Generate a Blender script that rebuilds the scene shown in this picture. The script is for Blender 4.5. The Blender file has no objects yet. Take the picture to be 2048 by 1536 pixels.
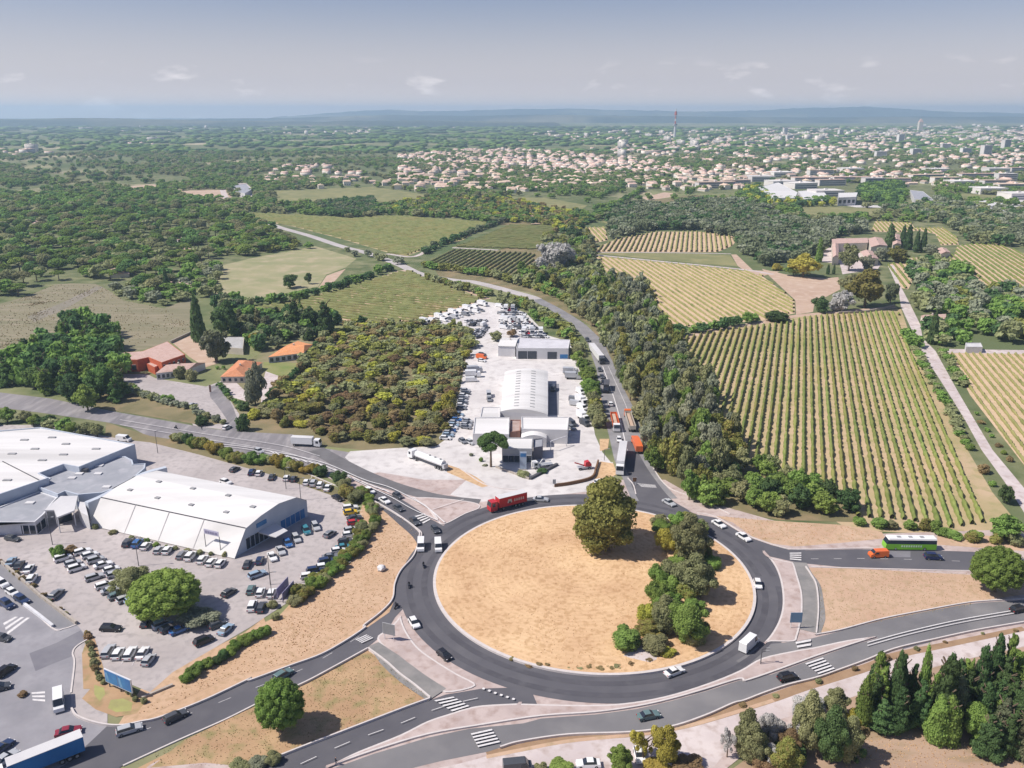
import bpy, math, random
import numpy as np
from mathutils import Vector, Matrix
from mathutils.geometry import tessellate_polygon
R = math.radians
scene = bpy.context.scene

# ------------------------------------------------------------------ camera
HC = 110.0                                   # flying height of the camera, metres
FPX, HOR = 1690.0, 225.0                     # focal length and horizon row for a 2048 x 1536 frame
PITCH = math.atan((768.0 - HOR) / FPX)
cam_d = bpy.data.cameras.new('camera'); cam = bpy.data.objects.new('camera', cam_d)
scene.collection.objects.link(cam)
cam.location = (0, 0, HC); cam.rotation_euler = (math.pi / 2 - PITCH, 0, 0)
cam_d.sensor_width = 36.0; cam_d.lens = FPX / 2048.0 * 36.0
cam_d.clip_start = 1.0; cam_d.clip_end = 90000.0
scene.camera = cam

# ------------------------------------------------------------------ light
SUN_EL = R(50)
SUN_DIR = Vector((-0.985, -0.17, 0)).normalized()
world = bpy.data.worlds.new("World"); scene.world = world; world.use_nodes = True
wn = world.node_tree; wn.nodes.clear()
wo = wn.nodes.new('ShaderNodeOutputWorld'); bg = wn.nodes.new('ShaderNodeBackground')
sky = wn.nodes.new('ShaderNodeTexSky'); sky.sky_type = 'NISHITA'; sky.sun_disc = False
sky.sun_elevation = SUN_EL; sky.sun_rotation = math.atan2(SUN_DIR.x, SUN_DIR.y)
sky.altitude = 100; sky.air_density = 1.0; sky.dust_density = 1.0; sky.ozone_density = 1.0
bg.inputs[1].default_value = 0.074
# thin far clouds low over the horizon, laid out by direction
tc = wn.nodes.new('ShaderNodeTexCoord'); mp = wn.nodes.new('ShaderNodeMapping'); mp.inputs['Scale'].default_value = (16, 16, 48)
nz = wn.nodes.new('ShaderNodeTexNoise'); nz.inputs['Scale'].default_value = 1.0; nz.inputs['Detail'].default_value = 6
rp = wn.nodes.new('ShaderNodeValToRGB'); rp.color_ramp.elements[0].position = 0.60; rp.color_ramp.elements[1].position = 0.72
sx = wn.nodes.new('ShaderNodeSeparateXYZ')
band = wn.nodes.new('ShaderNodeMapRange'); band.interpolation_type = 'SMOOTHSTEP'
band.inputs[1].default_value = 0.06; band.inputs[2].default_value = 0.038
mul = wn.nodes.new('ShaderNodeMath'); mul.operation = 'MULTIPLY'
mul2 = wn.nodes.new('ShaderNodeMath'); mul2.operation = 'MULTIPLY'; mul2.inputs[1].default_value = 0.6
mx = wn.nodes.new('ShaderNodeMixRGB'); mx.inputs[2].default_value = (13, 12, 12, 1)
L = wn.links.new
L(tc.outputs['Generated'], mp.inputs[0]); L(mp.outputs[0], nz.inputs[0]); L(nz.outputs[0], rp.inputs[0])
L(tc.outputs['Generated'], sx.inputs[0]); L(sx.outputs[2], band.inputs[0])
L(rp.outputs[0], mul.inputs[0]); L(band.outputs[0], mul.inputs[1]); L(mul.outputs[0], mul2.inputs[0])
skyt = wn.nodes.new('ShaderNodeMixRGB'); skyt.blend_type = 'MULTIPLY'; skyt.inputs[0].default_value = 1; skyt.inputs[2].default_value = (1.02, .95, 1.14, 1)
L(sky.outputs[0], skyt.inputs[1])
hzr = wn.nodes.new('ShaderNodeMapRange'); hzr.interpolation_type = 'SMOOTHERSTEP'; hzr.inputs[1].default_value = 0.16; hzr.inputs[2].default_value = -0.02; hzr.inputs[4].default_value = 0.75
hzm = wn.nodes.new('ShaderNodeMixRGB'); hzm.inputs[2].default_value = (8.9, 8.3, 8.9, 1)      # pale brightening mixed into the low sky
L(sx.outputs[2], hzr.inputs[0]); L(hzr.outputs[0], hzm.inputs[0]); L(skyt.outputs[0], hzm.inputs[1])
glr = wn.nodes.new('ShaderNodeMapRange'); glr.interpolation_type = 'SMOOTHSTEP'; glr.inputs[1].default_value = 0.035; glr.inputs[2].default_value = 0.0; glr.inputs[4].default_value = 0.6
glm = wn.nodes.new('ShaderNodeMixRGB'); glm.inputs[2].default_value = (11.0, 9.3, 8.6, 1)    # warm glow painted into the horizon sky, offsets the blue haze
L(sx.outputs[2], glr.inputs[0]); L(glr.outputs[0], glm.inputs[0]); L(hzm.outputs[0], glm.inputs[1])
L(mul2.outputs[0], mx.inputs[0]); L(glm.outputs[0], mx.inputs[1]); L(mx.outputs[0], bg.inputs[0]); L(bg.outputs[0], wo.inputs[0])
sun_d = bpy.data.lights.new('sun', 'SUN'); sun_d.energy = 4.9; sun_d.angle = R(0.5); sun_d.color = (1.0, 0.94, 0.86)
sun = bpy.data.objects.new('sun', sun_d); scene.collection.objects.link(sun)
sv = Vector((SUN_DIR.x * math.cos(SUN_EL), SUN_DIR.y * math.cos(SUN_EL), math.sin(SUN_EL)))
sun.rotation_euler = (-sv).to_track_quat('-Z', 'Y').to_euler(); sun.location = (0, 0, 300)
vs = scene.view_settings; vs.view_transform = 'Standard'; vs.look = 'None'; vs.gamma = 1; vs.exposure = 0.18
vs.use_curve_mapping = False
scene.cycles.volume_bounces = 1
scene.cycles.volume_step_rate = 4.0

# ------------------------------------------------------------------ survey: photo survey marks to metres on the plane z
CR = {'f': (0, 0, 1.0), 'A': (0, 800, 3.657), 'B': (0, 1116, 3.657), 'C': (400, 880, 3.657), 'D': (500, 1200, 3.657),
      'E': (900, 880, 3.657), 'F': (1400, 900, 3.1605), 'G': (1000, 1200, 3.657), 'H': (1488, 1200, 3.657),
      'I': (800, 580, 3.657), 'J': (180, 620, 3.657), 'K': (0, 360, 3.657), 'L': (500, 360, 3.657),
      'M': (1000, 360, 3.657), 'N': (1488, 360, 3.657), 'O': (840, 590, 6.827), 'Q': (880, 680, 6.024),
      'R': (900, 820, 6.4), 'S': (0, 840, 6.144), 'T': (1150, 640, 4.518), 'U': (200, 660, 4.452), 'V': (0, 960, 10.78)}
TA, CO = math.tan(PITCH), math.cos(PITCH)
KK = (FPX * FPX + (768 - HOR) ** 2) / FPX
def W(c, x, y, z=0.0):
    o = CR[c]; x = o[0] + x / o[2]; y = o[1] + y / o[2]
    d = max(y - HOR, 6.0); h = HC - z
    return (h * (x - 1024.0) / (CO * d), h * (KK / d - TA), z)
def mpp(c, y):                       # metres per photo row at this place
    o = CR[c]; return HC / (CO * max(o[1] + y / o[2] - HOR, 6.0)) / o[2]
def pts(s, z=0.0):                   # "D 10,20 30,40 C 5,6": the letter picks the survey sheet
    out = []; c = 'f'
    for t in s.split():
        if ',' in t:
            a, b = t.split(','); out.append(W(c, float(a), float(b), z))
        else: c = t
    return out

# ------------------------------------------------------------------ materials
def hexc(h):
    h = h.lstrip('#'); v = [int(h[i:i + 2], 16) / 255 for i in (0, 2, 4)]
    return tuple(((a + .055) / 1.055) ** 2.4 if a > .04045 else a / 12.92 for a in v) + (1,)
MATS = {}
def mat(name, c1, c2=None, scale=0.3, rough=0.9, spec=0.2, c3=None, scale2=4.0, metal=0.0, bump=0.0, obj=False, rnd=0.0, lo=0.35, hi=0.65, aniso=None):
    if name in MATS: return MATS[name]
    m = bpy.data.materials.new(name); m.use_nodes = True; nt = m.node_tree; b = nt.nodes['Principled BSDF']
    b.inputs['Roughness'].default_value = rough; b.inputs['Specular IOR Level'].default_value = spec; b.inputs['Metallic'].default_value = metal
    c1 = hexc(c1) if isinstance(c1, str) else tuple(c1) + (1,) if len(c1) == 3 else c1
    if c2 is None: c2 = tuple(v * 0.8 for v in c1[:3]) + (1,)
    else: c2 = hexc(c2) if isinstance(c2, str) else tuple(c2[:3]) + (1,)
    tc = nt.nodes.new('ShaderNodeTexCoord'); n = nt.nodes.new('ShaderNodeTexNoise'); n.inputs['Scale'].default_value = scale
    n.inputs['Detail'].default_value = 5; n.inputs['Roughness'].default_value = 0.6
    src = tc.outputs['Object']
    if not obj:
        g = nt.nodes.new('ShaderNodeNewGeometry'); src = g.outputs['Position']
    if aniso:
        mpn = nt.nodes.new('ShaderNodeMapping'); mpn.inputs['Rotation'].default_value = (0, 0, aniso[0]); mpn.inputs['Scale'].default_value = (aniso[1], aniso[2], 1)
        nt.links.new(src, mpn.inputs[0]); src = mpn.outputs[0]
    nt.links.new(src, n.inputs['Vector'])
    r = nt.nodes.new('ShaderNodeValToRGB'); e = r.color_ramp.elements
    e[0].position = lo; e[0].color = c1; e[1].position = hi; e[1].color = c2
    nt.links.new(n.outputs[0], r.inputs[0]); out = r.outputs[0]
    if c3 is not None:
        c3 = hexc(c3) if isinstance(c3, str) else tuple(c3[:3]) + (1,)
        n2 = nt.nodes.new('ShaderNodeTexNoise'); n2.inputs['Scale'].default_value = scale2; n2.inputs['Detail'].default_value = 4
        nt.links.new(src, n2.inputs['Vector'])
        r2 = nt.nodes.new('ShaderNodeValToRGB'); r2.color_ramp.elements[0].position = 0.48; r2.color_ramp.elements[1].position = 0.72
        nt.links.new(n2.outputs[0], r2.inputs[0])
        mxn = nt.nodes.new('ShaderNodeMixRGB'); mxn.inputs[2].default_value = c3
        nt.links.new(r2.outputs[0], mxn.inputs[0]); nt.links.new(out, mxn.inputs[1]); out = mxn.outputs[0]
    if rnd:
        oi = nt.nodes.new('ShaderNodeObjectInfo'); hs = nt.nodes.new('ShaderNodeHueSaturation')
        mr = nt.nodes.new('ShaderNodeMapRange'); mr.inputs[3].default_value = 1 - rnd; mr.inputs[4].default_value = 1 + rnd
        mh = nt.nodes.new('ShaderNodeMapRange'); mh.inputs[3].default_value = 0.5 - rnd * .1; mh.inputs[4].default_value = 0.5 + rnd * .06
        wh = nt.nodes.new('ShaderNodeMath'); wh.operation = 'FRACT'; w2 = nt.nodes.new('ShaderNodeMath'); w2.operation = 'MULTIPLY'; w2.inputs[1].default_value = 17.3
        nt.links.new(oi.outputs['Random'], mr.inputs[0]); nt.links.new(oi.outputs['Random'], w2.inputs[0]); nt.links.new(w2.outputs[0], wh.inputs[0]); nt.links.new(wh.outputs[0], mh.inputs[0])
        nt.links.new(mr.outputs[0], hs.inputs['Value']); nt.links.new(mh.outputs[0], hs.inputs['Hue']); nt.links.new(out, hs.inputs['Color']); out = hs.outputs[0]
    nt.links.new(out, b.inputs['Base Color'])
    if bump:
        bp = nt.nodes.new('ShaderNodeBump'); bp.inputs['Strength'].default_value = 1; bp.inputs['Distance'].default_value = bump
        n3 = nt.nodes.new('ShaderNodeTexNoise'); n3.inputs['Scale'].default_value = scale2; n3.inputs['Detail'].default_value = 5
        nt.links.new(src, n3.inputs['Vector']); nt.links.new(n3.outputs[0], bp.inputs['Height']); nt.links.new(bp.outputs[0], b.inputs['Normal'])
    MATS[name] = m; return m
def paint(name, h, rough=0.25): return mat('paint_' + name, h, h, rough=rough, spec=0.5)

M_ASPH = mat('asphalt', (.092, .09, .103), (.118, .115, .128), scale=0.05, c3=(.128, .124, .135), scale2=0.12, bump=.01)
M_ASPH_OLD = mat('old asphalt', (.19, .18, .19), (.27, .25, .255), scale=0.08, c3=(.33, .31, .31), scale2=0.35, aniso=(R(-20), 1, .25))
M_LOT = mat('parking asphalt', (.38, .34, .33), (.47, .425, .415), scale=0.05, c3=(.33, .30, .295), scale2=0.6)
M_STREET = mat('street asphalt', (.23, .225, .245), (.32, .31, .33), scale=0.09, c3=(.26, .25, .27), scale2=0.5)
M_APRON = mat('pale concrete', (.54, .51, .50), (.66, .63, .61), scale=0.06, c3=(.46, .43, .42), scale2=0.3)
M_PAVE = mat('pinkish pavement', (.42, .34, .32), (.52, .43, .40), scale=0.12, c3=(.36, .27, .24), scale2=0.5)
M_KERB = mat('kerb stone', (.55, .50, .48), (.62, .57, .55), scale=1.0)
M_PAINT = mat('road paint', (.72, .70, .69), (.56, .54, .54), scale=2.0)
M_GRAVEL = mat('pale gravel', (.50, .43, .42), (.62, .55, .53), scale=0.1, c3=(.40, .32, .29), scale2=0.4)
M_DRY = mat('dry grass', (.50, .33, .19), (.60, .42, .25), scale=0.10, c3=(.40, .25, .14), scale2=0.9, bump=.05)
M_DRY2 = mat('dry grass with weeds', (.38, .24, .14), (.46, .31, .18), scale=0.12, c3=(.26, .22, .10), scale2=0.35, bump=.05)
M_DRYPINK = mat('dry stubble', (.48, .32, .22), (.54, .38, .265), scale=0.1, c3=(.40, .29, .18), scale2=0.5, bump=.03)
M_VERGE = mat('verge grass', (.55, .38, .255), (.49, .325, .205), scale=0.09, c3=(.40, .27, .16), scale2=0.8, bump=.03)
M_MEADOW = mat('meadow', (.25, .22, .145), (.195, .185, .11), scale=0.03, c3=(.30, .255, .18), scale2=0.12, aniso=(R(15), .4, 1.8))
M_SOIL = mat('vineyard soil', (.60, .44, .31), (.53, .39, .26), scale=0.05, c3=(.47, .36, .22), scale2=0.3)
M_SOILG = mat('grassy vineyard soil', (.36, .31, .16), (.48, .38, .23), scale=0.03, c3=(.28, .26, .12), scale2=0.07)
M_BARE = mat('bare soil', (.50, .37, .28), (.44, .31, .23), scale=0.04, c3=(.55, .43, .34), scale2=0.2)
M_SCRUB = mat('scrub ground', (.15, .14, .07), (.24, .20, .11), scale=0.06, c3=(.30, .22, .13), scale2=0.1)
M_FIELDG = mat('green field', (.18, .19, .085), (.25, .24, .11), scale=0.02, c3=(.30, .27, .13), scale2=0.06)

ISL = {}
# ------------------------------------------------------------------ object helpers
COL = scene.collection
def tag(o, label=None, cat=None, group=None, kind=None):
    if label: o['label'] = label
    if cat: o['category'] = cat
    if group: o['group'] = group
    if kind: o['kind'] = kind
    return o
def empty(name, loc=(0, 0, 0), rz=0.0, scale=None):
    o = bpy.data.objects.new(name, None); COL.objects.link(o); o.location = loc; o.rotation_euler = (0, 0, rz)
    o.empty_display_size = 0.5
    if scale: o.scale = scale
    return o
def np_mesh(name, V, F4=None, F3=None, mats=(), mi=None, smooth=False):
    me = bpy.data.meshes.new(name); V = np.asarray(V, dtype=np.float32)
    loops = []; tot = []
    if F4 is not None and len(F4): F4 = np.asarray(F4, dtype=np.int32); loops.append(F4.ravel()); tot.append(np.full(len(F4), 4, np.int32))
    if F3 is not None and len(F3): F3 = np.asarray(F3, dtype=np.int32); loops.append(F3.ravel()); tot.append(np.full(len(F3), 3, np.int32))
    loops = np.concatenate(loops); tot = np.concatenate(tot); st = np.concatenate([[0], np.cumsum(tot)[:-1]]).astype(np.int32)
    me.vertices.add(len(V)); me.vertices.foreach_set('co', V.ravel())
    me.loops.add(len(loops)); me.loops.foreach_set('vertex_index', loops)
    me.polygons.add(len(tot)); me.polygons.foreach_set('loop_start', st); me.polygons.foreach_set('loop_total', tot)
    if mi is not None: me.polygons.foreach_set('material_index', np.asarray(mi, np.int32))
    if smooth: me.polygons.foreach_set('use_smooth', np.ones(len(tot), bool))
    for m in mats: me.materials.append(m)
    me.update(calc_edges=True); return me
class MB:
    def __init__(s): s.v = []; s.f = []; s.m = []
    def face(s, ps, m=0):
        b = len(s.v); s.v += [tuple(p) for p in ps]; s.f.append(tuple(range(b, b + len(ps)))); s.m.append(m); return s
    def prism(s, ring, z0, z1, m=0, mtop=None, bottom=False):      # ring: xy points, counter-clockwise or not
        a = sum(ring[i][0] * ring[(i + 1) % len(ring)][1] - ring[(i + 1) % len(ring)][0] * ring[i][1] for i in range(len(ring)))
        if a < 0: ring = ring[::-1]
        n = len(ring); b = len(s.v); s.v += [(p[0], p[1], z0) for p in ring] + [(p[0], p[1], z1) for p in ring]
        for i in range(n):
            j = (i + 1) % n; s.f.append((b + i, b + j, b + n + j, b + n + i)); s.m.append(m)
        for t in tessellate_polygon([[Vector((p[0], p[1], 0)) for p in ring]]):
            t = list(t); A, B, C_ = [ring[k] for k in t]
            if (B[0] - A[0]) * (C_[1] - A[1]) - (B[1] - A[1]) * (C_[0] - A[0]) < 0: t = t[::-1]
            s.f.append(tuple(b + n + k for k in t)); s.m.append(m if mtop is None else mtop)
            if bottom: s.f.append(tuple(b + k for k in t[::-1])); s.m.append(m)
        return s
    def box(s, x0, x1, y0, y1, z0, z1, m=0, tx=0.0, ty=0.0, mat4=None):   # tx, ty: taper of the top
        b = len(s.v)
        P = [(x0, y0, z0), (x1, y0, z0), (x1, y1, z0), (x0, y1, z0), (x0 + tx, y0 + ty, z1), (x1 - tx, y0 + ty, z1), (x1 - tx, y1 - ty, z1), (x0 + tx, y1 - ty, z1)]
        if mat4 is not None: P = [tuple(mat4 @ Vector(p)) for p in P]
        s.v += P
        for q in ((0, 3, 2, 1), (4, 5, 6, 7), (0, 1, 5, 4), (1, 2, 6, 5), (2, 3, 7, 6), (3, 0, 4, 7)):
            s.f.append(tuple(b + k for k in q)); s.m.append(m)
        return s
    def hexa(s, P, m=0):
        b = len(s.v); s.v += [tuple(p) for p in P]
        for q in ((0, 3, 2, 1), (4, 5, 6, 7), (0, 1, 5, 4), (1, 2, 6, 5), (2, 3, 7, 6), (3, 0, 4, 7)):
            s.f.append(tuple(b + k for k in q)); s.m.append(m)
        return s
    def side(s, prof, y0, y1, m=0, inset=0.0):       # side profile (x, z) swept across y
        n = len(prof); b = len(s.v); zs = [p[1] for p in prof]; zt = max(zs); zb = min(zs)
        def w(z): return inset * (z - zb) / max(zt - zb, 1e-6)
        s.v += [(p[0], y0 + w(p[1]), p[1]) for p in prof] + [(p[0], y1 - w(p[1]), p[1]) for p in prof]
        for i in range(n):
            j = (i + 1) % n; s.f.append((b + i, b + n + i, b + n + j, b + j)); s.m.append(m)
        for t in tessellate_polygon([[Vector((p[0], p[1], 0)) for p in prof]]):
            t = tuple(t); s.f.append(tuple(b + k for k in t)); s.m.append(m); s.f.append(tuple(b + n + k for k in t[::-1])); s.m.append(m)
        return s
    def cyl(s, c, r, h, axis='z', n=12, m=0, r2=None):
        r2 = r if r2 is None else r2; b = len(s.v)
        for k, (rr, t) in enumerate(((r, 0), (r2, h))):
            for i in range(n):
                a = 2 * math.pi * i / n; u, v = rr * math.cos(a), rr * math.sin(a)
                s.v.append({'z': (c[0] + u, c[1] + v, c[2] + t), 'y': (c[0] + u, c[1] + t, c[2] + v), 'x': (c[0] + t, c[1] + u, c[2] + v)}[axis])
        for i in range(n):
            j = (i + 1) % n; q = (b + i, b + j, b + n + j, b + n + i); s.f.append(q); s.m.append(m)
        s.f.append(tuple(b + i for i in range(n))[::-1]); s.m.append(m); s.f.append(tuple(b + n + i for i in range(n))); s.m.append(m)
        return s
    def mesh(s, name, mats, fix=True, smooth=False):
        me = bpy.data.meshes.new(name); me.from_pydata(s.v, [], s.f)
        for m in (mats if isinstance(mats, (list, tuple)) else [mats]): me.materials.append(m)
        me.polygons.foreach_set('material_index', s.m)
        if smooth: me.polygons.foreach_set('use_smooth', [True] * len(s.f))
        if fix:
            import bmesh
            bm = bmesh.new(); bm.from_mesh(me); bmesh.ops.recalc_face_normals(bm, faces=bm.faces); bm.to_mesh(me); bm.free()
        me.update(); return me
    def obj(s, name, mats, parent=None, fix=True, smooth=False):
        o = bpy.data.objects.new(name, s.mesh(name, mats, fix, smooth)); COL.objects.link(o)
        if parent is not None: o.parent = parent
        return o
def densify(ps, n=6):                # smooth a polyline (Catmull-Rom)
    P = [np.array(p[:2], float) for p in ps]; out = []
    for i in range(len(P) - 1):
        a = P[i - 1] if i > 0 else 2 * P[0] - P[1]; b, c = P[i], P[i + 1]; d = P[i + 2] if i + 2 < len(P) else 2 * P[-1] - P[-2]
        for k in range(n):
            t = k / n; out.append(0.5 * ((2 * b) + (-a + c) * t + (2 * a - 5 * b + 4 * c - d) * t * t + (-a + 3 * b - 3 * c + d) * t ** 3))
    out.append(P[-1]); return out
def band_quads(ps, w, z, off=0.0):
    P = [np.array(p[:2], float) for p in ps]; n = len(P); ws = np.interp(np.linspace(0, 1, n), np.linspace(0, 1, len(w)), w) if hasattr(w, '__len__') else [w] * n
    L_, R_ = [], []
    for i in range(n):
        t = P[min(i + 1, n - 1)] - P[max(i - 1, 0)]; t = t / (np.linalg.norm(t) + 1e-9); nn = np.array([-t[1], t[0]])
        L_.append(P[i] + nn * (ws[i] / 2 + off)); R_.append(P[i] + nn * (-ws[i] / 2 + off))
    V = [(p[0], p[1], z) for p in L_] + [(p[0], p[1], z) for p in R_]
    F = [(n + i, n + i + 1, i + 1, i) for i in range(n - 1)]
    return V, F
ZL = [0.02]
REG = []                              # laid sheets: bounding box, outline, height
def inpoly(x, y, P):
    c = False; n = len(P); j = n - 1
    for i in range(n):
        if (P[i][1] > y) != (P[j][1] > y) and x < (P[j][0] - P[i][0]) * (y - P[i][1]) / (P[j][1] - P[i][1]) + P[i][0]: c = not c
        j = i
    return c
def nextz(ring):
    xs = [p[0] for p in ring]; ys = [p[1] for p in ring]; bb = (min(xs), max(xs), min(ys), max(ys))
    z = max([r[2] for r in REG if not (r[0][0] > bb[1] or r[0][1] < bb[0] or r[0][2] > bb[3] or r[0][3] < bb[2])] or [.016]) + .004
    REG.append((bb, [tuple(p[:2]) for p in ring], z)); ZL[0] = z; return z
def topz(x, y): return max([r[2] for r in REG if r[0][0] <= x <= r[0][1] and r[0][2] <= y <= r[0][3] and inpoly(x, y, r[1])] or [0.0])
def maxz(ring):
    xs = [p[0] for p in ring]; ys = [p[1] for p in ring]
    return max([r[2] for r in REG if not (r[0][0] > max(xs) or r[0][1] < min(xs) or r[0][2] > max(ys) or r[0][3] < min(ys))] or [.016])
def sheet(name, ps, m, smooth_n=0, z=None):     # flat ground sheet from an outline
    ring = [p[:2] for p in ps]
    if smooth_n: ring = [tuple(p) for p in densify(list(ring) + [ring[0]], smooth_n)[:-1]]
    z = nextz(ring) if z is None else z
    mb = MB(); b0 = [(p[0], p[1], z) for p in ring]; mb.v = b0
    for t in tessellate_polygon([[Vector((p[0], p[1], 0)) for p in ring]]):
        t = list(t); A, B, C_ = [ring[k] for k in t]
        if (B[0] - A[0]) * (C_[1] - A[1]) - (B[1] - A[1]) * (C_[0] - A[0]) < 0: t = t[::-1]
        mb.f.append(tuple(t)); mb.m.append(0)
    o = mb.obj(name, m, fix=False); o['kind'] = 'structure'; return o
def strip(name, ps, w, m, smooth_n=6, z=None, off=0.0):
    if smooth_n: ps = densify(ps, smooth_n)
    V, F = band_quads(ps, w, 0, off); n_ = len(ps)
    if z is None: z = nextz([v[:2] for v in V[:n_]] + [v[:2] for v in V[n_:]][::-1])
    V = [(v[0], v[1], z) for v in V]; mb = MB(); mb.v = V; mb.f = F; mb.m = [0] * len(F)
    o = mb.obj(name, m, fix=False); o['kind'] = 'structure'; return o
def kerb(name, ps, w=0.35, h=0.14, m=None, smooth_n=6, closed=False):   # a raised kerb along a line
    ps = [p[:2] for p in ps]
    if closed: ps = list(ps) + [ps[0]]
    if smooth_n: ps = densify(ps, smooth_n)
    zt_ = maxz([p[:2] for p in ps]) + h; V, F = band_quads(ps, w, zt_); n = len(ps); mb = MB(); mb.v = list(V) + [(v[0], v[1], 0) for v in V]; mb.f = list(F)
    for i in range(n - 1):
        mb.f.append((i, i + 1, 2 * n + i + 1, 2 * n + i)); mb.f.append((n + i + 1, n + i, 3 * n + i, 3 * n + i + 1))
    mb.m = [0] * len(mb.f); o = mb.obj(name, m or M_KERB, fix=False); o['kind'] = 'structure'; return o
def island(name, ps, mtop, h=0.14, inset=0.4, smooth_n=4):    # raised traffic island: kerb prism and a paved top
    ring = [tuple(p[:2]) for p in ps]
    if smooth_n: ring = [tuple(p) for p in densify(list(ring) + [ring[0]], smooth_n)[:-1]]
    zb = maxz(ring); MBk = MB().prism(ring, 0.0, zb + h); o = MBk.obj(name, M_KERB, fix=False); o['kind'] = 'structure'
    c = np.mean(np.array(ring), axis=0); n = len(ring); inn = []
    a = sum(ring[i][0] * ring[(i + 1) % n][1] - ring[(i + 1) % n][0] * ring[i][1] for i in range(n)); sg = 1 if a > 0 else -1
    for i in range(n):
        t = np.array(ring[(i + 1) % n]) - np.array(ring[i - 1]); t /= np.linalg.norm(t) + 1e-9
        inn.append(tuple(np.array(ring[i]) + sg * inset * np.array([-t[1], t[0]])))
    sheet(name + '_top', inn, mtop, z=zb + h + 0.006); xs = [p[0] for p in ring]; ys = [p[1] for p in ring]; REG.append(((min(xs), max(xs), min(ys), max(ys)), [tuple(p) for p in ring], zb + h + .006)); ISL[name] = zb + h + .006
    return o
# ------------------------------------------------------------------ the ground: one sheet to the horizon
def geo(a, b, n, k): t = np.linspace(0, 1, n); return a + (b - a) * t ** k
gx = np.unique(np.concatenate([-geo(0, 16500, 60, 2.6), geo(0, 16500, 60, 2.6)])); gy = np.concatenate([np.linspace(-300, 0, 5)[:-1], geo(0, 17600, 70, 2.4)])
GX, GY = np.meshgrid(gx, gy); V = np.stack([GX.ravel(), GY.ravel(), np.zeros(GX.size)], 1); nx = len(gx)
I, J = np.meshgrid(np.arange(len(gy) - 1), np.arange(nx - 1), indexing='ij'); a = (I * nx + J).ravel()
F = np.stack([a, a + 1, a + nx + 1, a + nx], 1)
M_LAND = bpy.data.materials.new('land'); M_LAND.use_nodes = True
nt = M_LAND.node_tree; b = nt.nodes['Principled BSDF']; b.inputs['Roughness'].default_value = 0.95; b.inputs['Specular IOR Level'].default_value = 0.1
g = nt.nodes.new('ShaderNodeNewGeometry')
def mpg(sx, sy, rz=0):
    m = nt.nodes.new('ShaderNodeMapping'); m.inputs['Scale'].default_value = (sx, sy, 1); m.inputs['Rotation'].default_value = (0, 0, rz); nt.links.new(g.outputs['Position'], m.inputs[0]); return m.outputs[0]
vo = nt.nodes.new('ShaderNodeTexVoronoi'); vo.inputs['Scale'].default_value = 1.0; nt.links.new(mpg(.0042, .0028, .3), vo.inputs['Vector'])
hs = nt.nodes.new('ShaderNodeSeparateColor'); nt.links.new(vo.outputs['Color'], hs.inputs[0])
fr = nt.nodes.new('ShaderNodeValToRGB'); fr.color_ramp.interpolation = 'CONSTANT'; els = fr.color_ramp.elements
cols = [(.10, .13, .055), (.24, .25, .12), (.12, .15, .07), (.42, .36, .24), (.15, .18, .08), (.30, .28, .16), (.10, .14, .06)]
els[0].color = cols[0] + (1,); els[1].position = 1 / 7; els[1].color = cols[1] + (1,)
for k in range(2, 7):
    e = els.new(k / 7); e.color = cols[k] + (1,)
nt.links.new(hs.outputs[0], fr.inputs[0])
n1 = nt.nodes.new('ShaderNodeTexNoise'); n1.inputs['Scale'].default_value = .004; n1.inputs['Detail'].default_value = 8; n1.inputs['Roughness'].default_value = .65; nt.links.new(g.outputs['Position'], n1.inputs['Vector'])
r1 = nt.nodes.new('ShaderNodeValToRGB'); r1.color_ramp.elements[0].position = .42; r1.color_ramp.elements[1].position = .52; nt.links.new(n1.outputs[0], r1.inputs[0])
wood = nt.nodes.new('ShaderNodeTexNoise'); wood.inputs['Scale'].default_value = .08; wood.inputs['Detail'].default_value = 6; nt.links.new(g.outputs['Position'], wood.inputs['Vector'])
rw = nt.nodes.new('ShaderNodeValToRGB'); rw.color_ramp.elements[0].color = (.09, .12, .05, 1); rw.color_ramp.elements[1].color = (.24, .235, .13, 1); rw.color_ramp.elements[0].position = .35; rw.color_ramp.elements[1].position = .7
nt.links.new(wood.outputs[0], rw.inputs[0])
mxa = nt.nodes.new('ShaderNodeMixRGB'); nt.links.new(r1.outputs[0], mxa.inputs[0]); nt.links.new(fr.outputs[0], mxa.inputs[1]); nt.links.new(rw.outputs[0], mxa.inputs[2])
nt.links.new(mxa.outputs[0], b.inputs['Base Color'])
go = bpy.data.objects.new('ground', np_mesh('ground', V, F4=F, mats=[M_LAND])); COL.objects.link(go); go['kind'] = 'structure'

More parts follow.
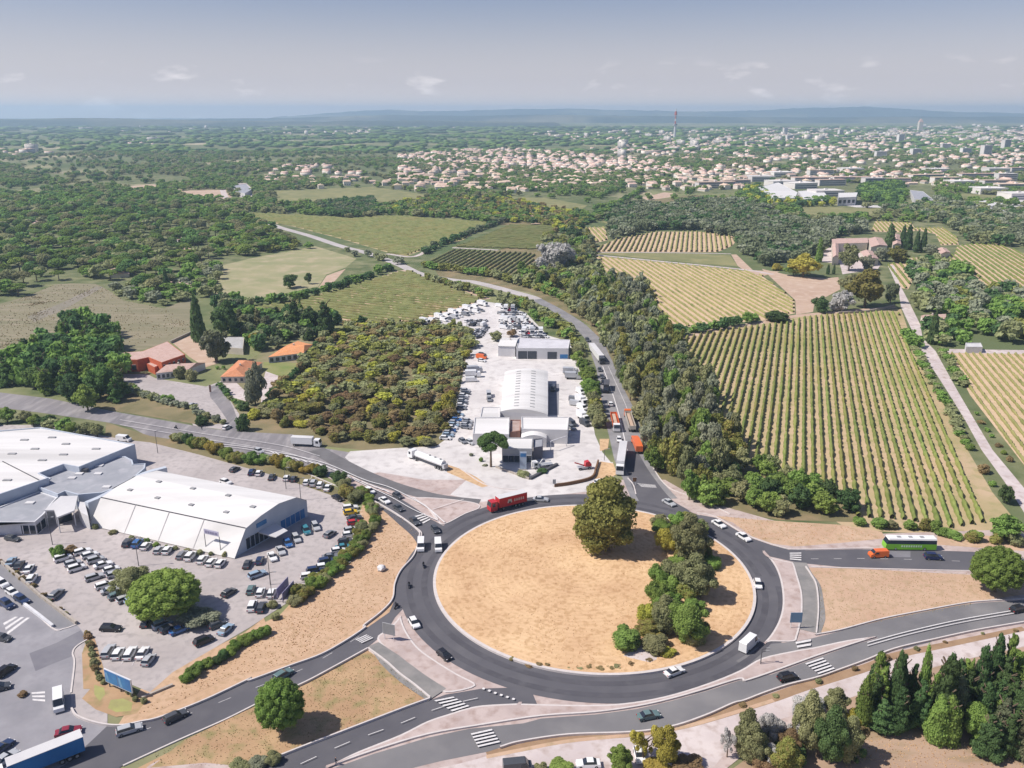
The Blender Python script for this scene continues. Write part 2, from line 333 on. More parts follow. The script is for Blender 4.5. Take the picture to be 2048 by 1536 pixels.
# ------------------------------------------------------------------ far hills
M_HILL = mat('wooded hills', (.03, .05, .045), (.05, .07, .06), scale=.003, c3=(.22, .20, .13), scale2=.0008, rough=1)
rngh = np.random.default_rng(4)
def hills(name, x0, x1, y0, depth, hmax, seed, nx=260, ny=14, prof=None):
    r = np.random.default_rng(seed); xs = np.linspace(x0, x1, nx); ys = np.linspace(0, 1, ny)
    rid = np.zeros(nx)
    for k in range(1, 26):
        rid += np.sin(xs / (x1 - x0) * 2 * math.pi * k * 1.3 + r.uniform(0, 6.3)) * r.uniform(.4, 1) / k ** .95
    rid = (rid - rid.min()) / (rid.max() - rid.min())
    if prof: rid = rid * .22 * (np.interp(np.linspace(0, 1, nx), [p[0] for p in prof], [p[1] for p in prof]) > .05) + .78 * np.interp(np.linspace(0, 1, nx), [p[0] for p in prof], [p[1] for p in prof])
    V = []; 
    for j, t in enumerate(ys):
        pr = math.sin(math.pi * min(t, .999) ** .8) ** .8
        V.append(np.stack([xs, np.full(nx, y0 + depth * t) + rngh.normal(0, depth * .02, nx), np.maximum(hmax * rid * pr + rngh.normal(0, hmax * .02, nx), 0) - 2], 1))
    V = np.concatenate(V); I, J = np.meshgrid(np.arange(ny - 1), np.arange(nx - 1), indexing='ij'); a = (I * nx + J).ravel()
    o = bpy.data.objects.new(name, np_mesh(name, V, F4=np.stack([a, a + 1, a + nx + 1, a + nx], 1), mats=[M_HILL], smooth=True)); COL.objects.link(o); o['kind'] = 'structure'
hills('near_hills', -5600, 400, 7000, 2600, 66, 3, prof=[(0, .9), (.2, .9), (.3, .95), (.36, .75), (.5, .6), (.65, .5), (.8, .7), (1, .3)])
hills('middle_hills', -4200, 9500, 9600, 2600, 98, 8, prof=[(0, .3), (.14, .6), (.2, .85), (.27, .7), (.35, .9), (.45, .8), (.6, .7), (.75, .75), (1, .6)])
hills('far_hills', -7500, 14000, 13800, 3300, 214, 11, prof=[(0, 0), (.16, .0), (.2, .42), (.25, .8), (.29, .62), (.34, .74), (.4, .76), (.47, .62), (.53, .58), (.59, .88), (.62, 1), (.65, .92), (.69, .62), (.75, .5), (1, .3)])

# ------------------------------------------------------------------ fields
VF = {}
def field(key, name, s, m, sm=0): VF[key] = pts(s); return sheet(name, VF[key], m, sm)
field('mead', 'meadow', 'K -500,1010 0,905 200,850 400,765 520,755 700,760 800,810 900,880 1200,940 1380,870 1440,900 1420,1090 1300,1150 1200,1200 1000,1250 830,1260 560,1330 300,1400 0,1450 -500,1500', M_MEADOW)
sheet('bare_yard', pts('K 1260,1190 1400,1130 1460,1200 1600,1340 1500,1370 1380,1290'), M_BARE)
field('L5', 'vineyard_soil', 'L -20,945 400,865 900,725 1050,680 1180,665 1260,705 1700,875 1680,895 1240,1030 850,1065 600,1000 400,965 100,965', M_SOIL)
field('L6', 'vineyard_soil', 'L 0,575 480,485 780,575 700,640 560,690 500,780 200,840 -200,900 -330,800 -270,640', mat('rough pasture', (.34, .31, .18), (.25, .26, .13), scale=.03, c3=(.42, .35, .23), scale2=.08))
field('L7', 'vineyard_soil', 'L 20,240 550,270 750,282 950,265 1100,265 1500,295 1750,315 1560,440 1300,500 1150,555 1020,535 700,440 300,335 0,290', M_SOILG)
field('L8', 'green_field', 'L 190,80 900,50 1300,110 1250,170 960,190 500,185 180,180', M_FIELDG)
field('L9', 'vineyard_soil', 'L 1900,332 M 380,337 400,390 285,512 L 1480,490 1560,470', M_FIELDG)
field('M1', 'vineyard_soil', 'L 1500,510 2048,535 M 255,548 230,650 350,790 200,800 L 1700,700 1290,610', M_SOILG)
field('M2', 'vineyard_soil', 'M 620,347 768,347 790,440 700,460', M_SOIL)
field('M3', 'vineyard_soil', 'M 860,430 1150,378 1450,378 1750,412 1700,480 1590,528 1230,528 700,526 720,490', M_SOIL)
field('M4', 'green_field', 'M 680,532 1230,537 1680,547 1740,632 1200,588 800,545', M_FIELDG)
field('M5', 'green_field', 'M 0,120 330,130 640,185 560,240 400,230 0,170', M_FIELDG)
field('M6', 'green_field', 'M 740,300 860,210 1000,150 1180,175 900,215 800,330', M_FIELDG)
sheet('bare_slope', pts('M 1040,130 1200,90 1300,100 1250,125 1080,150'), M_BARE)
sheet('scrub_slope', pts('M 880,200 1100,150 1400,110 1800,120 1750,180 1400,190 1200,300 1000,260'), M_SCRUB)
sheet('scrub_slope', pts('M 0,160 400,230 560,250 380,330 0,330'), M_SCRUB)
sheet('bare_slope', pts('M 200,260 250,215 310,220 290,320 230,330'), M_BARE)
field('V2', 'vineyard_soil', 'M 665,555 1150,600 1800,665 N 130,700 370,880 372,975 130,1030 M 1900,1020 1640,1060 1500,1090 1290,1060 1120,990 1060,850 830,800 720,770', M_SOIL)
sheet('bare_soil', pts('N 130,650 300,690 600,720 690,710 705,800 515,900 505,965 380,985 375,880'), M_BARE)
sheet('dirt_track', pts('M 1690,545 1730,545 1850,660 2048,670 N 130,705 0,670 M 1800,670 1740,630'), M_BARE)
VF['V1'] = pts('f 1353,679 1410,666 1492,655 1560,647 1625,633 1761,624 1797,627 1816,688 1857,780 1915,900 1955,985 1982,1030 1975,1050 1900,1062 1810,1045 1715,1040 1700,1012 1600,965 1500,925 1440,850 1405,780 1385,720')
sheet('vineyard_soil', pts('f 1350,675 1410,662 1492,650 1560,642 1625,628 1761,620 1802,618 1826,688 1872,780 1935,900 1985,985 2030,1040 2048,1070 1990,1075 1900,1070 1700,1060 1600,1000 1490,950 1430,860 1380,740'), mat('striped vineyard soil', (.36, .30, .15), (.50, .37, .24), scale=0.012, c3=(.33, .29, .14), scale2=0.25, lo=.42, hi=.58))
field('V3', 'vineyard_soil', 'N 1050,622 1210,572 1540,547 1560,482 1740,462 1850,462 2048,540 2400,620 2400,900 2048,800 1800,780 1640,700 1500,650 1280,650 1200,800 1150,790', M_SOIL)
field('V5', 'vineyard_soil', 'N 930,375 960,302 1220,312 1250,350 1450,352 1560,420 1570,475 1440,478 1400,395 1280,370 1100,385', M_SOIL)
field('N6', 'green_field', 'N 380,190 900,205 1200,215 1000,260 740,270 420,280', M_FIELDG)
field('V4', 'vineyard_soil', 'f 1897,706 2048,708 2300,712 2300,1060 2140,1000 2048,930 1990,855 1940,790', M_SOIL)
field('N7', 'green_field', 'N 1480,95 2300,130 2300,170 1600,155', M_FIELDG)
strip('dirt_track', pts('L 1270,690 1500,775 1740,872'), 4.5, M_BARE)
strip('dirt_track', pts('L 1180,655 1080,675 980,710'), 6, M_BARE)
strip('dirt_track', pts('L 1480,495 2048,527 M 270,545'), 4, M_GRAVEL)
strip('dirt_track', pts('M 665,545 1100,588 1750,652 2000,690'), 4, M_GRAVEL)
strip('dirt_track', pts('M 700,530 1230,532 1690,540'), 2.5, M_GRAVEL)
strip('dirt_track', pts('M 250,660 300,700 370,780'), 5, M_BARE)
strip('dirt_track', pts('M 1290,1160 1640,1085 1900,1045 N 380,995 700,965 1100,930'), 5, M_BARE)
strip('dirt_track', pts('L 1000,540 1200,560 1330,490'), 4, M_GRAVEL)
strip('dirt_track', pts('N 1480,1250 1800,1255 2300,1262'), 7, M_GRAVEL)
strip('dirt_track', pts('K 1340,470 1370,510 1400,570'), 6, M_BARE)
sheet('bare_patch', pts('K 1260,80 1650,70 1700,120 1640,165 1400,140'), M_BARE)
sheet('bare_patch', pts('K 820,60 1130,30 1150,60 1000,80'), M_BARE)
sheet('concrete_yard', pts('K 1690,30 1800,20 1860,80 1850,150 1760,160 1740,60'), M_GRAVEL)
sheet('concrete_yard', pts('L 60,80 150,80 180,110 100,180 20,170'), M_GRAVEL)
sheet('bare_patch', pts('L 560,700 700,650 620,740 500,790'), M_BARE)
sheet('bare_patch', pts('K 200,1000 450,900 700,780 760,780 500,930 250,1040'), mat('ploughed', (.26, .23, .19), (.22, .20, .15), scale=.05))
# commercial strip far right
sheet('car_park', pts('N 1560,160 2300,130 2300,260 1900,240 1650,210'), M_APRON)
sheet('street', pts('N 700,180 1200,190 1230,205 820,200'), M_APRON)
# farmhouse court and lanes
sheet('farm_court', pts('N 560,530 650,480 950,560 1000,620 980,650 720,690 700,610 560,600'), M_GRAVEL)
sheet('lane', pts('f 1775,530 1797,579 1802,614 1824,661 1835,688 1860,729 1893,780 1930,840 1963,900 2010,965 2048,1025 2100,1110 2160,1080 2048,976 1985,900 1955,850 1914,780 1871,702 1845,676 1841,650 1819,606 1800,570 1788,530'), M_GRAVEL)
# ------------------------------------------------------------------ built-up ground
sheet('scrub_ground', pts('f 470,850 560,750 640,690 700,650 840,648 880,640 950,660 960,700 930,780 910,850 895,895 780,905 640,892 500,862'), M_SCRUB)
sheet('scrub_ground', pts('f 1060,480 1180,480 1200,570 1310,590 1340,680 1400,760 1440,850 1500,920 1700,1000 1720,1045 1560,1040 1430,1020 1320,985 1280,900 1230,760 1180,650 1060,585 880,555 870,540'), M_SCRUB)
sheet('garden_ground', pts('J 880,560 1000,520 1180,350 1500,200 1660,240 1640,330 1250,650 1100,830 1020,640'), mat('garden', (.19, .18, .09), (.33, .27, .18), scale=.06, c3=(.14, .17, .06), scale2=.12))
sheet('house_court', pts('J 160,470 420,470 480,500 850,560 960,520 960,560 1090,760 1100,890 760,850 700,760 500,700 300,640 200,560'), M_LOT)
sheet('gravel_drive', pts('J 1250,620 1260,540 1290,430 1400,400 1430,500 1340,600 1250,680'), M_GRAVEL)
sheet('gravel_drive', pts('J 960,540 1000,520 1060,520 1140,600 1150,670 1040,640'), M_GRAVEL)
sheet('lawn', pts('J 1270,380 1560,390 1540,450 1430,500 1260,440'), mat('lawn', (.18, .22, .07), (.28, .27, .12), scale=.1))
sheet('road', pts('f -120,765 0,785 100,797 221,822 317,839 426,858 475,863 585,869 645,896 700,905 800,897 885,895 940,940 1060,960 1060,1010 935,1010 850,1065 835,1085 822,1050 794,1029 742,1000 700,975 645,950 535,915 426,896 298,874 262,855 215,845 100,828 -120,800'), M_ASPH_OLD)
sheet('side_road', pts('J 960,540 1050,720 1090,830 1100,890 960,880 990,840 1000,800 930,700 880,640 870,560'), M_ASPH_OLD)
sheet('verge', pts('f 212,845 300,872 430,893 560,930 650,960 700,1000 680,1010 540,950 400,915 270,890 210,880'), M_SCRUB)
sheet('verge', pts('J 0,520 300,600 700,690 950,830 860,850 500,790 150,735 0,700'), M_SCRUB)
sheet('dry_verge', pts('f 205,1500 290,1365 420,1300 560,1230 700,1080 725,1010 690,975 780,1010 850,1090 800,1180 820,1240 700,1330 500,1400 330,1440 215,1470'), M_VERGE)
sheet('dry_field', pts('f 735,1290 860,1400 640,1500 500,1560 230,1560 600,1370'), M_DRY2)
sheet('parking_lot', pts('f -250,850 100,850 250,880 300,885 400,910 560,955 660,990 700,1015 722,1040 717,1080 695,1130 650,1160 600,1190 545,1225 500,1255 345,1345 300,1385 215,1350 215,1500 150,1700 -250,1700'), M_LOT)
sheet('yard_concrete', pts('f 838,648 880,628 962,602 1003,608 1052,626 1095,671 1140,684 1160,744 1178,800 1190,870 1205,905 1226,930 1220,975 1180,985 1060,992 1000,1000 940,1008 880,1000 790,985 720,945 690,915 700,903 800,896 872,893 890,880 912,830 920,780 935,700 955,660 930,652'), M_APRON)
sheet('street', pts('B -400,-60 0,90 390,512 560,488 650,590 535,680 550,760 520,1000 520,1110 560,1165 650,1205 780,1232 900,1238 1030,1212 1180,1177 1500,1052 1890,1060 1640,1180 1300,1330 860,1536 700,1900 -500,1900'), M_STREET)
sheet('asphalt_patch', pts('B 215,700 420,620 590,530 640,600 540,660 530,720 400,770 260,830'), mat('asphalt patch', (.17, .165, .19), (.21, .205, .225), scale=.2))
sheet('ramp', pts('B -300,-180 0,35 300,290 560,485 520,510 390,515 200,340 0,160 -300,-60'), mat('ramp asphalt', (.20, .20, .215), (.25, .245, .26), scale=.1))
sheet('pavement', pts('f 655,955 760,945 850,960 940,960 1060,975 1180,960 1222,930 1230,960 1330,960 1400,1000 1560,1045 1700,1070 2300,1050 2300,1290 1950,1320 1500,1500 1250,1700 100,1700 300,1530 520,1420 700,1300 790,1235 790,1180 835,1090 790,1030'), M_PAVE)
sheet('yard_concrete', pts('f 950,945 1226,925 1222,972 1180,983 1100,992 1045,1000 960,1004 900,990'), M_APRON)
sheet('gravel_track', pts('G -1500,1450 -300,1200 0,1120 500,1040 1000,985 1350,930 1750,800 H 0,790 500,640 900,495 1100,410 1500,315 2048,205 2600,120 2600,260 2048,340 1500,460 1100,560 860,690 500,800 0,960 G 1500,1300 1200,1536 -1500,1750'), M_GRAVEL)
sheet('dry_ground', pts('H 100,1100 500,820 860,690 1100,575 1500,465 2048,345 2700,250 2700,2000 -400,2000 -300,1400'), mat('dry earth', (.36, .25, .18), (.44, .31, .225), scale=.06, c3=(.27, .21, .12), scale2=.2, aniso=(R(10), .5, 1.6)))
strip('earth_bank', pts('G -100,1125 150,1075 500,1010 960,975 1300,920 1600,840 2000,715 H 430,640 900,495 1100,410 1500,325 2048,210'), [1.0, 2.0, 2.4, 2.4, 2, 1.5], mat('earth bank', (.36, .24, .15), (.28, .18, .11), scale=.3))
strip('earth_bank', pts('G -100,1150 150,1100 500,1035 960,990 1300,940 1600,860 2000,735'), 0.9, M_DRYPINK)
# dry fields and verges round the roundabout
sheet('dry_verge', pts('C 1250,440 1440,550 1585,665 1600,720 1560,850 1450,960 1405,1060 1395,1170 1320,1255 1000,1470 D 640,310 500,380 300,455 0,540 B 1700,860 1500,960 1180,1110 1080,1170 980,1150 1050,1060 1320,940 1400,860 1720,680 1960,520 1930,440 C 300,1430 560,1330 760,1200 980,1040 1190,800 1290,620 1280,500'), M_VERGE)
sheet('dry_field', pts('D 860,370 1000,470 1100,560 1200,635 1310,722 1120,795 700,955 400,1070 150,1180 40,1229 B 1500,1500 1100,1536 1340,1340 1640,1195 1890,1075 D 370,630 620,500'), M_DRY2)
sheet('dry_field', pts('F 672,745 735,850 750,1000 738,1160 1000,1110 1500,1030 1800,950 2048,915 2500,860 2500,800 2048,772 1700,790 1500,780 1000,752 800,748'), M_DRYPINK)
sheet('dry_field', pts('F 100,418 400,445 900,475 1150,520 1170,560 900,588 600,612 450,592 330,548 210,462'), M_DRYPINK)
sheet('dry_verge', pts('F 1500,520 2048,560 2500,560 2500,700 2048,640 1500,600'), M_DRYPINK)
sheet('dry_patch', pts('I 1465,1255 1560,1270 1590,1350 1540,1370 1420,1385'), M_DRY)
sheet('dry_patch', pts('I 1460,1090 1530,1090 1520,1165 1462,1180'), M_DRY)
sheet('dry_patch', pts('I 1370,700 1445,665 1480,800 1400,850'), M_DRY)
sheet('dry_patch', pts('I 335,1275 430,1305 560,1370 650,1435 600,1445 450,1380 345,1335'), M_DRY)
sheet('garden_bed', pts('B 600,700 650,560 690,580 770,850 800,860 960,960 1060,1060 1000,1140 850,1165 700,1110 600,1030 660,960 610,960'), M_DRY2)
sheet('garden_lawn', pts('B 810,1040 900,1030 970,1060 960,1120 850,1130 790,1100'), mat('weedy lawn', (.36, .36, .13), (.30, .28, .12), scale=.3))
sheet('garden_lawn', pts('B 690,930 760,950 770,1000 730,1050 690,1000'), MATS['weedy lawn'])

# ------------------------------------------------------------------ asphalt roads
CX, CY, RI, RO = 19.9, 185.6, 39.4, 47.6
def circ(r, n=120, cx=CX, cy=CY, a0=0, a1=360): return [(cx + r * math.cos(R(a0 + (a1 - a0) * i / n)), cy + r * math.sin(R(a0 + (a1 - a0) * i / n))) for i in range(n)]
sheet('roundabout_road', circ(RO), M_ASPH)
sheet('road', pts('f 2200,1120 F 2500,700 2048,688 1720,645 1500,638 1150,632 1000,628 700,635 560,632 450,602 330,560 250,520 100,430 0,412 -50,430 -50,520 250,640 430,672 560,702 640,717 900,742 1500,757 2048,767 2500,800'), M_ASPH)
sheet('road', pts('H -60,450 130,330 260,318 400,302 500,282 700,232 1000,152 1300,92 1600,37 1750,20 2048,3 2500,-30 2500,120 2048,165 1700,225 1400,290 1100,360 900,440 680,520 530,572 330,622 150,682 0,740 G 1700,762 1500,850 1250,932 960,972 500,990 150,1040 0,1082 D 1750,1110 1400,1180 1200,1229 700,1400 100,1700 -700,1900 -900,1800 -200,1500 500,1275 900,1130 1300,1010 1600,945 2000,905 G 300,870 700,840 1000,800 1250,742 1500,672 1750,592 H 200,548 430,462 600,402 800,332 980,280 960,272 750,300 500,352 380,373 120,430 0,480'), mat('bypass asphalt', (.155, .15, .158), (.20, .195, .20), scale=.04, c3=(.23, .22, .22), scale2=.09))
sheet('road', pts('D 40,1229 400,1085 700,970 1120,808 1320,735 1430,695 1700,650 2048,640 2100,765 1980,762 1700,777 1560,807 1480,832 1300,892 1100,992 800,1112 650,1182 560,1229 200,1400 -400,1650 -900,1650'), M_ASPH)
sheet('road', pts('C 1650,560 1800,640 1780,780 1560,1000 1520,1200 D 1060,130 1020,200 930,292 850,357 620,492 370,622 60,745 0,790 B 1890,1060 1640,1185 1300,1335 900,1520 500,1800 0,1800 500,1500 780,1236 1030,1212 1180,1177 1500,1052 1830,897 D 0,602 300,492 520,412 700,312 840,217 1020,92 1050,20 C 1410,1170 1430,1060 1470,960 1570,850 1600,720 1590,665 1560,640'), M_ASPH)
strip('road', pts('f 1073,599 1114,621 1153,646 1172,664 1190,684 1201,711 1213,740 1222,773 1234,808 1243,839 1256,883 1266,923 1283,959 1310,1000'), [7, 7, 7, 7.5, 8, 8.5, 9, 10, 11.5, 12.5, 12.5, 12, 11.5, 14], mat('road asphalt', (.20, .195, .205), (.28, .27, .275), scale=.15))
strip('road', pts('f 520,440 560,455 620,472 680,492 740,508 800,530 840,548 905,560 951,565 1047,590 1073,599'), 8, mat('pale road', (.40, .37, .36), (.50, .46, .45), scale=.1))
strip('road', pts('f 445,380 455,400 480,420 520,440'), 8, M_GRAVEL)
strip('road', pts('f 1256,883 1268,923 1284,959 1312,1003 1345,1030'), [3, 6, 8, 10, 12], M_ASPH)
strip('dark_lane', pts('C 850,70 1100,210 1300,300 1500,365 1750,425 2048,452'), [5.5, 6, 6, 5, 4.5, 3], mat('dark lane', (.13, .125, .13), (.17, .165, .17), scale=.2))
strip('dark_lane', pts('C 1230,370 1400,470 1560,590 1680,700 1720,820'), [4, 8, 9, 9, 8], M_ASPH)
for r_ in (41.6, 45.2): strip('worn_lane', circ(r_, 60), 1.5, mat('worn asphalt', (.075, .073, .085), (.098, .095, .108), scale=.08, c3=(.11, .107, .118), scale2=.3), smooth_n=0)
# NW splitter island and marks
island('traffic_island', pts('C 1500,425 1640,480 1730,590 1790,620 1940,545 2040,505 2030,470 1900,445 1680,425'), M_PAVE)
island('traffic_island', pts('D 1103,120 1118,180 1160,265 1240,365 1380,465 1510,545 1650,632 1430,682 1320,605 1190,515 1070,430 930,290 1020,215'), M_PAVE)
strip('footpath', pts('D 905,330 1020,440 1130,535 1230,610 1370,700'), [2.4, 4.5, 5, 5, 5], mat('footpath asphalt', (.20, .195, .19), (.27, .255, .245), scale=.3))
strip('footpath', pts('F 622,712 645,780 680,850 690,950 690,1050 670,1145'), [4.0, 5, 6, 6.5, 7, 6], MATS['footpath asphalt'])
island('traffic_island', pts('F 395,640 440,682 560,712 590,722 615,800 643,900 648,1000 640,1080 615,1180 590,1215 450,1215 400,1232 450,1170 495,1090 520,1000 520,900 500,800 460,715'), M_PAVE)
island('traffic_island', pts('H 970,276 800,330 600,396 430,456 200,540 10,602 G 1750,588 1500,664 1250,735 1000,790 700,832 300,860 D 1700,925 1300,995 900,1115 560,1235 650,1190 800,1118 1100,998 1300,898 1480,838 1560,812 1700,783 1980,768 G 150,770 600,780 900,768 1200,718 1500,628 1750,528 H 130,436 380,380 500,360 750,306'), M_PAVE)
for s_ in ('F 1180,640 1330,642 1330,680 1180,678', 'H 1150,330 1350,285 1370,310 1160,362'): sheet('asphalt_patch', pts(s_), MATS['asphalt patch'])
# kerbs
for nm, s in (('kerb', 'C 1250,440 1440,550 1590,662 1602,720 1565,850 1470,960 1425,1060 1408,1170 1330,1262 1200,1365 D 840,212 700,307 520,407 300,488 0,598 B 1830,893 1500,1048 1180,1173 1030,1208 900,1234 780,1230 650,1200 560,1160 525,1110'),
              ('kerb', 'D 862,363 620,497 370,628 60,752'), ('kerb', 'B 1890,1064 1640,1189 1300,1339 900,1524'),
              ('kerb', 'D 40,1222 400,1078 700,963 1120,801 1318,729'), ('kerb', 'D 866,362 1000,462 1100,552 1200,626 1318,724'),
              ('kerb', 'F 668,742 700,790 735,860 748,1000 735,1165'), ('kerb', 'F 700,740 900,748 1500,763 2048,773 2400,800'),
              ('kerb', 'H 520,260 700,226 1000,146 1300,86 1600,31 1750,14 2048,-3'), ('kerb', 'F -20,398 100,425 250,515 330,555 450,597 560,628 700,631 1000,624 1150,628'),
              ('kerb', 'H 2048,170 1700,230 1400,295 1100,366 900,446 680,526 530,578 330,628 150,688 0,746 G 1700,768 1500,856 1250,938 960,978 500,996 150,1046 0,1088'),
              ('kerb', 'E 1300,280 1340,330 1360,400'), ('kerb', 'E 1410,40 1500,230 1600,350 1750,410 1900,470 2048,545'),
              ('kerb', 'C 0,62 300,110 540,170 700,215 980,330 1240,440'), ('kerb', 'I 440,1310 640,1432 900,1470'),
              ('kerb', 'B 650,592 560,650 532,700 545,770 520,990'), ('kerb', 'B 0,165 200,345 388,518 470,520 560,490')):
    kerb(nm, pts(s), 0.32, 0.13)
# the central island
island('roundabout_island', circ(RI), M_KERB, h=0.15, inset=0.3, smooth_n=0)
M_ISL = bpy.data.materials.new('mown dry grass'); M_ISL.use_nodes = True; nt = M_ISL.node_tree; b = nt.nodes['Principled BSDF']; b.inputs['Roughness'].default_value = .95; b.inputs['Specular IOR Level'].default_value = .1
g = nt.nodes.new('ShaderNodeNewGeometry'); mm = nt.nodes.new('ShaderNodeMapping'); mm.inputs['Location'].default_value = (-CX + 2, -CY - 2, 0); nt.links.new(g.outputs['Position'], mm.inputs[0])
wv = nt.nodes.new('ShaderNodeTexWave'); wv.wave_type = 'RINGS'; wv.rings_direction = 'Z'; wv.inputs['Scale'].default_value = .22; wv.inputs['Distortion'].default_value = 11; wv.inputs['Detail'].default_value = 4; wv.inputs['Detail Scale'].default_value = .15; nt.links.new(mm.outputs[0], wv.inputs['Vector'])
nn = nt.nodes.new('ShaderNodeTexNoise'); nn.inputs['Scale'].default_value = .06; nn.inputs['Detail'].default_value = 6; nt.links.new(g.outputs['Position'], nn.inputs['Vector'])
n2 = nt.nodes.new('ShaderNodeTexNoise'); n2.inputs['Scale'].default_value = .9; n2.inputs['Detail'].default_value = 5; nt.links.new(g.outputs['Position'], n2.inputs['Vector'])
ra = nt.nodes.new('ShaderNodeValToRGB'); ra.color_ramp.elements[0].position = .35; ra.color_ramp.elements[0].color = (.57, .37, .215, 1); ra.color_ramp.elements[1].position = .68; ra.color_ramp.elements[1].color = (.72, .505, .30, 1); nt.links.new(nn.outputs[0], ra.inputs[0])
rb = nt.nodes.new('ShaderNodeValToRGB'); rb.color_ramp.elements[0].color = (.88, .85, .83, 1); rb.color_ramp.elements[1].color = (1, 1, 1, 1); nt.links.new(wv.outputs[0], rb.inputs[0])
rc = nt.nodes.new('ShaderNodeValToRGB'); rc.color_ramp.elements[0].position = .38; rc.color_ramp.elements[0].color = (.72, .66, .58, 1); rc.color_ramp.elements[1].position = .5; rc.color_ramp.elements[1].color = (1, 1, 1, 1); nt.links.new(n2.outputs[0], rc.inputs[0])
m1 = nt.nodes.new('ShaderNodeMixRGB'); m1.blend_type = 'MULTIPLY'; m1.inputs[0].default_value = .5; nt.links.new(ra.outputs[0], m1.inputs[1]); nt.links.new(rb.outputs[0], m1.inputs[2])
m2_ = nt.nodes.new('ShaderNodeMixRGB'); m2_.blend_type = 'MULTIPLY'; m2_.inputs[0].default_value = .65; nt.links.new(m1.outputs[0], m2_.inputs[1]); nt.links.new(rc.outputs[0], m2_.inputs[2]); nt.links.new(m2_.outputs[0], b.inputs['Base Color'])
sheet('dry_grass', circ(RI - .7), M_ISL, z=ISL['roundabout_island'] + .01); REG.append(((CX - 38, CX + 38, CY - 38, CY + 38), circ(RI - .7), ISL['roundabout_island'] + .01))
sheet('gravel_patch', pts('G 900,425 1050,340 1110,310 1150,320 1145,450 1100,475 950,440'), M_GRAVEL, z=ISL['roundabout_island'] + .02)
# ------------------------------------------------------------------ road markings
def zebra(a, b, c, d, n=5, fill=.5):     # a-b top edge, d-c bottom edge; bars run a to b
    mb = MB(); z = maxz([a, b, c, d]) + .006; a, b, c, d = [np.array(p[:2]) for p in (a, b, c, d)]
    for k in range(n):
        t0 = (k + .5 - fill / 2) / n; t1 = (k + .5 + fill / 2) / n
        mb.face([tuple(p) + (z,) for p in (a + (d - a) * t0, b + (c - b) * t0, b + (c - b) * t1, a + (d - a) * t1)])
    o = mb.obj('zebra_crossing', M_PAINT, fix=False); o['kind'] = 'structure'
for s, n in (('D 1340,742 1480,715 1612,792 1488,832', 5), ('D 1612,984 1765,950 1832,1058 1672,1095', 5), ('H 372,312 488,290 488,352 392,368', 2), ('H 440,472 570,428 668,518 550,558', 5),
             ('D 768,300 850,262 905,290 820,328', 4), ('F 566,652 640,650 640,708 568,700', 4), ('E 1368,318 1500,330 1512,352 1400,345', 6), ('C 1560,560 1640,540 1690,590 1640,620', 4),
             ('B 230,980 330,970 330,1060 240,1050', 3), ('B 20,470 100,430 230,440 60,570', 3)):
    zebra(*pts(s), n)
def dashes(ps, w, on, off, m=None):
    P = densify(ps, 8); mb = MB(); z = maxz(P) + .012; acc = 0; seg = []
    L2 = [0]
    for i in range(1, len(P)): L2.append(L2[-1] + np.linalg.norm(P[i] - P[i - 1]))
    def at(s): return np.array([np.interp(s, L2, [p[k] for p in P]) for k in (0, 1)])
    s = 0
    while s + on < L2[-1]:
        a, b = at(s), at(s + on); t = (b - a) / (np.linalg.norm(b - a) + 1e-9); nn_ = np.array([-t[1], t[0]]) * w / 2
        mb.face([tuple(p) + (z,) for p in (a - nn_, b - nn_, b + nn_, a + nn_)]); s += on + off
    if mb.f:
        o = mb.obj('lane_marking', m or M_PAINT, fix=False); o['kind'] = 'structure'
dashes(pts('D 100,1310 340,1225 700,1062 1100,915 1400,795 1740,712'), .14, 3, 3.5)
dashes(pts('D 1700,657 1830,705 1975,752'), .55, .55, .8)
dashes(pts('B 1000,1280 1500,1100 D 0,660 400,500 800,270'), .1, 2.5, 5)
dashes(pts('H 900,345 1300,245 2048,90'), .15, 400, 1) 
strip('lane_marking', pts('H 900,322 1200,240 1600,150 2100,65'), .25, M_PAINT); strip('lane_marking', pts('H 900,345 1200,262 1600,172 2100,85'), .2, M_PAINT)
dashes(pts('F 700,690 1200,690 2048,720'), .12, 2, 4)
for s, w in (('C 0,28 300,55 540,95 700,125 930,185 1200,300 1400,362 1640,490 1790,615', .35), ('C 0,40 300,70 520,110 640,125', .25), ('C 650,130 900,195 1000,240 1200,335 1400,430 1560,520 1740,600', .3),
             ('f 240,842 420,872 560,893 640,915', .2), ('f 240,852 430,884 560,905 640,930', .2), ('C 1560,430 1690,530 1740,590', .25), ('C 1700,520 1930,445', .2),
             ('T 250,420 300,560 350,700 400,870 430,1000 470,1180', .35), ('T 300,420 400,640 470,800 530,980', .15), ('C 1440,960 1600,720', .01)):
    if w > .05: strip('lane_marking', pts(s), w, M_PAINT)
for k in range(16):           # chevrons of the hatched strip
    t = k / 16; P = densify(pts('C 520,100 700,150 930,210 1200,325 1400,400'), 8); i = int(t * (len(P) - 1)); a = P[i]
    mb = MB(); z = maxz([(a[0] - 2, a[1] - 2), (a[0] + 2, a[1] + 2)]) + .006; mb.face([(a[0] - 1.2, a[1] + 1.3, z), (a[0] + 1.4, a[1] - 1.3, z), (a[0] + 2.0, a[1] - 1.3, z), (a[0] - .6, a[1] + 1.3, z)]); o = mb.obj('lane_marking', M_PAINT, fix=False); o['kind'] = 'structure'
for s in ('B 60,250 120,290', 'C 300,960 20,1060'): pass
strip('pavement_edge', pts('C 1440,560 1605,672 1618,720'), .3, M_KERB)
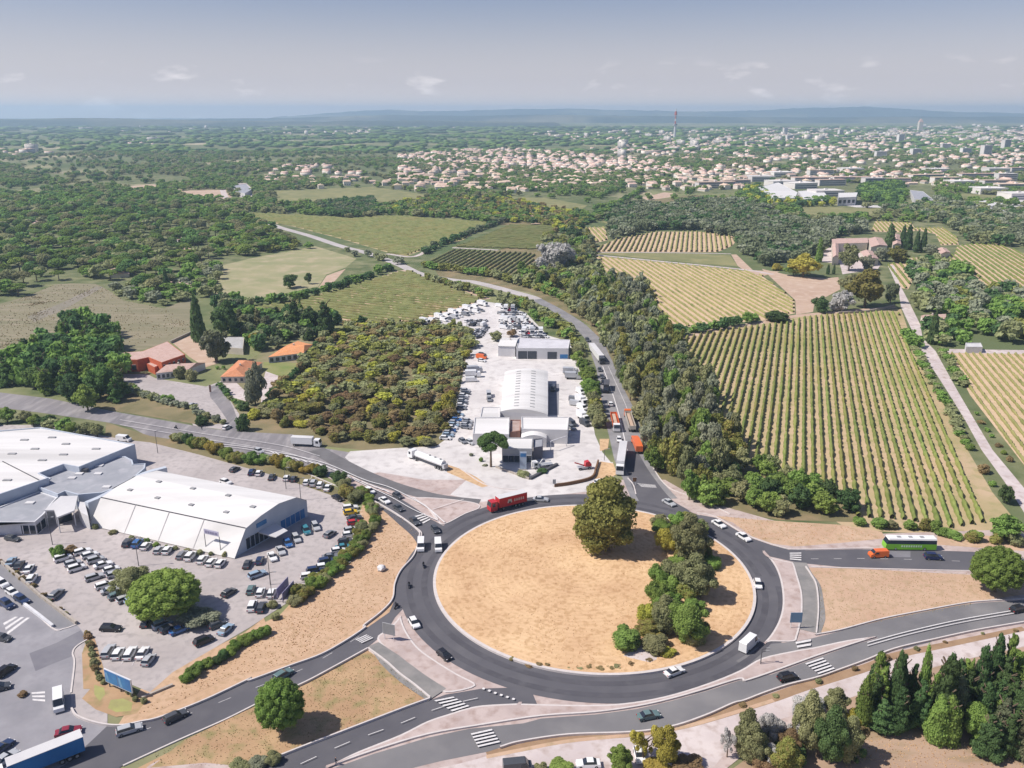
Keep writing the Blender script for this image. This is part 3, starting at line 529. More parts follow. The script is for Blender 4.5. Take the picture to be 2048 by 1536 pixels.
# parking bays
def bays(ps, depth, ang, step=2.5):
    P = densify(ps, 6); L2 = [0]
    for i in range(1, len(P)): L2.append(L2[-1] + np.linalg.norm(P[i] - P[i - 1]))
    mb = MB(); z = maxz(P) + .01; s = 0
    while s < L2[-1]:
        a = np.array([np.interp(s, L2, [p[k] for p in P]) for k in (0, 1)]); t = np.array([math.cos(ang), math.sin(ang)]); n_ = np.array([-t[1], t[0]]) * .06
        b_ = a + t * depth; mb.face([tuple(p) + (z,) for p in (a - n_, b_ - n_, b_ + n_, a + n_)]); s += step
    o = mb.obj('parking_bay_lines', M_PAINT, fix=False); o['kind'] = 'structure'
def ang2(c, x, y, dx, dy):
    a = W(c, x, y); b = W(c, x + dx, y + dy); return math.atan2(b[1] - a[1], b[0] - a[0])
bays(pts('A 900,1090 1200,1150 1600,1230'), 5, ang2('A', 1200, 1150, 40, -45))
bays(pts('B 740,750 1080,810'), 5, ang2('B', 900, 750, 35, -60))
bays(pts('C 800,320 900,380 960,400'), 5, ang2('C', 850, 320, 15, -35))
bays(pts('C 900,1010 1000,880 1060,700 1060,500'), 5, ang2('C', 1050, 700, 50, -10))
# ------------------------------------------------------------------ buildings
M_WHITE = mat('white cladding', (.62, .61, .61), (.54, .53, .54), scale=.15, rough=.6)
M_ROOFW = mat('pale roof sheeting', (.72, .705, .69), (.64, .625, .61), scale=.12, rough=.6, c3=(.54, .525, .51), scale2=.05, aniso=(R(25), .15, 2.5))
M_ROOFG = mat('grey bitumen roof', (.34, .35, .38), (.28, .29, .32), scale=.1, c3=(.40, .40, .43), scale2=.3)
M_WALLB = mat('grey blue wall', (.50, .54, .60), (.44, .48, .55), scale=.3, rough=.7)
M_GLASS = mat('dark glass', (.02, .03, .045), (.03, .04, .06), scale=.5, rough=.12, spec=.6)
M_FRAME = mat('white frame', (.7, .7, .72), rough=.5)
M_DGREY = mat('dark grey metal', (.08, .08, .09), (.10, .10, .11), rough=.5)
M_TILE = mat('terracotta tiles', (.58, .24, .12), (.46, .19, .10), scale=.5, c3=(.62, .33, .20), scale2=2.0, rough=.85)
M_TILE2 = mat('orange tiles', (.72, .30, .12), (.60, .25, .11), scale=.5, c3=(.72, .42, .25), scale2=2.0, rough=.85)
M_TILEP = mat('pink tiles', (.52, .36, .31), (.46, .31, .26), scale=.4, c3=(.58, .44, .40), scale2=1.5, rough=.85)
M_PLAST = mat('cream render', (.62, .56, .48), (.55, .50, .43), scale=.4)
M_RED = mat('red ochre render', (.52, .13, .06), (.42, .10, .05), scale=.4)
M_WOODB = mat('brown timber', (.20, .11, .06), (.14, .08, .05), scale=2.0)
M_BRICK = mat('brick', (.36, .20, .16), (.28, .15, .12), scale=1.5)
M_BLUEP = mat('blue panel', (.04, .13, .33), (.06, .22, .45), scale=.3, rough=.4)
M_PURP = mat('purple sign board', (.20, .18, .30), (.28, .26, .38), scale=1.0, rough=.5)
M_STONE = mat('stone wall', (.44, .39, .34), (.34, .30, .26), scale=1.2)
def V2(p): return np.array(p[:2], float)
def flat(name, s, h, mwall, mroof, parent=None, parapet=.35, z0=0.0, label=None, cat=None):
    ring = [p[:2] for p in pts(s, h)]; root = parent or empty(name, tuple(np.mean(np.array(ring), axis=0)) + (0,))
    off = root.location
    rr = [(p[0] - off[0], p[1] - off[1]) for p in ring]
    MB().prism(rr, z0, h).obj('wall', mwall, root, fix=False)
    a = sum(rr[i][0] * rr[(i + 1) % len(rr)][1] - rr[(i + 1) % len(rr)][0] * rr[i][1] for i in range(len(rr))); sg = 1 if a > 0 else -1
    inn = []; n = len(rr)
    for i in range(n):
        p, q, r_ = V2(rr[i - 1]), V2(rr[i]), V2(rr[(i + 1) % n]); t1 = (q - p) / np.linalg.norm(q - p); t2 = (r_ - q) / np.linalg.norm(r_ - q)
        nn_ = np.array([-t1[1] - t2[1], t1[0] + t2[0]]); l = np.linalg.norm(nn_); nn_ = nn_ / l if l > .2 else nn_; inn.append(tuple(q + sg * nn_ * .45))
    MB().prism(inn, h + .004, h + .06, 0).obj('roof', mroof, root, fix=False)
    if parapet:
        mb = MB()
        for i in range(n):
            j = (i + 1) % n; b = len(mb.v)
            mb.v += [rr[i] + (h + .005,), rr[j] + (h + .005,), inn[j] + (h + .005,), inn[i] + (h + .005,), rr[i] + (h + parapet,), rr[j] + (h + parapet,), inn[j] + (h + parapet,), inn[i] + (h + parapet,)]
            for q in ((4, 5, 6, 7), (0, 1, 5, 4), (2, 3, 7, 6)): mb.f.append(tuple(b + k for k in q)); mb.m.append(0)
        mb.obj('parapet', mwall, root)
    if label: tag(root, label, cat or 'building')
    return root
def windows(root, p, q, n, z0, z1, fill=.7, m=None, name='window', frame=True, out=.06, a0=0.0, a1=1.0):
    off = root.location; p, q = V2(p) - V2(off), V2(q) - V2(off); t = (q - p); Lw = np.linalg.norm(t); t = t / Lw; nn_ = np.array([t[1], -t[0]])   # outward is right of p->q
    for k in range(n):
        c = p + t * Lw * (a0 + (a1 - a0) * (k + .5) / n); w = Lw * (a1 - a0) / n * fill / 2
        def bx(w, z0, z1, o0, o1, mm, nm, par):
            P = []
            for z in (z0, z1):
                for (u, o) in ((-w, o0), (w, o0), (w, o1), (-w, o1)): r_ = c + t * u + nn_ * o; P.append((r_[0], r_[1], z))
            return MB().hexa(P).obj(nm, mm, par)
        g = bx(w, z0, z1, -.02, out, m or M_GLASS, name, root)
        if frame: bx(w + .08, z1 + .002, z1 + .12, -.02, out + .03, M_FRAME, 'lintel', g)
def fr(s): return pts(s)
def gable(name, s, he, hr, mwall, mroof, label=None, cat='house', hip=.0, over=.35, axis=None):     # s: 4 eave corners
    c = [V2(p) for p in pts(s, he)]; o = np.mean(c, axis=0); root = empty(name, (o[0], o[1], 0)); c = [p - o for p in c]
    if np.linalg.norm(c[1] - c[0]) < np.linalg.norm(c[2] - c[1]): c = c[1:] + c[:1]
    if axis == 1: c = c[1:] + c[:1]
    MB().prism([tuple(p) for p in c], 0, he).obj('wall', mwall, root, fix=False)
    e = [p * (1 + over / max(np.linalg.norm(p), .1)) for p in c]
    r0 = (e[0] + e[3]) / 2; r1 = (e[1] + e[2]) / 2; ax = r1 - r0; r0 = r0 + ax * hip; r1 = r1 - ax * hip
    mb = MB(); E = [tuple(p) + (he + .01,) for p in e]; T = [tuple(r0) + (he + hr,), tuple(r1) + (he + hr,)]
    mb.face([E[0], E[1], T[1], T[0]]); mb.face([E[2], E[3], T[0], T[1]]); mb.face([E[1], E[2], T[1]]); mb.face([E[3], E[0], T[0]]); mb.face([E[3], E[2], E[1], E[0]])
    rf = mb.obj('roof', mroof, root)
    k = T[0][0] * .6 + T[1][0] * .4, T[0][1] * .6 + T[1][1] * .4
    MB().box(k[0] - .35, k[0] + .35, k[1] - .35, k[1] + .35, he + hr * .6, he + hr + .8).obj('chimney', M_PLAST, rf)
    if label: tag(root, label, cat)
    root['ring'] = 0; del root['ring']
    return root, [p + o for p in c]
def strut(mb, a, b, r=.08, m=0):
    a, b = Vector(a), Vector(b); d = b - a; q = d.to_track_quat('Z', 'Y').to_matrix().to_4x4(); q.translation = a
    mb.box(-r, r, -r, r, 0, d.length, m, mat4=q); return mb

# --- the big white hall
P0, P1, PL = V2(W('C', 240, 870)), V2(W('C', 790, 560)), V2(W('A', 655, 922))
root = empty('exhibition_hall', tuple(P0) + (0,)); tag(root, 'large white sheet-metal hall with sloping long side, beside the car park', 'hall')
u = P1 - P0; ax = PL - P0
prof = [(0.0, .25), (.165, 6.8), (.36, 8.1), (.6, 8.9), (.84, 8.0), (.985, 5.4), (1.0, 5.2)]
mb = MB()
def hp(t, z, s): p = u * t + ax * s; return (p[0], p[1], z)
for i in range(len(prof) - 1):
    (t0, z0), (t1, z1) = prof[i], prof[i + 1]
    mb.face([hp(t0, z0, -.012), hp(t1, z1, -.012), hp(t1, z1, 1), hp(t0, z0, 1)])
mb.obj('roof', M_ROOFW, root)
mb = MB(); mb.face([hp(t, z, 0) for t, z in prof] + [hp(1, 0, 0), hp(0, 0, 0)]); mb.obj('gable_wall', M_WALLB, root)
mb = MB(); mb.face([hp(t, z, .995) for t, z in prof] + [hp(1, 0, .995), hp(0, 0, .995)]); mb.face([hp(1, 0, 0), hp(1, 5.2, 0), hp(1, 5.2, 1), hp(1, 0, 1)]); mb.obj('wall', M_WHITE, root)
mb = MB()
for s in (.26, .5, .74):                     # roof seams on the slope
    mb = MB(); t0, z0, t1, z1 = (.002, .36, .163, 6.86); mb.hexa([hp(t0, z0, s), hp(t0, z0, s + .004), hp(t1, z1, s + .004), hp(t1, z1, s), hp(t0, z0 + .06, s), hp(t0, z0 + .06, s + .004), hp(t1, z1 + .06, s + .004), hp(t1, z1 + .06, s)]); mb.obj('seam', mat('seam grey', (.5, .48, .48)), root)
mb = MB(); mb.hexa([hp(.163, 6.80, -.01), hp(.170, 6.86, -.01), hp(.170, 6.86, 1), hp(.163, 6.80, 1), hp(.163, 6.98, -.01), hp(.170, 7.02, -.01), hp(.170, 7.02, 1), hp(.163, 6.98, 1)]); mb.obj('gutter', M_DGREY, root)
for (t, s) in ((.3, .18), (.3, .42), (.3, .66), (.33, .88), (.55, .3), (.55, .55), (.55, .8), (.45, .08)):
    z = np.interp(t, [p[0] for p in prof], [p[1] for p in prof]); mb = MB(); a, b_, c, d = hp(t, z - .2, s), hp(t + .035, z - .2, s), hp(t + .035, z - .2, s + .028), hp(t, z - .2, s + .028)
    mb.hexa([a, b_, c, d] + [(p[0], p[1], p[2] + .55) for p in (a, b_, c, d)]); mb.obj('skylight', mat('skylight plastic', (.36, .36, .37)), root)
gw0, gw1 = P0 + u * .2, P0 + u * .62
windows(root, P0 + u * .17, P0 + u * .56, 7, .4, 3.6, .82)
windows(root, P0 + u * .62, P0 + u * .96, 5, .4, 3.2, .85, m=M_BLUEP, name='shop_panel')
windows(root, P0 + u * .30, P0 + u * .46, 1, 4.9, 6.1, .8, m=mat('sign blue', (.07, .22, .45), rough=.4), name='sign', frame=False, out=.15)
for t0_ in (.50,):                           # entrance canopy
    mb = MB(); q = u * .44; n_ = np.array([u[1], -u[0]]) / np.linalg.norm(u); tt = u / np.linalg.norm(u)
    A_ = q + n_ * .1; B_ = q + n_ * 5.5
    mb.hexa([tuple(A_ - tt * 3) + (3.2,), tuple(A_ + tt * 3) + (3.2,), tuple(B_ + tt * 2.2) + (2.9,), tuple(B_ - tt * 2.2) + (2.9,), tuple(A_ - tt * 3) + (3.6,), tuple(A_ + tt * 3) + (3.6,), tuple(B_ + tt * 2.2) + (3.1,), tuple(B_ - tt * 2.2) + (3.1,)])
    mb.obj('entrance_canopy', M_WHITE, root)
# signboard on posts standing against the slope
a, b_ = V2(W('A', 1510, 1105)), V2(W('A', 1618, 1130)); root = empty('name_board', tuple(a) + (0,)); tag(root, 'pale mauve name board on two thin posts before the white hall', 'sign')
d = b_ - a; mb = MB(); n_ = np.array([d[1], -d[0]]) / np.linalg.norm(d) * .08
mb.hexa([(0, 0, 5.2), (d[0], d[1], 5.2), (d[0] + n_[0], d[1] + n_[1], 5.2), (n_[0], n_[1], 5.2), (0, 0, 6.6), (d[0], d[1], 6.6), (d[0] + n_[0], d[1] + n_[1], 6.6), (n_[0], n_[1], 6.6)]); mb.obj('board', mat('mauve board', (.52, .50, .62)), root)
for k, w_ in ((.08, .12), (.26, .12), (.42, .1), (.56, .13), (.74, .16)):          # faded lettering
    p = d * k + n_ * 1.3; e = d * (k + w_) + n_ * 1.3; mb = MB(); mb.hexa([(p[0], p[1], 5.55), (e[0], e[1], 5.55), (e[0] + n_[0] * .3, e[1] + n_[1] * .3, 5.55), (p[0] + n_[0] * .3, p[1] + n_[1] * .3, 5.55), (p[0], p[1], 6.2), (e[0], e[1], 6.2), (e[0] + n_[0] * .3, e[1] + n_[1] * .3, 6.2), (p[0] + n_[0] * .3, p[1] + n_[1] * .3, 6.2)]); mb.obj('letter', M_PURP, root)
for k in (0, 1): mb = MB(); strut(mb, (d[0] * k, d[1] * k, 0), (d[0] * k, d[1] * k, 5.2), .07); mb.obj('post', M_DGREY, root)
# --- shopping buildings on the left
rt = flat('warehouse', 'S -1500,330 0,140 500,100 1660,310 970,590 780,555 485,665 600,722 0,925 -1500,1380', 6.6, M_WALLB, M_ROOFW, parapet=.4, label='wide white-roofed warehouse with pale blue walls, leftmost by the road')
for k, (x, y) in enumerate(((430, 360), (810, 300), (780, 430), (1180, 360), (90, 745), (640, 220), (300, 250), (150, 420), (520, 500))):
    p = V2(W('S', x, y, 6.6)) - V2(rt.location); MB().box(p[0] - 1.2, p[0] + 1.2, p[1] - .5, p[1] + .5, 6.66, 6.95).obj('skylight', MATS['skylight plastic'], rt)
mb = MB(); e = [V2(p) - V2(rt.location) for p in pts('S 30,510 480,740', 6.7)]; strut(mb, tuple(e[0]) + (6.8,), tuple(e[1]) + (6.8,), .1); mb.obj('roof_joint', M_DGREY, rt)
rt = flat('shop_building', 'S 490,672 780,562 968,597 1340,457 1540,455 1628,500 1640,552 1790,542 1780,602 1640,722 1400,852 1250,902 960,927 800,882 710,922 482,838 525,770 610,727', 4.9, M_WALLB, M_ROOFG, parapet=.3, label='low shop building with slate grey flat roof between the warehouse and the white hall')
for x, y in ((885, 720), (1225, 567), (1205, 668), (975, 668), (1310, 830)):
    p = V2(W('S', x, y, 4.9)) - V2(rt.location); MB().box(p[0] - 1.1, p[0] + 1.1, p[1] - .8, p[1] + .8, 4.96, 5.3).obj('roof_light', M_WHITE, rt)
p = V2(W('S', 1050, 640, 4.9)) - V2(rt.location); MB().box(p[0] - .8, p[0] + .8, p[1] - .6, p[1] + .6, 4.96, 6.0).obj('roof_unit', M_DGREY, rt)
ps = densify(pts('S 1060,1010 1280,915 1600,735 1800,640 2040,575', 5.2), 5); V_, F_ = band_quads(ps, 1.6, 5.2); o = ps[0]
root = empty('curved_fascia', tuple(o[:2]) + (0,)); tag(root, 'long curved blue-grey fascia wall running between the shops and white hall', 'wall')
n = len(ps); mb = MB(); mb.v = [(v[0] - o[0], v[1] - o[1], 5.2) for v in V_] + [(v[0] - o[0], v[1] - o[1], 0) for v in V_]; mb.f = list(F_)
for i in range(n - 1): mb.f.append((i, i + 1, 2 * n + i + 1, 2 * n + i)); mb.f.append((n + i + 1, n + i, 3 * n + i, 3 * n + i + 1))
mb.f.append((0, 2 * n, 3 * n, n)); mb.f.append((n - 1, 2 * n - 1, 4 * n - 1, 3 * n - 1)); mb.m = [0] * len(mb.f); mb.obj('wall', M_WALLB, root)
rt = flat('glazed_shop', 'S -1500,1400 0,1078 478,888 705,965 620,1060 545,1165 432,1262 -1500,1275', 3.7, M_FRAME, M_ROOFG, parapet=.35, label='low glazed shop front with white frames and flat grey roof, bottom left')
windows(rt, V2(W('S', -300, 1262, 3.7)), V2(W('S', 428, 1262, 3.7)), 9, .3, 2.9, .84)
windows(rt, V2(W('S', 432, 1262, 3.7)), V2(W('S', 545, 1165, 3.7)), 2, .3, 2.9, .84)
p = V2(W('S', 370, 1025, 3.7)) - V2(rt.location); MB().box(p[0] - 1.2, p[0] + 1.2, p[1] - .8, p[1] + .8, 3.76, 4.1).obj('roof_light', M_WHITE, rt)
ring = [V2(p) for p in pts('S 745,935 955,930 915,1110 700,1195 665,1105 545,1108', 5.0)]; o = ring[0]; root = empty('entrance_porch', tuple(o) + (0,)); tag(root, 'white slanted entrance porch on slim columns between the shops', 'porch')
MB().prism([tuple(p - o) for p in ring], 4.6, 5.0, bottom=True).obj('roof', M_WHITE, root, fix=False)
for k in (1, 2, 3, 4, 5): mb = MB(); q = ring[k] - o; c_ = np.mean(ring, axis=0) - o; q = q + (c_ - q) * .08; mb.cyl((q[0], q[1], 0), .14, 4.6, n=8); mb.obj('column', M_FRAME, root)
MB().prism([tuple(V2(p) - o) for p in pts('S 760,1110 880,1130 700,1185 680,1150', 2.5)], 0, 2.5).obj('glazed_lobby', M_GLASS, root, fix=False)
ring = [V2(p) for p in pts('S 945,1000 1040,1010 1085,1180 1000,1140 950,1060', 4.2)]; o = ring[0]; root = empty('curved_wall', tuple(o) + (0,)); tag(root, 'tall white curved wall beside the entrance porch', 'wall'); MB().prism([tuple(p - o) for p in ring], 0, 4.2).obj('wall', M_WHITE, root, fix=False)

# --- the service yard
def vault(name, s, he, hr, mw, mr, label, cat='hall', nseg=12, split=None):
    fl, frr, nr, nl = [V2(p) for p in pts(s, he)]; o = nl; root = empty(name, tuple(o) + (0,)); tag(root, label, cat)
    MB().prism([tuple(p - o) for p in (nl, nr, frr, fl)], 0, he).obj('wall', mw, root, fix=False)
    def arch(a, b, t, e=0): p = a + (b - a) * t - o; return (p[0], p[1], he + .01 + e + hr * math.sin(math.pi * t) ** .85)
    mb = MB()
    for i in range(nseg):
        t0, t1 = i / nseg, (i + 1) / nseg; mb.face([arch(nl, nr, t0), arch(nl, nr, t1), arch(fl, frr, t1), arch(fl, frr, t0)])
    mb.face([arch(nl, nr, i / nseg) for i in range(nseg + 1)]); mb.face([arch(fl, frr, i / nseg) for i in range(nseg, -1, -1)])
    mb.obj('roof', mr, root)
    return root, (fl, frr, nr, nl), arch
rt = flat('service_garage', 'I 868,352 1245,368 1232,432 850,430', 5.0, M_WHITE, mat('garage roof', (.60, .59, .62), (.50, .49, .52), scale=.2), label='long low white garage with three dark open bays at the rear of the yard', cat='garage')
a, b_ = V2(W('I', 850, 430, 5)), V2(W('I', 1232, 432, 5)); windows(rt, a, b_, 2, .1, 3.9, .94, name='bay_shade_panel', a0=.03, a1=.40, frame=False); windows(rt, a, b_, 1, .1, 3.6, 1, name='bay_shade_panel', a0=.60, a1=.78, frame=False); windows(rt, a, b_, 1, .4, 2.4, 1, name='blue_panel', m=M_BLUEP, a0=.84, a1=.99, frame=False)  # dark panels stand in for the shade inside the open bays
rt, _ = gable('garage_annexe', 'I 718,408 842,412 868,352 752,350', 5.2, 1.1, M_WHITE, M_ROOFW, 'white gabled annexe at the left end of the rear garage', 'annexe', axis=1)
rt, q, arch = vault('workshop_hall', 'I 765,600 1082,595 1082,912 735,888', 4.6, 1.5, M_WHITE, M_ROOFW, 'long white barrel-roofed workshop hall in the middle of the yard')
for k in range(14):
    s = .07 + k * .066
    for t in (.33, .67):
        a = q[3] + (q[0] - q[3]) * s; b_ = q[2] + (q[1] - q[2]) * s; P = []
        for dt, ds in ((-.05, -.006), (.05, -.006), (.05, .006), (-.05, .006)):
            a2 = q[3] + (q[0] - q[3]) * (s + ds); b2 = q[2] + (q[1] - q[2]) * (s + ds); P.append(arch(a2, b2, t + dt, .03))
        MB().hexa(P + [(p[0], p[1], p[2] + .12) for p in P]).obj('skylight', MATS['skylight plastic'], rt)
flat('side_annexe', 'I 600,862 735,862 732,935 585,935', 4.2, M_WHITE, M_ROOFW, label='small white flat annexe left of the workshop hall', cat='annexe')
flat('front_annexe', 'I 545,938 800,938 798,1062 532,1058', 4.0, M_WHITE, M_ROOFW, label='low white annexe behind the umbrella pine', cat='annexe')
flat('brick_lean_to', 'I 806,955 884,955 880,1035 806,1045', 2.9, M_BRICK, mat('rusty roof', (.42, .33, .30), (.34, .24, .21), scale=.5), label='small brick lean-to between two white roofs', cat='lean-to')
rt = flat('showroom', 'I 888,932 1236,936 1226,1030 890,1022', 5.0, M_WHITE, M_ROOFW, label='white flat-roofed showroom with a dark glazed front', cat='showroom')
a, b_ = V2(W('I', 1076, 1024, 5)), V2(W('I', 1210, 1027, 5)); windows(rt, a, b_, 4, .2, 4.4, .95, m=M_BLUEP, name='glazing')
rt, q, arch = vault('arched_porch', 'I 888,1050 1072,1050 1072,1086 886,1084', 3.4, 1.2, M_WHITE, M_ROOFW, 'small white arched roof in front of the showroom', 'porch')
rt = flat('office_block', 'I 756,1086 972,1086 966,1168 746,1164', 5.0, mat('grey render', (.40, .41, .43)), M_ROOFW, label='grey office block with a dark glass strip, nearest building of the yard', cat='office')
windows(rt, V2(W('I', 750, 1166, 5)), V2(W('I', 962, 1168, 5)), 5, .6, 2.9, .9); windows(rt, V2(W('I', 964, 1166, 5)), V2(W('I', 970, 1100, 5)), 2, .5, 3.2, .7)
flat('office_wing', 'I 976,1096 1046,1090 1044,1150 974,1160', 4.2, mat('dark render', (.16, .16, .19)), M_ROOFG, label='dark low wing attached right of the grey office block', cat='office')
root = empty('entrance_portal', W('I', 1102, 1180)); tag(root, 'white tubular portal frame standing before the showroom', 'portal'); o = V2(root.location)
A_, B_ = V2(W('I', 1102, 1180)) - o, V2(W('I', 1216, 1142)) - o
for p in (A_, B_, A_ + (B_ - A_) * .9 + np.array([0, 2.5])): mb = MB(); strut(mb, (p[0], p[1], 0), (p[0], p[1], 3.6), .12); mb.obj('post', M_FRAME, root)
mb = MB(); strut(mb, (A_[0], A_[1], 3.72), (B_[0], B_[1], 3.72), .12); mb.obj('beam', M_FRAME, root)
root = empty('totem_sign', W('I', 900, 1315)); tag(root, 'tall blue-white totem sign in front of the office block', 'sign'); MB().box(-1.1, 1.1, -.2, .2, .3, 6.2).obj('panel', mat('totem white', (.45, .52, .62)), root); MB().box(-1.3, 1.3, -.35, .35, 0, .3).obj('base', M_STONE, root); MB().box(-.9, .9, -.24, -.205, 4.6, 5.8).obj('logo', M_BLUEP, root)
def low_wall(name, s, w, h, m, label, cat='wall', sm=5):
    ps = pts(s); ps = densify(ps, sm) if sm else [V2(p) for p in ps]; o = ps[0]; V_, F_ = band_quads(ps, w, h); n = len(ps); mb = MB()
    mb.v = [(v[0] - o[0], v[1] - o[1], h) for v in V_] + [(v[0] - o[0], v[1] - o[1], 0) for v in V_]; mb.f = list(F_)
    for i in range(n - 1): mb.f.append((i, i + 1, 2 * n + i + 1, 2 * n + i)); mb.f.append((n + i + 1, n + i, 3 * n + i, 3 * n + i + 1))
    mb.f.append((0, 2 * n, 3 * n, n)); mb.f.append((n - 1, 2 * n - 1, 4 * n - 1, 3 * n - 1)); mb.m = [0] * len(mb.f)
    ob = mb.obj(name, m); ob.location = (o[0], o[1], 0); tag(ob, label, cat); return ob
low_wall('boundary_wall', 'I 1130,1442 1250,1425 1400,1385 1432,1320 1450,1262', .5, 1.1, M_WOODB, 'low brown curved wall at the yard corner beside the roundabout')
low_wall('planter_wall', 'I 700,1300 945,1388', .4, .7, M_STONE, 'stone planter edge left of the totem sign', sm=0)
low_wall('planter_wall', 'I 950,1388 1150,1282', .9, .8, M_DGREY, 'dark planter edge running up right from the totem sign', sm=0)
low_wall('planter_strip_wall', 'B -200,-120 0,30 300,290 560,488', .5, .9, M_STONE, 'long low wall between the ramp and car park, lower left', sm=0)
low_wall('ramp_barrier', 'B 170,340 290,430 388,508', .6, .7, M_FRAME, 'short white barrier beside the ramp, lower left', sm=0)
low_wall('ditch_wall', 'B 1040,1030 1265,935', .5, .5, M_STONE, 'short concrete ditch edge at the corner of the verge', sm=0)
low_wall('field_wall', 'K 1250,1195 1400,1125', .6, 1.4, M_STONE, 'pale stone wall at the edge of the meadow behind the red building', sm=0)
low_wall('field_wall', 'N 690,980 900,968 1100,928', .8, 1.3, M_STONE, 'long pale stone wall along the top of the striped vineyard', sm=3)
# cast shadow of the workshop hall, painted as a dark sheet
sheet('painted_hall_shadow', pts('I 1088,688 1163,688 1160,915 1084,915'), mat('painted hall shadow', (.20, .20, .23), (.24, .24, .27)))
# --- houses by the side road
rt = flat('red_building', 'U 112,208 380,188 600,102 758,218 548,290 430,243 330,266 116,262', 5.6, M_RED, M_TILEP, parapet=.0, label='rust-red building with broad pinkish roof beside the meadow')
windows(rt, V2(W('U', 120, 262, 5.6)), V2(W('U', 330, 266, 5.6)), 3, 1, 3.2, .5); windows(rt, V2(W('U', 548, 290, 5.6)), V2(W('U', 758, 218, 5.6)), 5, 2.6, 4.2, .4)
flat('porch_block', 'U 415,300 500,272 552,300 485,332', 3.4, M_RED, M_TILEP, parapet=0, label='small red porch block in front of the rust-red building', cat='porch')
rt, c = gable('white_house', 'U 500,385 780,352 935,292 690,300', 3.0, 1.6, M_WHITE, M_TILEP, 'white house with pink-grey gable roof below the rust-red building')
windows(rt, V2(W('U', 500, 385, 3)), V2(W('U', 780, 352, 3)), 7, .6, 2.2, .6)
rt, c = gable('tiled_house', 'U 1075,415 1285,412 1440,290 1235,270', 3.0, 2.0, M_PLAST, M_TILE, 'house with faded terracotta roof behind the blue-grey garden tree', hip=.22)
windows(rt, V2(W('U', 1075, 415, 3)), V2(W('U', 1285, 412, 3)), 4, .8, 2.2, .45)
rt, c = gable('tiled_house', 'U 1500,240 1812,202 1890,132 1760,100', 3.0, 1.8, M_WHITE, M_TILE2, 'white bungalow with bright orange roof beside the dark hedge', hip=.15)
windows(rt, V2(W('U', 1500, 240, 3)), V2(W('U', 1812, 202, 3)), 6, .5, 2.3, .6)
flat('grey_roofed_shed', 'U 1088,62 1285,62 1272,165 1092,152', 3.2, M_PLAST, mat('fibre cement', (.46, .45, .44)), label='shed with pale grey flat roof hidden among dark trees', cat='shed', parapet=0)
gable('cottage', 'K 795,655 940,650 945,685 800,690', 2.6, 1.2, M_PLAST, M_TILEP, 'beige cottage half hidden at the lower edge of the pine wood')
gable('cottage', 'K 1240,748 1300,742 1460,775 1400,795', 2.8, 1.2, M_PLAST, M_TILEP, 'long pale low cottage near the thin cypress at the meadow end')
gable('cottage', 'K 1285,422 1360,418 1375,438 1300,440', 2.8, 1.2, M_WHITE, M_TILEP, 'small white cottage on the forest track')
gable('cottage', 'K 205,300 290,300 300,325 215,325', 2.8, 1.2, M_PLAST, M_TILEP, 'small pale cottage among the pines far left')
flat('farm_building', 'K 1700,40 1800,30 1840,70 1790,100 1720,85', 5, M_WHITE, M_ROOFG, label='white farm building where the road leaves the village', cat='farm building')
# --- estate farmhouse
def fb(name, s, h, label, hr=1.4, m=M_TILEP): return gable(name, s, h, hr, M_PLAST, m, label, 'farmhouse')
fb('farm_wing', 'N 642,428 900,424 905,458 648,465', 6.5, 'long rear wing of the farm estate with pinkish roof')
fb('farm_wing', 'N 645,470 690,468 695,560 648,565', 6.0, 'left wing of the farm estate facing the gravel court')
fb('farm_wing', 'N 905,430 1010,425 1050,480 930,490', 6.5, 'right wing of the farm estate beside the cypresses')
fb('farm_wing', 'N 850,525 940,520 985,575 900,585', 5.0, 'front outbuilding of the farm estate nearest the lane')
fb('farm_wing', 'N 1080,405 1140,400 1150,470 1090,475', 5.0, 'narrow farm outbuilding behind the cypresses')
fb('farm_wing', 'N 1410,505 1480,500 1510,530 1440,540', 4.0, 'low barn at the tip of the upper vineyard')
gable('lane_house', 'N 1295,995 1450,985 1500,1015 1330,1020', 3.4, 1.6, M_PLAST, M_TILEP, 'house with pinkish roof under trees beside the farm lane')
flat('garage_shed', 'N 1620,1195 1730,1195 1745,1225 1625,1225', 2.8, M_WHITE, M_WHITE, label='small white shed by the right-hand field', cat='shed')
# --- white works far right
flat('distribution_hall', 'N 105,55 250,18 392,92 372,132 220,132', 7, M_WHITE, M_ROOFW, label='large white distribution hall at the edge of the vineyards, leftmost of the works', cat='hall')
flat('distribution_hall', 'N 395,82 560,70 600,105 600,150 440,142', 6, M_WHITE, M_ROOFW, label='low white works hall between the two largest white halls', cat='hall')
rt = flat('office_cube', 'N 690,95 832,92 820,125 690,130', 10, M_WHITE, M_ROOFW, label='white cube office building beside a dark clump of trees', cat='office')
windows(rt, V2(W('N', 690, 130, 10)), V2(W('N', 820, 125, 10)), 4, 3, 7, .6)
rt = flat('office_building', 'N 1215,75 1310,85 1385,145 1245,140', 7, M_WHITE, M_ROOFG, label='grey-roofed office building with banded windows right of the tree clump', cat='office')
windows(rt, V2(W('N', 1245, 140, 7)), V2(W('N', 1385, 145, 7)), 6, 1, 3, .8)
flat('retail_hall', 'N 1600,165 1760,150 1900,175 1760,200', 5, M_WHITE, M_ROOFW, label='pale retail hall at the far right car park', cat='hall')
flat('retail_hall', 'N 1800,205 2048,195 2150,235 1900,235', 5, M_WHITE, M_ROOFG, label='grey-roofed retail hall at the right edge beyond the vineyards', cat='hall')

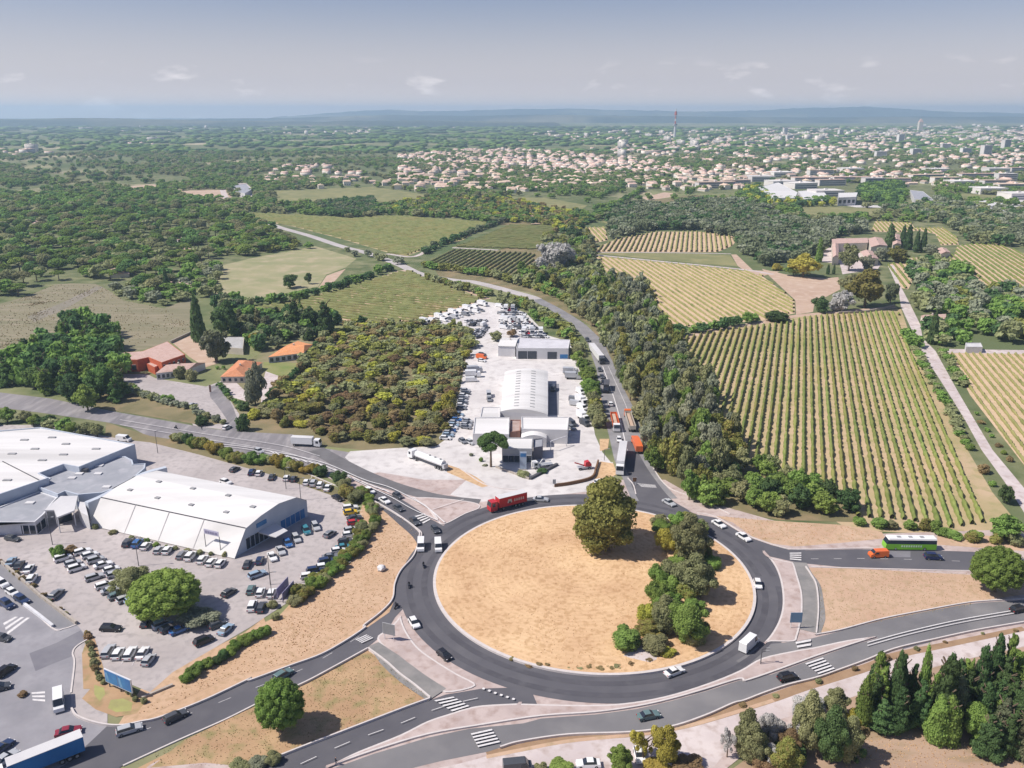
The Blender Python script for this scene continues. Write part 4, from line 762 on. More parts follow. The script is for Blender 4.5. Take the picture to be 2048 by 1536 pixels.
# ------------------------------------------------------------------ signs, boards, lamp posts
root = empty('billboard', W('B', 880, 985)); rz = ang2('B', 790, 900, 180, 80); root.rotation_euler.z = rz; tag(root, 'wide blue billboard in two panels on short posts at the car park corner', 'billboard')
MB().box(-3.9, 3.9, -.12, .12, 1.3, 4.4).obj('frame', M_FRAME, root)
for k, x in enumerate((-3.75, .08)):
    pn = MB().box(x, x + 3.67, -.17, -.125, 1.5, 4.25).obj('poster', M_BLUEP, root)
    MB().hexa([(x + .5, -.2, 1.7), (x + 1.3, -.2, 1.7), (x + 1.3, -.172, 1.7), (x + .5, -.172, 1.7), (x + .2, -.2, 3.7), (x + .8, -.2, 3.7), (x + .8, -.172, 3.7), (x + .2, -.172, 3.7)]).obj('print', mat('pale blue print', (.18, .36, .55)), pn)
for x in (-3.3, 0, 3.3): MB().box(x - .1, x + .1, .13, .3, 0, 4.2).obj('post', M_DGREY, root)
for (c, x, y, dx, dy, h, lab) in (('C', 575, 1165, 80, -90, 2.4, 'long mauve hoarding by the parked cars, leaning rear board'), ('C', 615, 1190, 80, -90, 2.2, 'long blue-mauve hoarding by the hedge, front board')):
    root = empty('hoarding', W(c, x, y)); root.rotation_euler.z = ang2(c, x, y, dx, dy); tag(root, lab, 'hoarding'); MB().box(-.5, 5.2, -.08, .08, .7, .7 + h).obj('board', M_PURP, root)
    for xx in (-.2, 2.3, 4.9): MB().box(xx - .06, xx + .06, .085, .2, 0, 2.6).obj('post', M_DGREY, root)
def sign(name, c, x, y, h, w, hh, m, label, rz=0.0):
    root = empty(name, W(c, x, y), rz); tag(root, label, 'road sign'); 
    for s in (-1, 1): MB().cyl((s * w * .38, 0, 0), .07, h, n=8).obj('post', M_FRAME, root)
    p = MB().box(-w / 2, w / 2, -.09, -.072, h - hh, h).obj('panel', m, root); MB().box(-w / 2 - .06, w / 2 + .06, -.071, -.03, h - hh - .06, h + .06).obj('frame', M_FRAME, p)
M_SGREY = mat('sign back grey', (.30, .30, .31))
sign('direction_sign', 'D', 1020, 300, 4.4, 2.9, 2.7, M_SGREY, 'square grey-backed direction sign on the left traffic island', R(-20))
sign('direction_sign', 'F', 600, 1130, 4.2, 2.6, 2.5, mat('sign blue grey', (.16, .26, .38)), 'blue direction sign on the right traffic island')
sign('direction_sign', 'E', 1348, 330, 2.6, 1.2, 1.4, M_WOODB, 'small brown sign where the north road meets the roundabout')
sign('direction_sign', 'E', 762, 345, 2.6, .9, 1.4, M_SGREY, 'small grey sign at the left end of the curved yard wall')
sign('direction_sign', 'U', 985, 560, 3.4, .8, 3.0, mat('brown pillar', (.24, .14, .11)), 'narrow brown pillar sign at the mouth of the side road')
def lamp(c, x, y, h=8, label=''):
    root = empty('street_lamp', W(c, x, y)); tag(root, label, 'street lamp'); MB().cyl((0, 0, 0), .11, h, n=8, r2=.06).obj('pole', M_DGREY, root)
    mb = MB(); strut(mb, (0, 0, h), (1.1, 0, h + .25), .05); mb.obj('arm', M_DGREY, root); MB().box(.9, 1.6, -.15, .15, h + .18, h + .32).obj('lamp_head', M_SGREY, root)
for a in (('A', 1015, 1215, 8, 'thin lamp post in the car park between the white hall and the pine'), ('A', 385, 1060, 8, 'thin lamp post in front of the glazed shop'), ('C', 515, 1060, 8, 'thin lamp post among the cars before the hall facade'),
          ('C', 530, 1190, 8, 'thin lamp post beside the mauve hoardings'), ('C', 630, 360, 7, 'thin lamp post behind the far end of the white hall'), ('C', 738, 440, 7, 'thin lamp post at the blue corner of the hall'),
          ('A', 1155, 390, 8, 'thin lamp post behind the warehouse by the road hedge'), ('L', 365, 960, 4, 'short lamp post at the edge of the left vineyard'), ('E', 1128, 150, 4, 'short lamp post beside the red crane machine'),
          ('G', 1905, 480, 4, 'pale short post on the island near the white van'), ('H', 120, 470, 3, 'small pale post on the right splitter island')): lamp(*a)
# distant towers
root = empty('broadcast_tower', W('f', 1349, 277)); tag(root, 'tall red and white broadcasting mast on the horizon above the town', 'mast')
MB().cyl((0, 0, 0), 6.5, 56, n=14, r2=4.5).obj('shaft', M_WHITE, root); MB().cyl((0, 0, 56), 8.5, 7, n=14).obj('platform', M_SGREY, root)
for k in range(6): MB().cyl((0, 0, 63.01 + k * 10.5), 3.6 - .3 * k, 10.5, n=8, r2=3.4 - .3 * k).obj('mast_section', (mat('mast red', (.5, .12, .10)), M_WHITE)[k % 2], root)
MB().cyl((0, 0, 98), 6.0, 15, n=10, r2=5.0).obj('antenna_drum', MATS['mast red'], root)
root = empty('church_tower', W('f', 1839, 263)); tag(root, 'pale square church tower standing over the far right of the town', 'church tower'); MB().box(-12, 12, -12, 12, 0, 55).obj('tower', M_PLAST, root); MB().box(-12, 12, -12, 12, 55.01, 75, tx=10, ty=10).obj('roof', M_TILEP, root)
# ------------------------------------------------------------------ vehicles
M_TYRE = mat('tyre rubber', (.02, .02, .02), (.03, .03, .03)); M_CGLASS = mat('car glass', (.02, .025, .035), (.03, .035, .045), rough=.08, spec=.7)
PC = {'white': (.78, .78, .78), 'silver': (.45, .46, .48), 'grey': (.20, .21, .23), 'dark grey': (.075, .08, .09), 'black': (.02, .02, .025), 'blue': (.05, .15, .38), 'dark blue': (.03, .05, .12), 'navy': (.02, .03, .09),
      'red': (.50, .03, .04), 'dark red': (.26, .03, .05), 'orange': (.75, .16, .04), 'yellow': (.75, .50, .04), 'teal': (.05, .22, .28), 'grey green': (.13, .20, .20), 'silver blue': (.30, .40, .50), 'beige': (.5, .46, .4)}
def pmat(c): 
    m = mat('paint ' + c, PC[c], tuple(v * .93 for v in PC[c]), scale=.5, rough=.28, spec=.5); return m
wheel_me = {}
def wheel_mesh(r, w):
    k = (r, w)
    if k not in wheel_me:
        wheel_me[k] = MB().cyl((0, -w / 2, 0), r, w, 'y', 14, 0).cyl((0, -w / 2 - .012, 0), r * .55, w + .024, 'y', 10, 1).mesh('wheel', [M_TYRE, M_SGREY])
    return wheel_me[k]
def wheels(root, xs, y, r, w):
    for x in xs:
        for s in (-1, 1): o = bpy.data.objects.new('wheel', wheel_mesh(r, w)); COL.objects.link(o); o.parent = root; o.location = (x, s * y, r)
def cmesh(kind):
    if kind == 'hatchback': L_, g0, g1, t0, t1, zb, zt = 2.02, -1.85, 1.02, -1.45, .30, .93, 1.42
    elif kind == 'saloon': L_, g0, g1, t0, t1, zb, zt = 2.25, -1.55, .95, -.95, .25, .90, 1.38
    elif kind == 'estate': L_, g0, g1, t0, t1, zb, zt = 2.28, -2.12, 1.0, -1.85, .28, .92, 1.43
    else: L_, g0, g1, t0, t1, zb, zt = 2.2, -2.0, 1.15, -1.75, .45, 1.05, 1.66
    body = MB().side([(-L_ + .05, .3), (-L_, .62), (-L_ + .08, zb - .03), (g0, zb), (g1, zb), (L_ - .25, zb - .16), (L_, .6), (L_ - .02, .3)], -.88, .88, 0, .05).mesh('body', [])
    g = MB().hexa([(g0, -.80, zb + .004), (g1, -.80, zb + .004), (g1, .80, zb + .004), (g0, .80, zb + .004), (t0, -.62, zt), (t1, -.62, zt), (t1, .62, zt), (t0, .62, zt)]).mesh('glasshouse', [M_CGLASS])
    r = MB().box(t0 - .02, t1 + .02, -.65, .65, zt + .002, zt + .06, tx=.08, ty=.06).mesh('roof', [])
    li = MB().box(L_ - .10, L_ + .015, -.17, .17, .56, .72).mesh('headlight', [M_FRAME])
    tl = MB().box(-L_ - .015, -L_ + .1, -.16, .16, .62, .78).mesh('tail_light', [mat('tail light red', (.4, .02, .02))])
    return dict(body=body, glasshouse=g, roof=r, headlight=li, tail_light=tl, L=L_)
CM = {k: cmesh(k) for k in ('hatchback', 'saloon', 'estate', 'suv')}
cmats = {}
def cpart(kind, part, color):
    k = (kind, part, color)
    if k not in cmats: me = CM[kind][part].copy(); me.materials.append(pmat(color)); cmats[k] = me
    return cmats[k]
RV = random.Random(5)
def place(root, c, x, y, dx, dy, zc): p = W(c, x, y, zc); root.location = (p[0], p[1], topz(p[0], p[1]) + .006); a = W(c, x - dx / 2, y - dy / 2, zc); b = W(c, x + dx / 2, y + dy / 2, zc); root.rotation_euler = (0, 0, math.atan2(b[1] - a[1], b[0] - a[0]))
def car(c, x, y, dx, dy, color, label, group=None, kind=None):
    kind = kind or RV.choice(['hatchback', 'hatchback', 'saloon', 'estate', 'suv'])
    root = empty('parked_car' if group and 'parked' in group else 'car'); tag(root, label, 'car', group); place(root, c, x, y, dx, dy, .7); k = RV.uniform(.96, 1.04); root.scale = (k, k, k)
    for part in ('body', 'roof'): o = bpy.data.objects.new(part, cpart(kind, part, color)); COL.objects.link(o); o.parent = root
    for part, y0 in (('glasshouse', 0), ('headlight', .62), ('headlight', -.62), ('tail_light', .65), ('tail_light', -.65)): o = bpy.data.objects.new(part, CM[kind][part]); COL.objects.link(o); o.parent = root; o.location.y = y0
    wheels(root, (-CM[kind]['L'] * .62, CM[kind]['L'] * .63), .80, .31, .2); return root
def van(c, x, y, dx, dy, color, label, group=None, L_=2.6, H_=2.2):
    root = empty('van'); tag(root, label, 'van', group); place(root, c, x, y, dx, dy, 1.0)
    MB().side([(-L_, .35), (-L_, H_ - .1), (-L_ + .1, H_), (L_ - 1.3, H_), (L_ - .7, 1.3), (L_ - .08, 1.08), (L_, .6), (L_, .35)], -.95, .95, 0, .1).obj('body', pmat(color), root)
    MB().hexa([(L_ - 1.24, -.78, H_ - .03), (L_ - .70, -.86, 1.34), (L_ - .70, .86, 1.34), (L_ - 1.24, .78, H_ - .03), (L_ - 1.20, -.78, H_ + .0), (L_ - .66, -.86, 1.38), (L_ - .66, .86, 1.38), (L_ - 1.20, .78, H_ + .0)]).obj('windscreen', M_CGLASS, root)
    for s in (-1, 1): y0 = s * .955; y1 = s * .90; MB().hexa([(L_ - 2.1, y0, 1.25), (L_ - .95, y0, 1.25), (L_ - .95, y1, 1.25), (L_ - 2.1, y1, 1.25), (L_ - 2.1, y0 * .97, H_ - .3), (L_ - 1.35, y0 * .97, H_ - .3), (L_ - 1.35, y1, H_ - .3), (L_ - 2.1, y1, H_ - .3)]).obj('side_window', M_CGLASS, root)
    wheels(root, (-L_ * .6, L_ * .62), .86, .35, .24); return root
def between(name, label, cat, a, b, group=None):        # rear point a, front point b on the ground
    a, b = V2(a), V2(b); m = (a + b) / 2; root = empty(name, (m[0], m[1], topz(m[0], m[1]) + .006), math.atan2(b[1] - a[1], b[0] - a[0])); tag(root, label, cat, group); return root, float(np.linalg.norm(b - a)) / 2
def cab(root, x1, col, h=3.1, w=1.22, L_=2.2):
    c_ = MB().side([(x1 - L_, .6), (x1 - L_, h), (x1 - .35, h), (x1, h * .55), (x1, .45), (x1 - .3, .4)], -w, w, 0, .04).obj('cab', pmat(col), root)
    MB().hexa([(x1 - .30, -w * .86, h - .08), (x1 + .015, -w * .9, h * .57), (x1 + .015, w * .9, h * .57), (x1 - .30, w * .86, h - .08), (x1 - .26, -w * .86, h - .05), (x1 + .05, -w * .9, h * .58), (x1 + .05, w * .9, h * .58), (x1 - .26, w * .86, h - .05)]).obj('windscreen', M_CGLASS, c_)
    for s in (-1, 1): MB().box(x1 - 1.5, x1 - .6, s * w - .012, s * w + .012, h * .56, h * .86).obj('side_window', M_CGLASS, c_)
def semi(label, a, b, cabc, topc, sidem, group=None, name='articulated_lorry', h=3.95, deco=None, w=1.27):
    root, hl = between(name, label, 'lorry', a, b, group); cab(root, hl, cabc, h * .82, w)
    tr = MB().box(-hl, hl - 2.75, -w, w, 1.05, h).obj('trailer', sidem, root); MB().box(-hl - .02, hl - 2.73, -w - .02, w + .02, h + .004, h + .07).obj('trailer_roof', topc, tr)
    if deco: deco(tr, hl, w, h)
    MB().box(-hl + .3, hl - .6, -.5, .5, .6, 1.04).obj('chassis', M_DGREY, root)
    wheels(root, (-hl + 1.4, -hl + 2.6, -hl + 3.8, hl - 4.2, hl - 1.2) if hl > 6 else (-hl + 1.2, hl - 1.2), w - .18, .5, .3); return root
def boxlorry(label, a, b, cabc, boxm, roofm=None, group=None, h=3.4, name='box_lorry'): return semi(label, a, b, cabc, roofm or M_WHITE, boxm, group, name, h, w=1.15)
def tipper(label, a, b, cabc, load, group=None):
    root, hl = between('tipper_lorry', label, 'lorry', a, b, group); cab(root, hl, cabc, 2.9); 
    bd = MB().box(-hl, hl - 2.5, -1.2, -1.08, 1.2, 2.6).box(-hl, hl - 2.5, 1.08, 1.2, 1.2, 2.6).box(-hl, -hl + .12, -1.079, 1.079, 1.2, 2.6).box(hl - 2.62, hl - 2.5, -1.079, 1.079, 1.2, 2.8).box(-hl + .121, hl - 2.621, -1.079, 1.079, 1.2, 1.35).obj('tipper_body', pmat(load), root)
    MB().box(-hl + .2, hl - 2.7, -1.0, 1.0, 1.352, 2.2, tx=.8, ty=.5).obj('load', M_BARE, bd); MB().box(-hl + .2, hl - .4, -.45, .45, .6, 1.19).obj('chassis', M_DGREY, root); wheels(root, (-hl + 1.1, -hl + 2.3, hl - 1.2), 1.05, .5, .3); return root

# --- cars parked in rows: (sheet, x, y, colour); heading shared by the row
OD = ['first', 'second', 'third', 'fourth', 'fifth', 'sixth', 'seventh', 'eighth', 'ninth', 'tenth', 'eleventh', 'twelfth', 'thirteenth', 'fourteenth', 'fifteenth', 'sixteenth', 'seventeenth', 'eighteenth']
def row(desc, c, hd, cars, frm='left', group='cars parked outside the shops'):
    for k, e in enumerate(cars):
        kd = None
        if len(e) > 3: kd = e[3]
        h = hd if len(e) < 6 else (e[4], e[5])
        kd = kd or RV.choice(['hatchback', 'hatchback', 'saloon', 'estate', 'suv'])
        wd = {'suv': 'tall car', 'saloon': 'saloon car', 'estate': 'estate car'}.get(kd, kd)
        car(c, e[0], e[1], h[0] + RV.uniform(-1.5, 1.5), h[1] + RV.uniform(-1.5, 1.5), e[2], f"{e[2]} {wd}, {OD[k]} from the {frm} {desc}", group, kd)
row('along the big white hall', 'A', (40, -46), [(935, 1042, 'dark grey'), (1005, 1048, 'blue'), (1065, 1066, 'white'), (1160, 1095, 'silver'), (1225, 1096, 'white'), (1330, 1130, 'grey'), (1392, 1142, 'white'), (1480, 1165, 'white'), (1545, 1185, 'white'), (1612, 1192, 'white')])
row('in the upper line beside the olive tree', 'A', (74, -22), [(600, 1105, 'white'), (655, 1132, 'white'), (700, 1168, 'silver'), (752, 1202, 'white'), (812, 1236, 'white'), (838, 1272, 'silver')])
row('in the lower line beside the olive tree', 'A', (74, -22), [(460, 1155, 'white'), (530, 1192, 'silver'), (560, 1228, 'white', 'suv'), (690, 1292, 'silver'), (768, 1352, 'white'), (805, 1388, 'silver'), (862, 1430, 'grey')])
row('of the line along the ramp wall', 'A', (34, -52), [(80, 1178, 'silver blue'), (138, 1206, 'dark grey'), (210, 1232, 'white'), (232, 1306, 'white')])
row('of the line at the lower left edge', 'A', (60, 36), [(12, 1340, 'white'), (88, 1402, 'white'), (158, 1455, 'dark blue'), (50, 1492, 'dark blue')], frm='top')
row('beyond the hall by the road hedge', 'C', (17, -34), [(252, 212, 'dark grey', None, 45, -25), (378, 232, 'dark blue'), (430, 240, 'white'), (524, 268, 'dark grey'), (632, 276, 'white'), (684, 282, 'dark grey'), (778, 306, 'white'), (830, 314, 'silver'), (880, 328, 'white'), (934, 346, 'white')])
row('facing the blue hall facade', 'C', (22, 38), [(345, 905, 'dark grey', None, 20, -45), (436, 878, 'dark blue', None, 20, -45), (528, 850, 'white'), (590, 806, 'silver'), (642, 752, 'blue', 'hatchback'), (704, 716, 'silver'), (776, 660, 'teal'), (845, 630, 'silver')])
row('along the curved hedge', 'C', (54, -8), [(1098, 492, 'white'), (1100, 526, 'yellow', 'hatchback'), (1128, 566, 'dark grey'), (1126, 602, 'red', 'hatchback'), (1102, 655, 'silver'), (1090, 690, 'white'), (1062, 738, 'dark grey'), (1050, 780, 'teal'), (1012, 806, 'white'), (955, 850, 'grey'), (925, 888, 'dark blue'), (905, 926, 'white'), (838, 952, 'dark blue', 'suv'), (800, 992, 'white')], frm='top')
row('of the short block beside the hoardings', 'C', (20, -50), [(372, 1092, 'grey green'), (442, 1112, 'white'), (524, 1118, 'white'), (382, 1212, 'white'), (450, 1220, 'dark grey')])
row('of the group by the billboard', 'B', (34, -56), [(790, 678, 'silver'), (862, 696, 'white'), (950, 694, 'white'), (1042, 692, 'white'), (1085, 742, 'silver', None, 46, -60)])
row('in the shade below the round pine', 'B', (60, -24), [(1068, 468, 'dark grey', None, 24, -40), (1188, 482, 'silver blue'), (1232, 512, 'dark grey'), (1312, 522, 'blue'), (1440, 442, 'silver blue'), (1590, 482, 'dark grey'), (1650, 518, 'silver blue', None, 48, -44), (1490, 602, 'black')])
row('half hidden left of the round pine', 'B', (50, -20), [(850, 272, 'grey green'), (925, 292, 'silver'), (980, 300, 'silver blue')])
G1 = 'cars in the car park lanes'
for c, x, y, dx, dy, col, lab, kd in (('B', 810, 510, 72, 2, 'black', 'black estate car crossing the empty lower car park lane', 'estate'), ('A', 410, 1418, 46, -42, 'grey', 'grey car alone in the open lane left of the olive tree', 'estate'),
      ('C', 418, 980, 72, -26, 'silver blue', 'silver-blue estate driving across the lane before the hall', 'estate'), ('C', 210, 1112, 46, -30, 'dark grey', 'dark grey car alone in the lane right of the pine', 'hatchback'),
      ('C', 948, 685, 38, -26, 'grey', 'grey hatchback driving in the lane before the blue facade', 'hatchback'), ('C', 1006, 420, 42, 24, 'black', 'black car at the top bend of the car park by the hedge', 'saloon'),
      ('A', 92, 1010, 82, 14, 'dark grey', 'dark car stopped in front of the glazed shop windows', 'estate'), ('A', 1650, 597, 46, 14, 'white', 'white car behind the far end of the white hall', 'hatchback'),
      ('B', 500, 1265, 66, -14, 'dark red', 'dark red car turning beside the blue trailer', 'saloon'), ('B', 945, 1252, 86, -26, 'silver', 'silver estate waiting at the bottom left junction', 'estate'),
      ('B', 1282, 1156, 80, -38, 'dark grey', 'dark grey car following the silver estate on the lower left road', 'estate'), ('B', 40, 822, 60, -40, 'black', 'black car at the left edge of the store street', 'suv'),
      ('B', 18, 580, 60, 10, 'dark grey', 'dark car half out of frame beside the zebra crossing at left', 'hatchback'), ('B', 10, 1385, 52, -40, 'dark blue', 'dark blue car at the bottom left edge above a silver one', 'saloon'),
      ('B', 42, 1462, 52, -36, 'silver', 'silver car at the bottom left edge behind the trailer', 'saloon'), ('B', -10, 945, 40, -10, 'dark grey', 'dark car cut off by the left frame edge', 'hatchback'),
      ('D', 240, 545, 66, -42, 'grey green', 'grey-green car passing behind the lone round tree', 'estate'), ('J', 1000, 856, 60, -32, 'white', 'white car leaving the side road by the houses', 'hatchback'),
      ('J', 1235, 1028, 50, 18, 'silver', 'silver car on the striped approach road', 'hatchback'), ('J', 748, 692, 60, -32, 'silver', 'silver car on the forecourt of the houses', 'estate'),
      ('C', 1240, 370, 44, 26, 'white', 'white car, first of the queue nearing the roundabout', 'hatchback'), ('C', 1350, 440, 46, 28, 'white', 'white car, second in the near lane of the approach queue', 'saloon'),
      ('C', 1446, 404, 46, 26, 'dark grey', 'dark grey car in the far lane of the approach queue', 'hatchback'), ('C', 1452, 494, 48, 32, 'dark grey', 'dark grey car, third in the near lane of the queue', 'saloon'),
      ('C', 1570, 592, 38, 40, 'dark grey', 'dark grey car standing on the zebra crossing of the approach', 'saloon'), ('C', 1722, 652, 32, 46, 'dark grey', 'dark grey car entering the roundabout at the left', 'hatchback'),
      ('C', 1566, 1335, 32, 50, 'white', 'white car on the lower left of the roundabout', 'hatchback'), ('D', 1420, 398, 52, 44, 'black', 'black car with bright roof panel lower left on the roundabout', 'hatchback'),
      ('G', 1275, 522, 74, -28, 'white', 'white car on the bottom right of the roundabout', 'saloon'), ('G', 1088, 842, 70, -14, 'grey green', 'grey-green car alone on the lower bypass road', 'saloon'),
      ('H', 320, 562, 72, -16, 'black', 'black car by the large zebra on the lower bypass', 'suv'), ('H', 2012, 66, 60, -12, 'black', 'black car at the right frame edge on the bypass', 'suv'),
      ('F', 120, 466, 42, 26, 'white', 'white car at upper right of the roundabout, leading one', 'saloon'), ('F', 276, 548, 44, 28, 'white', 'white car at upper right of the roundabout, following one', 'saloon'),
      ('F', 366, 845, 12, 46, 'white', 'white car on the right side of the roundabout', 'hatchback'), ('F', 1475, 675, 60, 3, 'navy', 'navy blue car behind the green coach', 'suv'),
      ('E', 662, 432, 62, 3, 'silver', 'silver car behind the red lorry', 'saloon'), ('E', 1602, 456, 46, 26, 'silver', 'silver car leaving the roundabout at the top', 'saloon'),
      ('E', 1096, 305, 40, -12, 'white', 'white car half hidden behind the big roundabout tree', 'hatchback'), ('G', 645, 1192, -64, 2, 'white', 'white car parked at the bottom edge between bushes', 'saloon'),
      ('G', 1020, 1130, 10, 40, 'white', 'white car mostly hidden behind the yellow-green bottom tree', 'hatchback'), ('I', 1540, 832, -12, -34, 'white', 'white car alone halfway up the north road', 'hatchback'),
      ('I', 1602, 1092, 8, 36, 'white', 'white car between the orange tipper and the white lorry', 'hatchback'), ('I', 1462, 582, 8, 24, 'dark grey', 'dark car just behind the dark-cabbed lorry on the north road', 'hatchback'),
      ('I', 1478, 632, 8, 24, 'dark grey', 'dark car in the middle of the north road queue', 'saloon'), ('I', 1490, 676, 8, 24, 'black', 'black car fourth in the north road queue', 'hatchback'),
      ('I', 1372, 366, 16, 20, 'dark grey', 'dark car at the far end of the north road queue', 'suv'), ('F', 1640, 655, 50, 3, 'silver', 'x', None)):
    if lab != 'x': car(c, x, y, dx, dy, col, lab, G1 if c in 'A' else 'cars driving on the roads', kd)
van('C', 1615, 768, -3, 60, 'white', 'white van entering the roundabout, left one of the pair', 'white vans on the roundabout'); van('C', 1742, 772, 5, 60, 'white', 'white van on the roundabout, right one of the pair', 'white vans on the roundabout')
van('G', 1822, 318, 50, -46, 'white', 'large white van at the lower right of the roundabout', 'white vans on the roundabout', L_=3.0, H_=2.6); van('A', 905, 282, 80, 8, 'white', 'white van behind the warehouse by the road')
van('B', 428, 1045, 2, 66, 'white', 'white van with blue windscreen stopping at the lower left zebra', L_=2.9, H_=2.5); van('F', 1128, 655, -62, 2, 'orange', 'orange-red van in front of the green coach', L_=2.4, H_=2.0)
van('G', 130, 1215, 60, -6, 'dark grey', 'dark grey van cut by the bottom frame edge')
# --- lorries and the coach
M_REDP, M_BLUET = mat('red tarpaulin', (.50, .03, .035), (.40, .025, .03), scale=.4, rough=.5), mat('blue tarpaulin', (.02, .13, .34), (.03, .17, .42), scale=.3, rough=.5)
def logo(tr, hl, w, h):
    M_LG, M_LD = mat('cream print', (.55, .50, .45)), mat('dark print', (.05, .06, .05))
    s = 1 if True else -1
    for x0, x1, z0, z1, m in ((-1.0, .6, 2.0, 3.1, M_LG), (-.6, .2, 1.9, 2.5, M_LD)): MB().box(x0, x1, w + .004, w + .03 + (.02 if m is M_LD else 0), z0, z1, tx=.25).obj('logo', m, tr)
    for k in range(5): x = -1.6 - k * .72; MB().box(x - .5, x, w + .004, w + .03, 2.15, 2.95, tx=.1).box(x - .38, x - .14, w + .031, w + .04, 2.35, 2.7).obj('letter', M_LG, tr)
semi('red articulated lorry with a red tarpaulin trailer circling the roundabout top', W('E', 548, 462), W('E', 285, 528), 'red', M_WHITE, M_REDP, deco=logo)
semi('white articulated lorry waiting at the roundabout end of the north road', W('I', 1632, 1185), W('I', 1605, 1362), 'white', M_WHITE, pmat('white'))
semi('articulated trailer with white roof and deep blue sides at the bottom left corner', W('B', 620, 1415), W('B', -60, 1690), 'white', M_WHITE, M_BLUET)
semi('white lorry with a dark cab high up the north road', W('I', 1400, 442), W('I', 1482, 548), 'dark grey', M_WHITE, pmat('white'), h=3.6)
boxlorry('square white box lorry on the verge of the striped approach road', W('J', 1480, 990), W('J', 1690, 1000), 'white', pmat('white'), h=3.3)
boxlorry('black-and-white box lorry in the north road queue', W('I', 1512, 705), W('I', 1506, 760), 'black', pmat('dark grey'), M_DGREY, h=3.0)
tipper('orange tipper lorry with a white cab coming down the north road', W('I', 1560, 940), W('I', 1585, 1045), 'white', 'orange'); tipper('brown tipper lorry with its body raised beside the orange one', W('I', 1700, 1045), W('I', 1660, 920), 'orange', 'beige')
boxlorry('orange-red lorry driving away up the north road', W('I', 1750, 1205), W('I', 1712, 1110), 'orange', pmat('orange'), pmat('orange'), h=2.9)
root, hl = between('coach', 'lime green coach with white roof on the right-hand road', 'coach', W('F', 1478, 626), W('F', 1158, 622))
M_LIME = mat('lime paint', (.20, .50, .03), (.17, .44, .03), rough=.35, spec=.5)
MB().side([(-hl, .35), (-hl, 1.9), (hl - .15, 1.9), (hl, .9), (hl - .05, .35)], -1.27, 1.27).obj('body', M_LIME, root); MB().side([(-hl + .05, 1.902), (-hl + .1, 3.0), (hl - .7, 3.0), (hl - .17, 1.902)], -1.25, 1.25, 0, .08).obj('window_band', M_GLASS, root)
rf = MB().box(-hl + .05, hl - .65, -1.22, 1.22, 3.002, 3.4, tx=.1, ty=.12).obj('roof', pmat('white'), root)
for x in (-3, 0, 3): MB().box(x - .5, x + .5, -.4, .4, 3.4, 3.5).obj('hatch', M_SGREY, rf)
for k in range(9): x = 2.6 - k * .62; MB().box(x - .42, x, 1.272, 1.29, 1.05, 1.62, tx=.06).obj('letter', mat('pale print', (.62, .74, .60)), root)
wheels(root, (-hl + 3.0, hl - 2.7), 1.12, .5, .3)
root, hl = between('tanker_lorry', 'white cement tanker lorry parked on the pale concrete apron', 'lorry', W('I', 330, 1320), W('I', 75, 1222)); cab(root, hl, 'white', 3.0)
tk = MB().cyl((-hl + .6, 0, 2.15), 1.1, hl * 2 - 4.0, 'x', 16).obj('tank', pmat('white'), root); MB().box(-hl + .2, hl - .8, -.5, .5, .6, 1.1).obj('chassis', M_DGREY, root)
for x in (-hl + 2, -hl + 4.5, -hl + 7): MB().cyl((x, 0, 3.2), .35, .3, n=10).obj('hatch', M_SGREY, tk)
MB().box(-hl - .6, -hl + .5, -.9, .9, .8, 2.2, tx=.2).obj('rear_hopper', pmat('silver'), root); wheels(root, (-hl + .9, -hl + 2.1, -hl + 3.3, hl - 4, hl - 1.2), 1.0, .5, .3)
# machines in the yard
root = empty('crane_machine', W('I', 1345, 1310)); root.rotation_euler.z = R(15); tag(root, 'small red crane machine standing on the yard concrete', 'machine'); MB().box(-2.2, 2.4, -.9, .9, .5, 1.1).obj('chassis', pmat('silver'), root); MB().side([(.2, 1.11), (.3, 2.6), (1.6, 2.8), (2.3, 1.9), (2.3, 1.11)], -.85, .85).obj('engine_cover', pmat('red'), root)
mb = MB(); strut(mb, (.1, 0, 1.3), (-3.2, 0, 2.6), .16); mb.obj('boom', pmat('red'), root); wheels(root, (-1.5, 1.5), .9, .5, .3)
root = empty('recovery_truck', W('I', 1035, 1298)); root.rotation_euler.z = R(20); tag(root, 'white recovery truck with folded crane behind the dark planter', 'truck'); cab(root, -1.2, 'white', 2.5, 1.05, 2.0); MB().box(-1.1, 3.6, -1.05, 1.05, .95, 1.2).obj('flat_bed', pmat('silver'), root); mb = MB(); strut(mb, (-.8, 0, 1.2), (.4, 0, 2.9), .15); strut(mb, (.4, 0, 2.9), (3.3, 0, 2.0), .12); mb.obj('crane_arm', pmat('white'), root); wheels(root, (-2.2, 2.2), .95, .45, .28)
